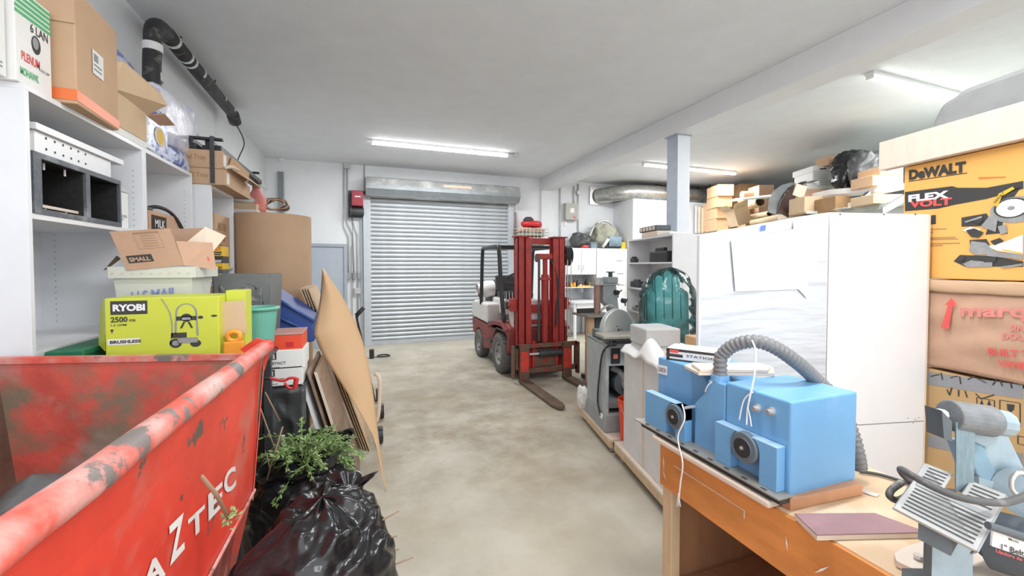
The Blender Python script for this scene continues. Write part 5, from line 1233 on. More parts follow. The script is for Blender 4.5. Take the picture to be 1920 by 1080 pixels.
for (xa_,xb_) in ((2.035,2.175),(2.70,2.84)):
    tip=4.12; pr=[(cy_,.50),(cy_-.04,.50),(cy_-.045,.02),(tip,.008),(tip,.014),(cy_-.12,.055),(cy_,.06)]
    mb=MB(); xm=(xa_+xb_)/2
    mb.prism([(xa_,y,z) for y,z in [(cy_,.54),(cy_-.045,.54),(cy_-.045,.012),(cy_,.012)]],(xb_-xa_,0,0))
    fk=obj('fork', mb, m_flred if False else m_rust, fl, bevel=.004)
    mb=MB(); mb.prism([(xa_,cy_-.0,.012),(xb_,cy_-.0,.012),(xb_,tip+.14,.012),(xb_-.02,tip+.04,.012),(xm,tip,.012),(xa_+.02,tip+.04,.012),(xa_,tip+.14,.012)],(0,0,.035))
    o=obj('fork_blade', mb, m_fork, fl, bevel=.005); o.parent=fk
    o=obj('worn_paint_plate', MB().box(xa_+.01,xb_-.01,cy_-.052,cy_-.045,.16,.44), M('chipped_red',(.66,.045,.03),.5,var=.2,col2=(.2,.08,.06),c2scale=22,c2lo=.52,c2hi=.58), fl); o.parent=fk
obj('carriage_end_plate', MB().box(KX0-.055,KX0-.03,cy_-.02,cy_+.06,.06,.52), m_rust, fl); obj('carriage_end_plate', MB().box(KX1+.0,KX1+.03,cy_-.02,cy_+.06,.06,.52), m_rust, fl)

# ================================================================ band saw / drill area (Y about 5)
t=thing('band_saw','grey workshop drill press with brown column and round handles','machine',(3.22,5.05,0))
obj('base', MB().box(3.0,3.5,4.85,5.3,.0,.06), m_dark, t, bevel=.01)
obj('column', MB().cyl((3.115,5.05,.06),(3.115,5.05,1.36),.048,16), M('brown_column',(.40,.25,.20),.5,var=.1), t, smooth=False)
obj('head', MB().prism([(3.19,5.0,1.36),(3.40,5.0,1.36),(3.42,5.0,1.20),(3.45,5.0,1.0),(3.42,5.0,.90),(3.34,5.0,.93),(3.30,5.0,1.02),(3.19,5.0,1.12)],(0,.14,0)), m_grey, t, bevel=.02)
obj('top_bracket', MB().box(3.04,3.44,4.98,5.16,1.355,1.375), m_clamp, t)
obj('motor_cover', MB().box(3.24,3.42,4.98,5.14,1.375,1.47), m_grey, t, bevel=.02); obj('jar', MB().cyl((3.12,5.05,1.375),(3.12,5.05,1.46),.06,14), m_foam, t)
obj('top_knob', MB().cyl((3.33,5.05,1.47),(3.33,5.05,1.53),.03,10).box(3.27,3.39,5.03,5.07,1.53,1.545), m_dark, t)
for (xx,zz) in ((3.38,1.25),(3.50,1.13)):
    obj('hand_knob', MB().cyl((xx,4.94,zz),(xx,5.0,zz),.035,12), m_dark, t)
    for k in range(3): obj('knob_arm', MB().tube([(xx,4.94,zz),(xx+.07*math.cos(k*2.1+.5),4.93,zz+.07*math.sin(k*2.1+.5))],.01,6), m_dark, t)
obj('flexible_conduit', MB().tube(smoothpath([(3.1,4.95,1.0),(3.2,4.9,1.08),(3.33,4.92,1.02),(3.38,4.95,.90)],5),.018,8), m_clamp, t, smooth=True)
obj('work_table', MB().box(2.80,3.24,4.75,5.2,.94,.97), m_cast, t, bevel=.006); obj('table_fence', MB().box(2.82,3.1,5.05,5.10,.97,1.03), m_dark, t)
obj('body', MB().box(3.0,3.20,4.9,5.2,.55,.94), m_greyd, t, bevel=.02)
obj('lower_body', MB().box(3.0,3.3,4.9,5.2,.06,.55), m_greyd, t, bevel=.02)
obj('front_leg', MB().box(2.86,2.95,4.85,4.93,0,.94), m_ply, t)

# ================================================================ disc sander on dolly
def dolly(label,s0,s1,t0,t1,z,mat=m_plyp,edge=m_ply):
    t=thing('plywood_dolly',label,'dolly',A((s0+s1)/2,(t0+t1)/2,0),-YA)
    obj('deck', abox(s0,s1,t0,t1,z-.02,z), mat, t); obj('side_board', abox(s0,s0+.03,t0,t1,z-.075,z-.021), edge, t); obj('side_board', abox(s1-.03,s1,t0,t1,z-.075,z-.021), edge, t)
    for (ss,tt) in ((s0+.05,t0+.07),(s1-.06,t0+.07),(s0+.05,t1-.08),(s1-.06,t1-.08)):
        c=A(ss,tt,.038); w=obj('caster', MB().cyl(c-eA*.012,c+eA*.012,.037,16), M('caster_rubber',(.35,.35,.36),.5) if 'caster_rubber' not in bpy.data.materials else bpy.data.materials['caster_rubber'], t)
        o=obj('fork_plate', MB().prism([c-eA*.02+V(0,0,.04),c+eA*.02+V(0,0,.04),c+eA*.02+dA*.04+V(0,0,.04),c-eA*.02+dA*.04+V(0,0,.04)],(0,0,max(.004,z-.04-.078-.0))) if False else abox(ss-.018,ss-.013,tt-.012,tt+.02,.03,z-.021), m_clamp, t); o.parent=w
    return t
dolly('low plywood dolly under the grey disc sander',1.32,1.76,3.36,4.30,.135)
dz=.136
ds=thing('disc_sander','grey cabinet disc sander with round steel disc and small table','machine',A(1.6,3.8,dz),-YA)
c0s,c1s,c0t,c1t=1.345,1.695,3.52,4.06
def tap(s0,s1,t0,t1,z0,z1,i):
    mb=MB(); b_=[A(s0,t0,z0),A(s1,t0,z0),A(s1,t1,z0),A(s0,t1,z0)]; tp=[A(s0+i,t0+i,z1),A(s1-i,t0+i,z1),A(s1-i,t1-i,z1),A(s0+i,t1-i,z1)]
    return mb.add(b_+tp,[(0,1,2,3),(4,5,6,7),(0,1,5,4),(1,2,6,5),(2,3,7,6),(3,0,4,7)])
obj('skirt', tap(c0s-.02,c1s+.02,c0t-.02,c1t+.02,dz,dz+.14,.015), m_greym, ds, bevel=.01)
obj('left_wall', abox(c0s,c0s+.03,c0t,c1t,dz+.14,.93), m_grey, ds, bevel=.01); obj('right_wall', abox(c1s-.03,c1s,c0t,c1t,dz+.14,.93), m_grey, ds, bevel=.01)
obj('back_wall', abox(c0s+.03,c1s-.03,c1t-.02,c1t,dz+.14,.93), m_grey, ds); obj('top_plate', abox(c0s,c1s,c0t,c1t,.905,.93), m_grey, ds)
obj('front_panel', abox(c0s,c1s,c0t-.003,c0t+.02,.73,.93), m_grey, ds, bevel=.006); obj('front_sill', abox(c0s,c1s,c0t-.003,c0t+.02,dz+.14,.30), m_grey, ds)
for ss in (1.385,1.53):
    o=obj('switch_plate', abox(ss,ss+.085,c0t-.012,c0t-.004,.755,.89), m_black, ds); o2=obj('switch_button', abox(ss+.02,ss+.06,c0t-.02,c0t-.012,.80,.84), m_prpink if ss<1.4 else m_prwhite, ds); o2.parent=o
mc=A(1.56,3.72,.55); obj('motor', MB().cyl(mc-dA*.14,mc+dA*.14,.115,20), m_greyd, ds); obj('motor_pulley', MB().cyl(mc-dA*.17,mc-dA*.14,.055,18), m_cast, ds)
obj('belt_guard', MB().tube([A(1.42,3.6,.70),A(1.5,3.6,.66),A(1.6,3.6,.50)],.03,10), m_greym, ds); obj('motor_cradle', abox(1.39,1.70,3.6,3.95,.32,.40), m_greym, ds)
obj('upper_housing', abox(c0s+.01,c1s,c0t+.0,c1t-.12,.931,1.01), m_greyd, ds, bevel=.01)
dc=A(1.50,3.66,1.035); dn=(-dA*.75-eA*-.66); dn=V(dn.x,dn.y,0).normalized()
dn=(-dA*.8+eA*.35).normalized()
obj('steel_disc', MB().cyl(dc,dc+dn*.02,.19,48), m_steel, ds, bevel=.002)
obj('disc_guard', MB().cyl(dc-dn*.03,dc-dn*.002,.193,40), m_grey, ds)
for k in range(3):
    o=dc+dn*.0205+ (V(-dn.y,dn.x,0)*math.cos(k*2.1)*.04+V(0,0,1)*math.sin(k*2.1)*.04); obj('disc_hole', MB().cyl(o,o+dn*.001,.007,8), m_dark, ds)
obj('disc_hub', MB().cyl(dc+dn*.02,dc+dn*.026,.012,12), m_dark, ds)
obj('sanding_table', abox(1.26,1.66,3.36,3.58,1.0,1.03), m_cast, ds, bevel=.006); obj('table_edge', abox(1.27,1.65,3.37,3.56,.985,1.0), m_dark, ds)
obj('tilt_clamp', MB().cyl(A(1.36,3.44,.95),A(1.40,3.44,.95),.025,10), m_dark, ds); obj('trunnion', abox(1.36,1.60,3.50,3.56,.931,.99), m_greyd, ds)
obj('cable', MB().tube(smoothpath([A(1.40,3.42,.96),A(1.333,3.56,.86),A(1.332,3.66,.6),A(1.332,3.70,.36),A(1.333,3.62,.25)],5),.009,6), m_black, ds, smooth=True); obj('cable_clip', abox(1.33,1.344,3.58,3.64,.23,.27), m_prwhite, ds)
t=thing('red_bucket','orange-red plastic bucket with black print beside the disc sander','bucket',A(1.53,3.36,.137))
bc=A(1.525,3.30,.137)
bc=A(1.50,3.345,0); bc.z=.137
prof=[(.085,0),(.10,.28),(.107,.282),(.107,.30),(.102,.302),(.104,.33),(.110,.332),(.110,.35),(.104,.352),(.094,.34),(.08,.01)]
obj('body', MB().lathe(prof,tuple(bc),32,cap=False), m_bucket, t); obj('bottom', MB().cyl(bc,bc+V(0,0,.008),.085,24), m_bucket, t)
obj('handle', MB().tube([bc+V(-.11*math.cos(a),-.11*math.sin(a)*.2-.02,.32-.16*math.sin(a)) for a in [PI*k/10 for k in range(11)]],.003,5), m_clamp, t)
q=bc+(-dA*.103); obj('print', MB().prism([q+V(-.0,0,.06)-eA*.03,q+V(0,0,.06)+eA*.005,q+V(0,0,.16)+eA*.005,q+V(0,0,.16)-eA*.03],-dA*.002), m_prdark, t)
t=blob('white_rag','crumpled white rag on the dolly left of disc sander','rag',tuple(A(1.335,4.16,0))[:2],.05,.08,.22,m_paper,5,.137)

# ================================================================ cartons and chairs
dolly('long plywood dolly under the wrapped white cartons',1.335,2.30,2.12,3.30,.145)
t=thing('wrapped_carton','tall white wrapped flat cartons standing on the long dolly','box',A(1.8,2.7,.146),-YA)
for i,(ta,tb_) in enumerate(((2.16,2.49),(2.495,2.84),(2.845,3.19))):
    obj('white_panel', abox(1.37,2.0,ta,tb_,.146,.965), m_paperw, t, bevel=.004)
obj('edge_strip', abox(1.366,1.3695,2.835,2.85,.15,.96), m_cardw, t)
t=thing('paper_sheet','crumpled white foam sheet draped over top of the wrapped cartons','sheet',A(1.6,2.9,.97),-YA)
def shf(u,v):
    s=1.33+u*.5; tt=2.55+v*.62
    z=.975+.045*max(0,noise.noise(V(u*3,v*3,4))+.35)+.09*math.exp(-((u-.15)/.14)**2-((v-.42)/.12)**2); 
    if u<.08: z-=.05*(1-u/.08)
    return A(s,tt,z)
obj('sheet', MB().grid(shf,40,40), m_prwhite, t, smooth=True, solid=.003)
t=thing('foam_block','grey foam wrapped block on the white cartons','box',A(1.52,2.98,1.03),-YA)
obj('body', abox(1.39,1.66,2.84,3.13,1.03,1.165), m_foam, t, bevel=.012); obj('lower_wrap', abox(1.40,1.65,2.85,3.12,.966,1.03), m_foam, t)
t=thing('flap_carton','orange-brown carton with blue and tan tape marks by the panels','box',A(1.72,2.6,.966),-YA)
obj('body', abox(1.655,1.90,2.52,2.78,.966,1.13), m_cardor, t, bevel=.004); obj('raised_flap', MB().prism([A(1.66,2.52,1.131),A(1.74,2.52,1.131),A(1.73,2.50,1.17),A(1.68,2.5,1.19)],(0,.004,0)), m_cardor, t)
obj('blue_tape', abox(1.775,1.80,2.517,2.519,1.03,1.075), m_btape, t); obj('brown_patch', abox(1.675,1.70,2.517,2.519,1.02,1.08), m_card, t)
t=thing('red_funnel','red plastic cone tool on the flap carton','tool',A(1.77,2.65,1.131),-YA)
q=A(1.71,2.60,1.175); obj('body', MB().tube([q,q+eA*.05,q+eA*.14],[.018,.04,.05],16), m_redp, t, smooth=False); obj('grip', MB().tube([q+eA*.03+V(0,0,.03),q+eA*.0+V(0,0,.075),q+eA*-.03+V(0,0,.10)],.018,8), m_black, t, smooth=True)
t=thing('white_trim_bundle','stack of white trim boards between foam block and blue machine','board',A(1.55,2.35,.966),-YA)
for k in range(3): obj('trim_board', abox(1.40+.03*k,1.62,2.15+.05*k,2.8-.04*k,.967+.022*k,.985+.022*k), m_plyp, t)
# stacked teal chairs wrapped in film
t=thing('stacked_chairs','stack of teal plastic garden chairs wrapped in clear film','chair',A(1.94,3.65,.75),-YA)
def chairback(k):
    mb=MB(); t0=3.52+.045*k; zb_=.78+.012*k
    for i in range(5):
        s0=1.745+i*.082; u=(i-2)/2.35; ht=.80*math.sqrt(max(0,1-u*u*.55))-.0
        pts=[]
        for j in range(9):
            a=j/8*PI
            pts.append((s0+.037+.037*math.cos(a),ht-.04+.04*math.sin(a)))
        poly=[(s0,0)]+[(p,q) for p,q in pts[::-1]]+[(s0+.074,0)]
        mb.prism([A(p,t0+.05*q,zb_+q) for p,q in poly],dA*.014)
    mb.prism([A(1.745,t0+.02,zb_+.30),A(2.15,t0+.02,zb_+.30),A(2.15,t0+.02,zb_+.36),A(1.745,t0+.02,zb_+.36)],dA*.02)
    return mb
for k in range(3): obj('chair_back', chairback(k), m_teal, t, bevel=.004)
obj('seat', MB().prism([A(1.75,3.38,.99),A(2.14,3.38,.99),A(2.14,3.66,.90),A(1.75,3.66,.90)],(0,0,.03)), m_teal, t, bevel=.01)
for ss in (1.72,2.14): obj('arm', MB().prism([A(ss,3.36,1.10),A(ss+.06,3.36,1.10),A(ss+.06,3.66,1.10),A(ss,3.66,1.10)],(0,0,.03)), m_teal, t, bevel=.01); 
for ss in (1.72,2.15):
    for tt in (3.38,3.68): obj('leg', abox(ss,ss+.03,tt,tt+.05,.751,1.10), m_teal, t)
def ff(u,v):
    a=u*2*PI; z=.76+v*.86; k=1 if v<.55 else math.sqrt(max(0,1-((v-.55)/.45)**2.2))
    w=.265*max(.03,k)*(1+.05*noise.noise(V(math.cos(a)*2,math.sin(a)*2,v*8))); return A(1.945+(w+.02*noise.noise(V(u*9,v*16,5)))*math.cos(a)*abs(math.cos(a))**-.15 if abs(math.cos(a))>.05 else 1.945, 3.55+.21*math.sin(a)*max(.15,k)+.02*noise.noise(V(u*14,v*9,3)), z)
obj('film_wrap', MB().grid(ff,90,50,True), m_film, t, smooth=True)
t=thing('hidden_carton','plain tall carton supporting the wrapped teal chairs','box',A(1.95,3.55,0),-YA)
obj('body', abox(1.77,2.2,3.32,3.80,0,.749), m_card2, t); obj('tape', abox(1.95,2.0,3.318,3.319,0,.749), m_otape, t)

# ================================================================ big white panels
pn=thing('wrapped_bundle','stretch-wrapped bundle of tall white cabinet panels behind the blue machine','panel',A(1.9,1.9,0),-YA)
tp=1.87
def pq(x,y): return atT(x,y,tp)
zj=pq(1742,789).z
TL=pq(1312,441); TM=pq(1500,406); TM2=pq(1555,400); TR=pq(1742,399); TR.z=pq(1650,400).z; TM2.z=TR.z
def pbox(top,bl,br,zb,mat,name,dep=.02,off=0):
    poly=[V(bl.x,bl.y,zb)]+[V(p.x,p.y,p.z) for p in top]+[V(br.x,br.y,zb)]
    return obj(name, MB().prism([p+dA*off for p in poly],dA*dep), mat, pn)
sd=lambda p,s: A(s,tp,p.z)
sL=TL.dot(eA); sM=TM2.dot(eA); sR=TR.dot(eA)
pbox([TL,TM,A(sM-.003,tp,TR.z)],TL,A(sM-.003,tp),.0,m_white,'panel',.022)
pbox([A(sM+.003,tp,TR.z),TR],A(sM+.003,tp),TR,zj+.003,m_white2,'panel',.02)
pbox([A(sM+.003,tp,zj-.003),A(sR,tp,zj-.003)],A(sM+.003,tp),TR,0,m_white2,'panel',.02)
obj('side_panel', MB().prism([A(sR,tp,0),A(sR+.012,tp,0),A(sR+.012,tp,TR.z),A(sR,tp,TR.z)],dA*.016), m_cardw, pn)
obj('inner_panel', abox(sM+.01,sR-.01,tp+.021,tp+.20,0,TR.z-.1), m_white, pn)
for px_ in (1575,1657,1716): q=pq(px_,402); obj('screw', MB().cyl(q-dA*.002,q,.004,10), m_dark, pn)
for (x_,y_) in ((1702,784),(1712,793),(1716,786),(1722,783)): q=pq(x_,y_); obj('screw', MB().cyl(q-dA*.001,q,.0025,8), m_dark, pn)
def wrapf(u,v):
    s=sL+.005+u*(sM-sL-.01); zt_=TL.z+(TM.z-TL.z)*min(1,u/.77)-.01; z=.75+v*(zt_-.75)
    return A(s,tp-.004-.0035*max(0,noise.noise(V(u*1.2,v*30,1)))-.001*noise.noise(V(u*5,v*9,2)),z)
obj('stretch_film', MB().grid(wrapf,50,160), m_film, pn, smooth=True)
pp=[pq(1370,446),pq(1485,414),pq(1511,418),pq(1511,560),pq(1493,543),pq(1375,546)]
obj('white_paper', MB().prism([p-dA*.012 for p in [pq(1368,452),pq(1485,430),pq(1494,542),pq(1376,546)]],dA*.002), m_paper, pn)
obj('corner_strip', MB().prism([p-dA*.010 for p in [pq(1484,414),pq(1511,420),pq(1511,560),pq(1492,540)]],dA*.002), m_paperw, pn)
obj('blue_tape', MB().prism([p-dA*.013 for p in [pq(1423,424),pq(1433,422),pq(1431,433),pq(1422,434)]],dA*.001), m_btape, pn)

# ================================================================ big printed boxes on the right
def facebox2(name,label,s,t0,t1,z0,z1,mat,dep=.5,tk=None,bev=.005):
    t=thing(name,label,'box',A(s+dep/2,(t0+t1)/2,z0),-YA)
    obj('body', abox(s,s+dep,t0,t1,z0,z1), mat, t, bevel=bev)
    # printed face basis: viewer sees left = far (t1), right = near (t0)
    return t, A(s,t1,z0), (A(s,t0,0)-A(s,t1,0)), V(0,0,z1-z0)
# lower brown crate stack down to the floor
t,O,Xv,Yv=facebox2('plain_carton','plain brown carton at the bottom of the printed stack',2.545,.9,1.93,.0,.40,m_card4)
decal(m_card3,O,Xv,Yv,[rectp(.1,.4,.2,.6)],t)
t,O,Xv,Yv=facebox2('fragile_carton','brown fragile carton with grey tape bands and arrow symbols',2.54,.9,1.94,.402,1.075,M('kraft_fragile',(.55,.36,.17),.85,var=.07),.5)
L1=1.04
def U(px_,py_,s=2.54,O=O,Xv=Xv,Yv=Yv):
    q=atS(px_,py_,s)-O; return (q.dot(Xv)/Xv.length_squared, q.dot(Yv)/Yv.length_squared)
for (yl_,yr_,th_) in ((697,722,24),(815,850,22)):
    decal(m_tape,O,Xv,Yv,[[U(1740,yl_+th_),U(1918,yr_+th_+2),U(1918,yr_),U(1740,yl_)]],t,name='tape_band')
def frm(x0,y0,x1,y1,w=1.5,dy=6):
    a=[(x0,y0),(x1,y0+dy),(x1,y1+dy),(x0,y1)]; P=[U(*p) for p in a]
    return [seg(P[i],P[(i+1)%4],.004) for i in range(4)]
decal(m_prdark,O,Xv,Yv,frm(1832,745,1865,790),t,name='symbol_frame'); decal(m_prdark,O,Xv,Yv,frm(1875,750,1913,795),t,name='symbol_frame'); decal(m_prdark,O,Xv,Yv,frm(1909,817,1935,832),t,name='symbol_frame')
for xx in (1841,1855): decal(m_prdark,O,Xv,Yv,[[U(xx-4,759),U(xx+4,760),U(xx,749)],[U(xx-1.5,768),U(xx+1.5,768),U(xx+1.5,759),U(xx-1.5,759)]],t,name='arrow')
c=U(1895,764); decal(m_prdark,O,Xv,Yv,[[U(1888,757),U(1903,759),U(1901,769),U(1895,773),U(1889,768)],[U(1894,772),U(1896,772),U(1896,784),U(1894,784)],[U(1889,786),U(1901,788),U(1901,785),U(1889,784)]],t,name='goblet')
a=Vector(O)+Xv*U(1881,797)[0]+Yv*U(1881,797)[1]; b2=Vector(O)+Xv*U(1908,801)[0]+Yv*U(1908,801)[1]; text('FRAGILE',m_prdark,a,b2-a,(0,0,.012),t)
scr=[((1745,706),(1762,702)),((1765,699),(1768,712)),((1782,708),(1797,705)),((1800,706),(1802,720)),((1815,712),(1828,705)),((1830,708),(1850,718)),((1862,722),(1872,708)),((1875,710),(1880,724)),((1895,715),(1898,728)),((1776,730),(1781,741)),((1781,741),(1785,727)),((1798,731),(1798,743)),((1810,733),(1814,745)),((1830,738),(1840,748)),((1840,748),(1865,740))]
decal(m_prdark,O,Xv,Yv,[seg(U(*p),U(*q),.006) for p,q in scr],t,name='marker_scribble',lift=.002)
# vanity carton, bulging
t=thing('vanity_carton','sagging pinkish brown vanity carton with red arrow print','box',A(2.8,1.4,1.08),-YA)
def vf(u,v):
    s=2.535-.02*math.sin(PI*v)*math.sin(PI*min(1,max(0,u)))+.010*noise.noise(V(u*5,v*5,3)); tt=1.93-u*1.0; zt_=1.55; zb_=1.085+.012*math.sin(u*5)
    return A(s,tt,zb_+(zt_-.055-zb_)*v)
obj('front_face', MB().grid(vf,50,24), m_card3, t, smooth=True, solid=.004)
obj('body', abox(2.545,3.05,.93,1.925,1.09,1.49), m_card3, t)
def vt(u,v): return A(2.525+.006*noise.noise(V(u*6,v*2,8))-.006*math.sin(v*PI),1.93-u*1.0,1.492+v*.062+.004*noise.noise(V(u*9,1,v)))
obj('top_flap', MB().grid(vt,50,8), m_card, t, smooth=True, solid=.006)
obj('lid', abox(2.53,3.05,.93,1.925,1.50,1.555), m_card3, t, bevel=.01)
O=A(2.512,1.93,1.09);Xv=A(0,.93,0)-A(0,1.93,0);Yv=V(0,0,.40)
def U2(px_,py_): 
    q=atS(px_,py_,2.512)-O; return (q.dot(Xv)/Xv.length_squared, q.dot(Yv)/Yv.length_squared)
def P3(px_,py_,s): return atS(px_,py_,s)
decal(m_prred,O,Xv,Yv,[[U2(1765,615),U2(1780,616),U2(1787,572),U2(1795,572),U2(1785,558),U2(1772,572),U2(1778,572)]],t,name='red_arrow',lift=.003)
def ptext(s,mat,bl,br,tl,sp,parent,bold=.03,lift=.003):
    a=P3(*bl,sp);text(s,mat,a,P3(*br,sp)-a,P3(*tl,sp)-a,parent,bold=bold,lift=lift)
ptext('marquis',m_prpink,(1801,600),(2010,606),(1801,572),2.512,t,.03)
ptext('SINGLE',m_prpink,(1893,620),(1960,625),(1893,608),2.512,t); ptext('DOUBLE',m_prpink,(1880,636),(1955,642),(1880,623),2.512,t)
ptext('BUILT TO',m_prred,(1853,665),(1950,674),(1853,652),2.512,t); ptext('VANITY',m_prred,(1872,687),(1950,696),(1872,674),2.512,t)
# saw box
t,O,Xv,Yv=facebox2('saw_carton','big orange mitre saw carton with black banner at top right',2.535,.95,2.03,1.56,2.187,m_orange,.55)
def U3(px_,py_): 
    q=atS(px_,py_,2.535)-O; return (q.dot(Xv)/Xv.length_squared, q.dot(Yv)/Yv.length_squared)
decal(m_prdark,O,Xv,Yv,[[U3(1697,396),U3(1760,391),U3(1790,384),U3(1850,373),U3(1919,354),U3(1919,339),U3(1850,352),U3(1796,352),U3(1786,349),U3(1697,360)]],t,name='black_banner')
ptext('DeWALT',m_prdark,(1705,338),(1812,323),(1705,319),2.535,t,.06)
decal(m_prdark,O,Xv,Yv,[[U3(1704,341),U3(1814,325),U3(1814,323.5),U3(1704,339.5)]],t,name='underline')
ptext('FLEX',m_prwhite,(1704,379),(1780,371),(1704,366),2.535,t,.05); ptext('VOLT',m_prred,(1706,390),(1786,384),(1706,377),2.535,t,.05)
decal(m_prdark,O,Xv,Yv,[[U3(1742,421),U3(1755,420),U3(1755,403),U3(1742,404)]],t,name='small_square')
for (a_,b_,y_) in ((1743,1776,430),(1743,1750,436),(1743,1792,446),(1743,1797,449),(1743,1800,457),(1743,1768,461)): decal(m_card4,O,Xv,Yv,[[U3(a_,y_+1),U3(b_,y_),U3(b_,y_-2),U3(a_,y_-1)]],t,name='small_print')
decal(m_otape,O,Xv,Yv,[[U3(1835,336),U3(1886,333),U3(1886,331),U3(1835,332)]],t,name='hand_slot')
# printed saw picture
pc=lambda pts:[U3(*p) for p in pts]
decal(m_prdark,O,Xv,Yv,[pc([(1803,425),(1803,408),(1850,400),(1862,420),(1845,424)]),pc([(1848,440),(1870,375),(1892,356),(1915,350),(1900,372),(1885,392),(1880,420),(1890,438),(1870,438)]),pc([(1788,490),(1800,478),(1860,480),(1919,490),(1919,500),(1850,500),(1810,500)]),pc([(1820,470),(1818,450),(1850,448),(1862,470)])],t,name='saw_body')
decal(m_prgrey,O,Xv,Yv,[circ(*U3(1905,393),.085,.095)],t,name='saw_guard',lift=.002)
decal(m_prwhite,O,Xv,Yv,[circ(*U3(1897,390),.05,.065),pc([(1850,462),(1880,455),(1919,440),(1919,478),(1870,470)]),pc([(1806,432),(1820,425),(1840,430),(1830,442)])],t,name='saw_blade', kind='stuff',lift=.003)
decal(m_prgrey,O,Xv,Yv,[circ(*U3(1897,390),.012,.015),pc([(1818,470),(1822,452),(1850,455),(1870,476),(1830,478)]),pc([(1840,425),(1860,400),(1872,410),(1868,435)]),pc([(1806,495),(1822,488),(1862,492),(1862,500),(1815,501)])],t,name='saw_detail',lift=.004)
decal(m_pryellow,O,Xv,Yv,[pc([(1864,385),(1874,363),(1900,350),(1904,354),(1880,368),(1872,388)]),pc([(1880,467),(1919,474),(1919,477),(1880,469)])],t,name='yellow_parts', kind='stuff',lift=.0045)
decal(m_prdark,O,Xv,Yv,[circ(*U3(1897,390),.058,.074,28)],t,name='blade_ring',lift=.0026)
decal(m_prdark,O,Xv,Yv,[pc([(1812,432),(1828,428),(1846,436),(1836,446),(1822,444)]),pc([(1858,452),(1876,446),(1884,452),(1866,460)]),pc([(1796,486),(1806,478),(1812,484),(1802,492)]),pc([(1842,482),(1870,481),(1868,491),(1846,492)]),pc([(1822,412),(1838,406),(1846,412),(1836,420)])],t,name='dark_detail',lift=.0046,kind='stuff')
decal(m_prgrey,O,Xv,Yv,[pc([(1850,470),(1919,478),(1919,486),(1852,480)]),pc([(1872,425),(1888,420),(1890,436),(1878,440)]),pc([(1810,415),(1842,405),(1843,408),(1812,418)]),pc([(1876,500),(1919,494),(1919,498),(1880,503)])],t,name='grey_detail',lift=.0048,kind='stuff')
ptext('DEWALT',m_prdark,(1868,382),(1886,362),(1864,379),2.535,t,.02,lift=.005)
# long plank and grey bin above
tag(obj('long_plank', abox(2.495,2.528,1.0,2.14,2.192,2.357), m_plyp, bevel=.003),'long pale timber plank lying on edge along top of the saw carton','plank')
t=thing('second_plank','thin dusty sheet lying between the saw carton and the grey bin','board',A(2.8,1.6,2.19),-YA); obj('sheet', abox(2.525,3.02,1.0,2.02,2.19,2.205), m_ply, t); obj('end_strip', abox(2.53,2.54,2.02,2.13,2.19,2.30), m_foam, t)
t=thing('grey_bin','long grey translucent plastic bin upside down above the plank','bin',A(2.9,1.4,2.206),-YA)
obj('body', MB().prism([A(2.60,tt,z) for tt,z in ((1.97,2.206),(1.95,2.42),(1.91,2.50),(1.80,2.545),(.95,2.56),(.95,2.206))],eA*.4), m_greybin, t, bevel=.03)
obj('rim', abox(2.58,3.02,.94,1.985,2.206,2.23), m_greybin, t, bevel=.008)

# ================================================================ work bench
bn=thing('work_bench','orange stained wooden work bench under the blue machine','bench',(1.48,.5,0))
BX0,BX1,BY0,BY1=1.20,1.76,-.35,1.42; bz=.885
obj('top', MB().box(BX0,BX1,BY0,BY1,bz-.03,bz), m_bencht, bn, bevel=.004)
obj('front_apron', MB().box(BX0-.012,BX0,BY0,BY1,.70,bz-.004), m_benchf, bn, bevel=.002)
obj('end_apron', MB().box(BX0,BX1,BY1-.02,BY1,.70,bz-.031), m_benchf, bn)
for yy in (BY1-.06,.50,BY0+.02): obj('leg', MB().box(BX0,BX0+.045,yy,yy+.055,0,.70), m_ply if yy>1 else m_benchf, bn, bevel=.003); 
for yy in (BY1-.06,BY0+.02): obj('leg', MB().box(BX1-.05,BX1,yy,yy+.055,0,.855), m_benchf, bn)
obj('end_panel', MB().box(BX0+.045,BX1-.05,BY1-.045,BY1-.03,.05,.85), m_benchi, bn); obj('back_panel', MB().box(BX1-.06,BX1-.05,BY0+.05,BY1-.05,.05,.85), m_benchi, bn)
obj('inner_divider', MB().box(BX0+.05,BX1-.07,.52,.535,.05,.84), m_benchi, bn); obj('lower_shelf', MB().box(BX0+.005,BX1-.06,BY0+.08,BY1-.07,.30,.32), m_benchi, bn)
obj('groove', MB().box(BX0-.0135,BX0-.0121,1.005,1.335,.815,.818).box(BX0-.0135,BX0-.0121,1.005,1.009,.79,.815), m_cardw, bn)
mb=MB()
for (y_,z_,l_,a_) in ((.86,.80,.045,80),(.76,.79,.06,-50),(.70,.74,.08,-40),(1.395,.80,.07,85),(1.39,.75,.04,60),(.62,.80,.05,-30)):
    d=V(0,math.cos(R(a_)),math.sin(R(a_)));n_=V(0,-d.z,d.y)*.0028; o=V(BX0-.0135,y_,z_); mb.add([o-d*l_/2,o+n_,o+d*l_/2,o-n_],[(0,1,2,3)])
obj('paint_smears', mb, m_prwhite, bn, kind='stuff')
# coil on lower shelf
t=thing('grey_coil','grey ribbed hose coil on the lower bench shelf','hose',(1.42,.9,.321))
q=atX(1372,1062,1.36)
for k in range(5): obj('ring', MB().tube([(1.40+.05*math.cos(a),.86+.05*math.sin(a),.335+.02*k) for a in [2*PI*i/16 for i in range(16)]],.010,6,closed=True), m_hose, t, smooth=True)
# plank on front edge of the bench
tag(obj('edge_plank', MB().box(1.160,1.222,.90,1.44,bz+.001,bz+.022), m_plyp, bevel=.006),'pale rounded plank under the front rail of the blue machine','plank')
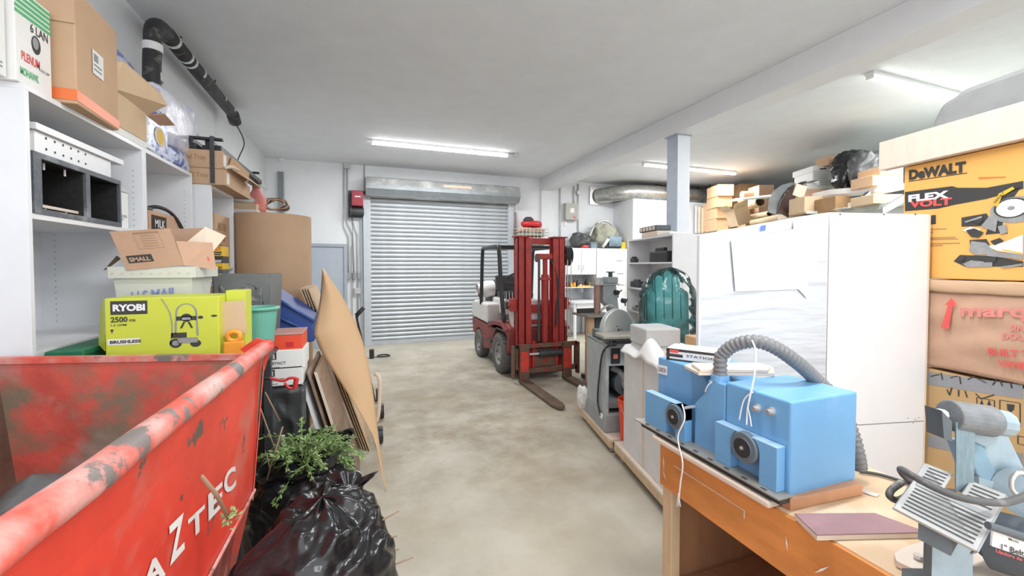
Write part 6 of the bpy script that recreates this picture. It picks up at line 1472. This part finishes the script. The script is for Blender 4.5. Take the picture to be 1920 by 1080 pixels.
# ---- edge banding machine
bm_=thing('edge_bander','blue benchtop edge banding machine with guide discs and grey hose','machine',(1.38,1.2,bz+.001))
z0=bz+.001; bx0=1.228; bxb=1.54; byn=.885; byf=1.50
top=1.212
obj('housing', MB().box(bx0+.002,bxb,byn,1.125,z0,top), m_blue, bm_, bevel=.006)
yh=atX(1232,680,1.27).y
obj('rear_housing', MB().prism([(1.275,1.125,z0),(1.275,yh,z0),(1.275,yh,top),(1.275,1.30,top),(1.275,1.24,top-.06),(1.275,1.125,top-.01)],(.265,0,0)), m_blue, bm_, bevel=.006)
y1_=atX(1305,760,bx0).y
obj('middle_housing', MB().prism([(bx0,1.127,z0+.03),(bx0,1.27,z0+.03),(bx0,1.27,1.09),(bx0,1.215,1.15),(bx0,1.205,1.20),(bx0,1.127,1.20)],(.06,0,0)), m_blue, bm_, bevel=.004)
def fronthouse(ya,yb,zb_,zt_,cy,cz,r,name):
    xf_=1.192; dp=.036; mb=MB()
    mb.box(xf_,xf_+dp,ya,cy-r,zb_,zt_); mb.box(xf_,xf_+dp,cy+r,yb,zb_,zt_)
    K=14
    for k in range(K):
        a0=PI*k/K; a1=PI*(k+1)/K; y0_,z0_=cy+r*math.cos(a0),cz+r*math.sin(a0); y1_,z1_=cy+r*math.cos(a1),cz+r*math.sin(a1)
        mb.prism([(xf_,y0_,min(z0_,zt_-.001)),(xf_,y1_,min(z1_,zt_-.001)),(xf_,y1_,zt_),(xf_,y0_,zt_)],(dp,0,0))
    o=obj(name, mb, m_blue, bm_)
    obj('guard_cap', MB().box(1.192,1.228,ya,yb,zt_,zt_+.002), m_bluedust, bm_)
    return o
d1=atX(1395,839,1.19); d2=atX(1265,781,1.19)
for (d,ya,yb,r) in ((d1,.90,1.135,.051),(d2,1.335,1.525,.049)):
    zt_=1.068
    fronthouse(ya,yb,z0+.046,zt_,d.y,d.z,r+.004,'front_guard')
    c=V(1.185,d.y,d.z)
    o=obj('guide_disc', MB().lathe([(.0,1.181),(r*.62,1.181),(r*.64,1.184),(r*.95,1.184),(r,1.187),(r,1.205),(0,1.205)],(0,d.y,d.z),36,axis='x'), M('disc_grey',(.13,.17,.20),.5) if 'disc_grey' not in bpy.data.materials else bpy.data.materials['disc_grey'], bm_)
    h=obj('disc_face', MB().cyl((1.1795,d.y,d.z),(1.181,d.y,d.z),r*.62,30), m_black, bm_); h.parent=o
    h=obj('disc_screw', MB().cyl((1.176,d.y,d.z),(1.18,d.y,d.z),r*.12,10), m_clamp, bm_); h.parent=o
obj('front_rail', MB().prism([(1.165,.872,z0+.040),(1.228,.872,z0+.040),(1.228,1.55,z0+.040),(1.165,1.57,z0+.040)],(0,0,.005)), m_cast, bm_)
obj('rail_channel', MB().box(1.175,1.222,.875,1.53,z0+.024,z0+.039), m_black, bm_)
for k in range(9): obj('slot', MB().box(1.172,1.182,.92+k*.07,.94+k*.07,z0+.0452,z0+.0456), m_dark, bm_)
for (x_,y_) in ((1421,765),(1447,771)):
    q=atX(x_,y_,bx0); obj('knob_base', MB().cyl((bx0-.006,q.y,q.z),(bx0+.003,q.y,q.z),.013,16), m_clamp, bm_); obj('knob', MB().cyl((bx0-.022,q.y,q.z),(bx0-.006,q.y,q.z),.008,12), m_steel, bm_)
q=atX(1289,764,1.19); obj('side_knob', MB().cyl((1.18,q.y,q.z),(1.225,q.y,q.z),.006,10), m_clamp, bm_)
hx_=1.258; hy_=atX(1350,710,hx_).y
obj('hose_collar', MB().cyl((hx_,hy_,1.20),(hx_,hy_,1.222),.032,20), m_blue, bm_)
hp_=smoothpath([(hx_,hy_,1.21),(hx_,hy_,1.27),atX(1352,668,1.262),atX(1375,648,1.28),atX(1412,640,1.31),atX(1450,650,1.36),atX(1495,680,1.44),atX(1530,712,1.54),atX(1572,755,1.60),atX(1597,815,1.60),atX(1606,850,1.60),atX(1610,876,1.615)],16)
# resample evenly for ribs
rs=[];acc=0;step=.0042
for i in range(len(hp_)-1):
    a=hp_[i];b2=hp_[i+1];L_=(b2-a).length;p=0
    while acc+ (L_-p)>=step:
        p+=step-acc; acc=0; rs.append(a.lerp(b2,p/L_))
    acc+=L_-p
obj('grey_hose', MB().tube(rs,[.0215+(.0036 if (i//2)%2 else 0) for i in range(len(rs))],18), m_hose, bm_, smooth=True)
q=atX(1232,687,1.2735)
ax=atX(1233,699,1.273); bx_=atX(1251,704,1.273); tx=atX(1233,683,1.273)
obj('name_plate', MB().prism([ax,bx_,bx_+(tx-ax),tx],(-.002,0,0)), m_prwhite, bm_)
text('LORCH',m_prdark,ax+(bx_-ax)*.1+(tx-ax)*.25+V(-.002,0,0),(bx_-ax)*.8,(tx-ax)*.5,bm_,lift=.001)
def wire(pts,r=.0022): obj('white_wire', MB().tube(smoothpath(pts,6),r,6), m_prwhite, bm_, smooth=True)
wire([atX(1410,638,1.285),atX(1417,660,1.26),atX(1415,700,1.235),atX(1408,735,1.22),atX(1402,765,1.218),atX(1400,797,1.205)],.003)
wire([atX(1412,735,1.22),atX(1395,750,1.218),atX(1386,788,1.205)])
wire([atX(1402,765,1.216),atX(1406,780,1.21),atX(1409,800,1.205)])
wire([atX(1345,708,1.24),atX(1328,722,1.222),atX(1322,735,1.222)])
wire([atX(1279,758,1.18),atX(1284,785,1.165),atX(1271,820,1.155),atX(1280,868,1.15),atX(1276,905,1.15),atX(1272,945,1.15)],.003)
for dx_ in (-3,0,4): wire([atX(1272,925,1.15),atX(1272+dx_,950,1.15)],.0018)
# carton & trims on the blue machine
def topY(px_,py_,z=top+.003): return atZ(px_,py_,z)
t=thing('bit_carton','black and white printed tool carton on top of blue machine','box',(1.40,1.45,top+.001))
a=atX(1247,672,1.285); b2=atX(1316,688,1.285)
bc0=V(1.285,1.475,0)
obj('body', MB().prism([(1.272,1.485,top+.001),(1.40,1.29,top+.001),(1.51,1.36,top+.001),(1.38,1.555,top+.001)],(0,0,.052)), m_paper, t, bevel=.002)
O=V(1.272,1.485,top+.001);Xv=V(.128,-.195,0);Yv=V(0,0,.052)
decal(m_prdark,O,Xv,Yv,[rectp(.0,1,.78,1),rectp(0,.06,0,1),rectp(0,1,0,.14),rectp(.04,.30,.3,.55),rectp(.96,1,0,1)],t,name='black_print'); decal(m_prred,O,Xv,Yv,[rectp(.06,.22,.66,.92)],t,name='red_logo',lift=.002)
text('STATION',m_prdark,O+Xv*.36+Yv*.4,Xv*.5,Yv*.2,t)
for i,(z_,pts) in enumerate(((0,[(1283,690),(1310,704),(1452,705),(1450,693),(1300,684)]),(.012,[(1296,686),(1312,698),(1440,699),(1445,691),(1420,685)]))):
    P=[atZ(x_,y_,top+.004+z_) for x_,y_ in pts]
    tag(obj('trim_offcut', MB().prism(P,(0,0,.011)), m_plyp, bevel=.001),['wider pale trim offcut lying on the blue machine','narrow pale trim offcut lying on top of wider one'][i],'offcut',group=None)
# things on the bench in front
zb_=bz+.001
P=[atZ(1482,958,zb_),atZ(1618,928,zb_)]
e_=(P[1]-P[0]).normalized(); nn=V(-e_.y,e_.x,0)
tag(obj('wood_block', MB().prism([P[0],P[1],P[1]+nn*.03,P[0]+nn*.03],(0,0,.036)), m_offcut, bevel=.002),'reddish wood block lying along the end of blue machine','block')
P=[atZ(x_,y_,zb_+.016) for x_,y_ in ((1490,963),(1640,962),(1738,998),(1532,1003))]
pb_=thing('purple_board','purplish coated plywood offcut on the bench near corner','board',(P[0].x,P[0].y,zb_))
obj('core', MB().prism([p-V(0,0,.0155) for p in P],(0,0,.013)), m_plyp, pb_); obj('coating', MB().prism([p-V(0,0,.0023) for p in P],(0,0,.003)), m_purple, pb_)
P=[atZ(x_,y_,zb_+.001) for x_,y_ in ((1598,917),(1606,914),(1650,928),(1642,932))]
tag(obj('steel_rule', MB().prism(P,(0,0,.002)), m_steel),'short steel ruler on the bench behind wood block','ruler')
tag(obj('bench_cable', MB().tube(smoothpath([atZ(1612,884,zb_+.008),atZ(1650,890,zb_+.008),atZ(1690,902,zb_+.008),atZ(1730,915,zb_+.008),atZ(1790,920,zb_+.008)],5),.006,6), m_dark, smooth=True),'dark cable lying on bench behind the belt sander','cable')

# ================================================================ belt sander
bs=thing('belt_sander','grey-blue belt sander with slotted tilting table on a wood base','machine',(1.33,.5,zb_))
P=[atZ(x_,y_,zb_+.018) for x_,y_ in ((1680,1050),(1676,1037),(1690,1026),(1740,1010),(1960,1030),(1960,1200),(1850,1140),(1750,1085))]
obj('wood_base', MB().prism([V(p.x,p.y,zb_) for p in P],(0,0,.018)), m_plyp, bs, bevel=.003)
zb2=zb_+.019
D_=.93
g=lambda x_,y_,d=D_: atD(x_,y_,d)
def vcol(pxs,z0,z1,d0,dep,mat,name,bev=.004):
    a=atD(pxs[0],700,d0); b3=atD(pxs[1],700,d0); a.z=b3.z=z0
    fa=V(a.x,a.y,0).normalized()*dep; fb_=V(b3.x,b3.y,0).normalized()*dep
    return obj(name, MB().prism([a,b3,b3+fb_,a+fa],(0,0,z1-z0)), mat, bs, bevel=bev)
vcol((1740,1835),zb2,1.02,.93,.09,m_sander,'pedestal'); vcol((1742,1757),zb2,1.0,.925,.004,m_dark,'pedestal_edge')
vcol((1700,1745),zb2,zb2+.004,.93,.06,m_dark,'foot_plate',0)
q=atZ(1722,1046,zb2+.004); obj('foot_bolt', MB().cyl(q,q+V(0,0,.008),.010,8), m_clamp, bs)
# table
T_=[g(1735,868,.985),g(1888,927,.94),g(1832,1033,.86),g(1676,952,.90)]
ux=T_[1]-T_[0]; uy=T_[3]-T_[0]; tn=ux.cross(uy).normalized()
if tn.z<0: tn=-tn
def tpn(u,v): return T_[0].lerp(T_[1],u).lerp(T_[3].lerp(T_[2],u),v)
gold=[]
obj('table_plate', MB().prism([tpn(0,.0),tpn(.36,.0),tpn(.36,.32),tpn(.56,.32),tpn(.56,.0),tpn(1,0),tpn(1,1),tpn(0,1)],-tn*.008), M('table_alloy',(.44,.44,.43),.4,metal=.3,var=.06), bs, bevel=.0015)
for k in range(14):
    v=.06+k*.066
    spans=[(.07,.31),(.62,.93)] if v<.36 else [(.07,.93)]
    if abs(v-.42)<.05: continue
    for (ua,ub) in spans:
        a=tpn(ua,v);b3=tpn(ub,v);w=(tpn(ua,v+.02)-a)
        obj('slot', MB().prism([a+tn*.0003,b3+tn*.0003,b3+w+tn*.0003,a+w+tn*.0003],tn*.0006), m_dark, bs)
obj('mitre_slot', MB().prism([tpn(.06,.40)+tn*.0003,tpn(.96,.40)+tn*.0003,tpn(.96,.47)+tn*.0003,tpn(.06,.47)+tn*.0003],tn*.0008), m_greym, bs)
obj('table_edge', MB().prism([tpn(1,.02)-tn*.001,tpn(1,1)-tn*.001,tpn(1,1)-tn*.02,tpn(1,.02)-tn*.02],ux.normalized()*.004), m_greym, bs)
obj('table_bracket', MB().prism([tpn(.3,.5)-tn*.009,tpn(.7,.5)-tn*.009,tpn(.7,.9)-tn*.009,tpn(.3,.9)-tn*.009],(0,0,-.05)), m_greyd, bs)
# belt
a=g(1793,905,.955);b3=g(1826,912,.955);c_=g(1829,797,.955);d_=g(1793,792,.955)
obj('sanding_belt', MB().prism([a+V(0,0,-.02),b3+V(0,0,-.02),c_,d_],fw*.003), m_sandbelt, bs)
rx=(c_-d_).normalized()
rc0=g(1778,778,.98); rc1=g(1858,790,.975)
obj('top_roller_cover', MB().tube([rc0,rc1],.036,24), M('cover_grey',(.20,.215,.225),.5,var=.25,scale=20,bump=.2), bs, smooth=False, bevel=.004)
obj('cover_side_plate', MB().prism([g(1766,770,.955),g(1785,790,.955),g(1785,828,.955),g(1770,822,.955)],fw*.04), m_greyd, bs)
obj('cover_bolt', MB().cyl(g(1757,775,.97),g(1770,778,.97),.012,8), m_prwhite, bs)
obj('end_cap', MB().cyl(rc1,rc1+(rc1-rc0).normalized()*.035,.030,12), m_sander, bs, bevel=.003); obj('end_cap_bolt', MB().cyl(rc1+(rc1-rc0).normalized()*.035,rc1+(rc1-rc0).normalized()*.045,.016,10), m_foam, bs)
obj('roller_bracket', MB().prism([g(1815,800,.985),g(1880,800,.985),g(1870,832,.985),g(1845,838,.985),g(1822,826,.985)],fw*.04), m_sander, bs, bevel=.003)
obj('arm', MB().prism([g(1852,775,1.02),g(1884,800,1.02),g(1935,905,1.02),g(1935,960,1.02),g(1880,925,1.02),g(1845,865,1.02)],fw*.045), m_sander, bs, bevel=.006)
obj('arm_brace', MB().prism([g(1810,832,1.015),g(1845,838,1.015),g(1885,915,1.015),g(1860,922,1.015),g(1832,890,1.015)],fw*.05), m_greyd if False else M('arm_blue',(.24,.37,.46),.5,var=.12), bs, bevel=.004)
obj('arm_foot', MB().prism([g(1835,895,1.01),g(1895,912,1.01),g(1893,940,1.01),g(1838,925,1.01)],fw*.04), m_sander, bs)
mc=g(1905,1020,.93); obj('motor', MB().tube([g(1838,1010,1.0),g(1850,1008,.99),g(1990,1048,.90)],[.05,.066,.066],28), m_greyd, bs, bevel=.004)
obj('pivot_ring', MB().tube([g(1912,907,.95)+rt*.02*math.cos(a)+upv*.026*math.sin(a) for a in [2*PI*i/18 for i in range(18)]],.005,6,closed=True), m_clamp, bs, smooth=True)
obj('pivot_housing', MB().cyl(g(1925,925,.97),g(1925,925,1.06),.055,20), m_sander, bs)
la=[g(1860,1024,.875),g(1935,1050,.865),g(1935,1022,.865),g(1862,996,.875)]
obj('label_plate', MB().prism(la,fw*.004), m_paper, bs)
text('1" Belt and',m_prdark,g(1876,1030,.872),g(1948,1052,.864)-g(1876,1030,.872),g(1876,1018,.872)-g(1876,1030,.872),bs,bold=.02)
text('Model No.',m_prdark,g(1890,1012,.872),g(1925,1024,.868)-g(1890,1012,.872),g(1890,1007,.872)-g(1890,1012,.872),bs)
text('Lijadora de banda',m_prred,g(1866,1036,.872),g(1945,1064,.864)-g(1866,1036,.872),g(1866,1028,.872)-g(1866,1036,.872),bs)
obj('work_rod', MB().tube([g(1852,985,.87),g(1930,1010,.86)],.008,10), m_greyd, bs)
tag(obj('sander_cord', MB().tube(smoothpath([g(1690,905,1.0),g(1672,918,.98),g(1668,930,.97),g(1682,938,.97),g(1700,930,.97),g(1712,912,.96),g(1694,890,.95),g(1690,880,.94),g(1712,893,.90),g(1760,918,.875),g(1810,935,.862),g(1860,942,.855),g(1895,940,.86),g(1935,925,.88)],8),.0075,10), M('cord_rubber',(.09,.09,.09),.5,var=.3,col2=(.4,.38,.36),c2scale=12,c2lo=.6,c2hi=.8), smooth=True),'thick black power cord draped across the belt sander table','cord')

# ================================================================ storage loft behind the panels
fB=V(fw.x,fw.y,0).normalized(); 
def B(l,d,z=0): p=rt*l+fB*d; return V(p.x,p.y,z)
LZ=2.40
struct('wall_loft', MB().prism([B(4.66,3.3,0),B(7.2,3.3,0),B(7.2,10.4,0),B(4.66,10.4,0)],(0,0,LZ-.07)), m_wall)
struct('trim_4', MB().prism([B(4.60,3.25,0),B(7.25,3.25,0),B(7.25,10.5,0),B(4.52,10.5,0)],(0,0,.07)), M('loft_edge',(.48,.52,.46),.7,var=.1)).location.z=LZ-.07
def lofbox(name,label,cat,x0,y0,x1,y1,off=0,dep=.4,mat=m_card,tilt=0,sidemat=None,flap=False,group=None,minz=LZ+.001):
    xc=(x0+x1)/2; D0=F*(4.62+off)/(xc-PX)
    a=atD(x0,y1,D0);b3=atD(x1,y1,D0);tp_=atD(xc,y0,D0).z; zb=max(minz,min(a.z,b3.z))
    if zb>=tp_: tp_=zb+.06
    t=thing(name,label,cat,((a.x+b3.x)/2,(a.y+b3.y)/2,zb),0,group); a.z=b3.z=zb
    f=fB*dep; mb=MB(); pts=[a,b3,b3+f,a+f]; up_=V(0,0,tp_-zb)
    if tilt:
        rm=Matrix.Rotation(R(tilt),4,fB); c=(a+b3)/2
        pts=[c+rm@(p-c) for p in pts]; up_=rm@up_; mn=min(min(p.z for p in pts),min((p+up_).z for p in pts)); dzz=zb-mn; pts=[p+V(0,0,dzz) for p in pts]
    obj('body', mb.prism(pts,up_), mat, t, bevel=.006)
    if flap:
        p0=pts[0]+up_; p1=pts[1]+up_; obj('flap', MB().prism([p0,p1,p1+up_*.35-fB*.08,p0+up_*.3-fB*.1],fB*.006), mat, t); obj('flap', MB().prism([p0-rt*.002,p0+f-rt*.002,p0+f-rt*.1+up_*.2,p0-rt*.12+up_*.25],rt*.006), mat, t)
    else:
        m0=pts[0].lerp(pts[3],.48)+up_; m1=pts[1].lerp(pts[2],.48)+up_; obj('seam_tape', MB().prism([m0,m1,m1+f*.06,m0+f*.06],up_.normalized()*.003), m_cardw if mat in (m_card,m_cardor,m_card2) else mat, t)
    return t
lb=lofbox
for i,(x0,x1,y0,mt_) in enumerate([(1297,1301,388,m_white),(1304,1308,386,m_white2),(1310,1314,388,m_cardw),(1316,1321,390,m_card2)]):
    lb('leaning_board',['leftmost white board standing at end of loft','second white board standing at loft end','pale tan board standing third at loft end','brown board standing beside the cardboard at loft end'][i],'board',x0,y0,x1,437,-.11,.05,mt_)
t=lb('tall_carton','tall flat brown carton with white round mark on the loft','box',1324,381,1342,434,.0,.2,m_card)
t=lb('small_carton','bottom carton of the small box stack on the loft','box',1342,409,1366,433,.02,.5,m_cardor,group='loft box stack')
def stackbox(label,x0,y0,x1,y1,prev):
    return lb('small_carton',label,'box',x0,y0,x1,y1,.02,.5,m_cardor,group='loft box stack')
stackbox('second carton of the small box stack on loft',1343,388,1368,409,None); stackbox('third carton of the small box stack on loft',1345,367,1373,388,None); stackbox('topmost carton of the small box stack on loft',1345.5,346,1376,367,None)
lb('brown_carton','dark brown carton behind the box stack on loft','box',1386,345,1420,446,.9,.5,m_card4)
lb('tilted_open_carton','tilted open tan carton in front of the cardboard tubes','box',1384,392,1412,424,.03,.35,m_card2,tilt=-18,flap=True)
t=thing('tan_paper_roll','short tan paper roll lying on the loft behind mint strip','roll',(0,0,LZ))
a=atD(1391,366,8.9);b3=atD(1411,365,8.9); t.location=(a.x,a.y,a.z-.1); bpy.context.view_layer.update(); MW[t.name]=Matrix.Translation(t.location)
obj('roll', MB().tube([a,b3],.085,16), m_card2, t, smooth=False); obj('core_stand', MB().box(a.x,b3.x,a.y-.1,a.y+.1,LZ+.001,a.z-.08), m_card4, t)
tubes=[((1437,402),(1475,400),7.7,.055,'upper left cardboard tube end on loft'),((1441,412),(1478,408),7.4,.05,'lower left cardboard tube end on the loft'),((1458,411),(1490,406),7.1,.055,'lower right cardboard tube end on the loft'),((1420,380),(1445,388),8.2,.10,'large cardboard tube pointing left under mint strip')]
for i,(p0,p1,dd,r_,lbl) in enumerate(tubes):
    a=atD(*p0,dd)-fB*.1; b3=a+fB*.75+rt*.08+V(0,0,.02); 
    a.z=max(a.z,LZ+r_+.002); b3.z=max(b3.z,LZ+r_+.002)
    t=thing('cardboard_tube',lbl,'tube',(a.x,a.y,a.z-r_),0,'cardboard tubes on the loft')
    mb=MB(); mb.lathe([(r_*.82,0),(r_,0),(r_,.75),(r_*.82,.75)],(0,0,0),18,cap=False)
    zq=(b3-a).normalized().to_track_quat('Z','Y').to_matrix().to_4x4(); mb.v=[a+ (zq@v) for v in mb.v]; obj('tube', mb, m_card2, t); 
    mb=MB(); mb.lathe([(r_*.82,.0),(r_*.81,.3),(0,.3)],(0,0,0),18,cap=False); mb.v=[a+(zq@v) for v in mb.v]; obj('bore', mb, m_cardi, t)
def strip(name,label,cat,p0,p1,d0,d1,h,dep,mat):
    a=atD(*p0,d0);b3=atD(*p1,d1); t=thing(name,label,cat,(a+b3)/2-V(0,0,h/2)); obj('plank', MB().prism([a-V(0,0,h/2),b3-V(0,0,h/2),b3-V(0,0,h/2)+fB*dep,a-V(0,0,h/2)+fB*dep],(0,0,h)), mat, t, bevel=.003); obj('edge', MB().prism([a-V(0,0,h*.45)-fB*.002,b3-V(0,0,h*.45)-fB*.002,b3+V(0,0,h*.45)-fB*.002,a+V(0,0,h*.45)-fB*.002],fB*.001), m_prwhite if mat!=m_mint else m_foam, t); return t
strip('mint_strip_board','long thin pale green board lying over the loft tubes','board',(1380,373),(1458,365),8.3,7.2,.03,.3,M('pale_green_board',(.55,.62,.56),.6,var=.05))
lb('wedge_carton','brown open carton standing left of the curved printed board','box',1422,347,1450,430,.7,.4,m_card3,flap=False)
# curved dark sheet
t=thing('curved_dark_board','long curved dark brown printed board leaning on the loft','board',atD(1460,398,6.9))
C_=[(1458,397,1478,408),(1463,380,1484,392),(1471,366,1489,375),(1480,355,1496,360),(1490,347,1502,351),(1500,342,1508,344),(1510,340,1513,342)]
def cdf(u,v):
    k=v*(len(C_)-1);i=min(int(k),len(C_)-2);f=k-i; c=[C_[i][j]*(1-f)+C_[i+1][j]*f for j in range(4)]
    return atD(c[0],c[1],6.75+.25*v).lerp(atD(c[2],c[3],6.7+.3*v),u)
obj('sheet', MB().grid(cdf,5,20), m_mass, t, smooth=True, solid=.015)
t=thing('curved_grey_board','curved grey-brown sheet behind dark curved board','board',atD(1440,370,7.4))
C_=[(1440,398,1455,402),(1442,375,1458,382),(1450,358,1466,366),(1465,347,1478,352),(1485,342,1492,345)]
obj('sheet', MB().grid(cdf,5,20), m_greym, t, smooth=True, solid=.015)
tag(obj('beige_card', MB().prism([atD(x_,y_,6.4) for x_,y_ in ((1494,344),(1514,350),(1506,373),(1487,365))],fB*.02), m_cardw),'square beige card propped beside the curved dark board','card')
t=blob('red_pouch','bright red pouch on pink boards at loft edge','pouch',tuple(atD(1495,390,6.55))[:2],.075,.08,.13,m_redbox,3,LZ+.075)
lb('pink_boards','pale pink foam boards under the red pouch on loft edge','board',1480,399,1510,410,.0,.3,m_cardw)
lb('grey_satchel','dark grey rounded satchel behind the red pouch','bag',1491,374,1508,398,.25,.2,m_greym)
lb('cream_open_carton','cream open carton at the loft edge centre','box',1508,368,1566,398,.02,.35,m_card2)
lb('green_edge_board','pale green board under the cream carton at loft edge','board',1512,396,1568,404,-.01,.02,bpy.data.materials['pale_green_board'])
lb('brown_lattice_carton','brown patterned flat carton above the cream carton','box',1508,354,1560,369,.3,.5,m_card3,minz=2.6)
lb('dark_brown_carton','dark brown carton right of the cream carton','box',1566,367,1597,397,.05,.4,m_card4)
lb('white_flat_box','wide white flat box under the archive box on the loft','box',1514,347,1582,362,.5,.5,m_paper,minz=2.7)
lb('small_white_box','small white box directly beneath the archive box','box',1536,338,1563,347.5,.5,.3,m_foam,minz=2.8)
t=lb('archive_box','white archive box with hand hole and dark writing lines','box',1524,316,1580,338,.6,.45,m_paper,minz=2.9)
o=[c for c in t.children if c.name.startswith('body')][0]
D0=F*(5.22)/(1552-PX); 
def fr_(u,v,k=.004): a=atD(1524,338,D0);b3=atD(1580,338,D0);tp_=atD(1524,316,D0); return a+(b3-a)*u+(tp_-a)*v-fB*k
obj('lid', MB().prism([fr_(-.02,.72,.02),fr_(.6,.72,.02),fr_(.6,1.22,.02),fr_(-.02,1.22,.02)],fB*.5), m_paper, t, bevel=.004); obj('lid_side', MB().prism([fr_(.6,.72,.02),fr_(1.02,.72,.02),fr_(1.02,1.22,.02),fr_(.6,1.22,.02)],fB*.5), m_foam, t, bevel=.004)
obj('hand_hole', MB().prism([fr_(.2,.88,.024),fr_(.42,.92,.024),fr_(.42,1.02,.024),fr_(.2,.98,.024)],fB*.002), m_prdark, t)
for k in range(3): obj('text_line', MB().prism([fr_(.06,.15+.17*k),fr_(.52,.17+.17*k),fr_(.52,.20+.17*k),fr_(.06,.18+.17*k)],fB*.002), m_prgrey, t)
lb('brown_top_carton','small orange-brown carton on top of the archive box','box',1553,293,1586,311.5,.65,.3,m_card,tilt=4,minz=3.1)
t=blob('black_bag_heap','heap of black plastic bags right of the archive box','bag',tuple(atD(1600,330,6.3))[:2],.34,.25,.62,m_bag,6,2.74)
t=blob('grey_bag','grey speckled bundle between the black bags and timber','bag',tuple(atD(1625,330,5.9))[:2],.22,.2,.52,m_drape,2,2.72)
strip('long_white_plank','long white plank bridging the loft toward saw carton','plank',(1555,360),(1700,349),6.1,5.0,.075,.35,m_prwhite)
lb('loft_tan_carton','tan carton on the white plank left of timber plank','box',1636,328,1694,348,.25,.35,m_card,minz=2.5)
lb('upper_tan_carton','upper tan carton tucked under the timber plank end','box',1650,312,1694,328,.3,.35,m_cardor,minz=2.6)
strip('grey_green_lath','short grey-green lath in front of tan cartons','board',(1632,334),(1652,320),5.6,5.4,.06,.05,bpy.data.materials['pale_green_board'])
lb('crumpled_tan_carton','crumpled tan carton under the long white plank','box',1637,364,1692,398,.05,.35,m_card2)
strip('grey_sheet','grey sheet leaning low before the crumpled carton','sheet',(1655,396),(1696,372),4.9,4.7,.10,.03,m_greym)
strip('black_tube','black rubber tube sloping under the long white plank','tube',(1603,386),(1632,362),5.6,5.4,.06,.06,m_black)
lb('blue_pouch','small blue pouch beside the black tube on loft','pouch',1611,378,1625,392,.02,.1,m_btote)
lb('pale_blue_box','flat pale blue-grey box at the loft edge','box',1582,389,1622,400,-.01,.2,m_foam)
lb('yellow_cloth','small yellow strap at the loft edge','strap',1568,391,1580,400,-.02,.06,m_yellow)
lb('white_frame_board','white board end beside the crumpled tan carton','board',1624,374,1634,398,.0,.3,m_cardw)
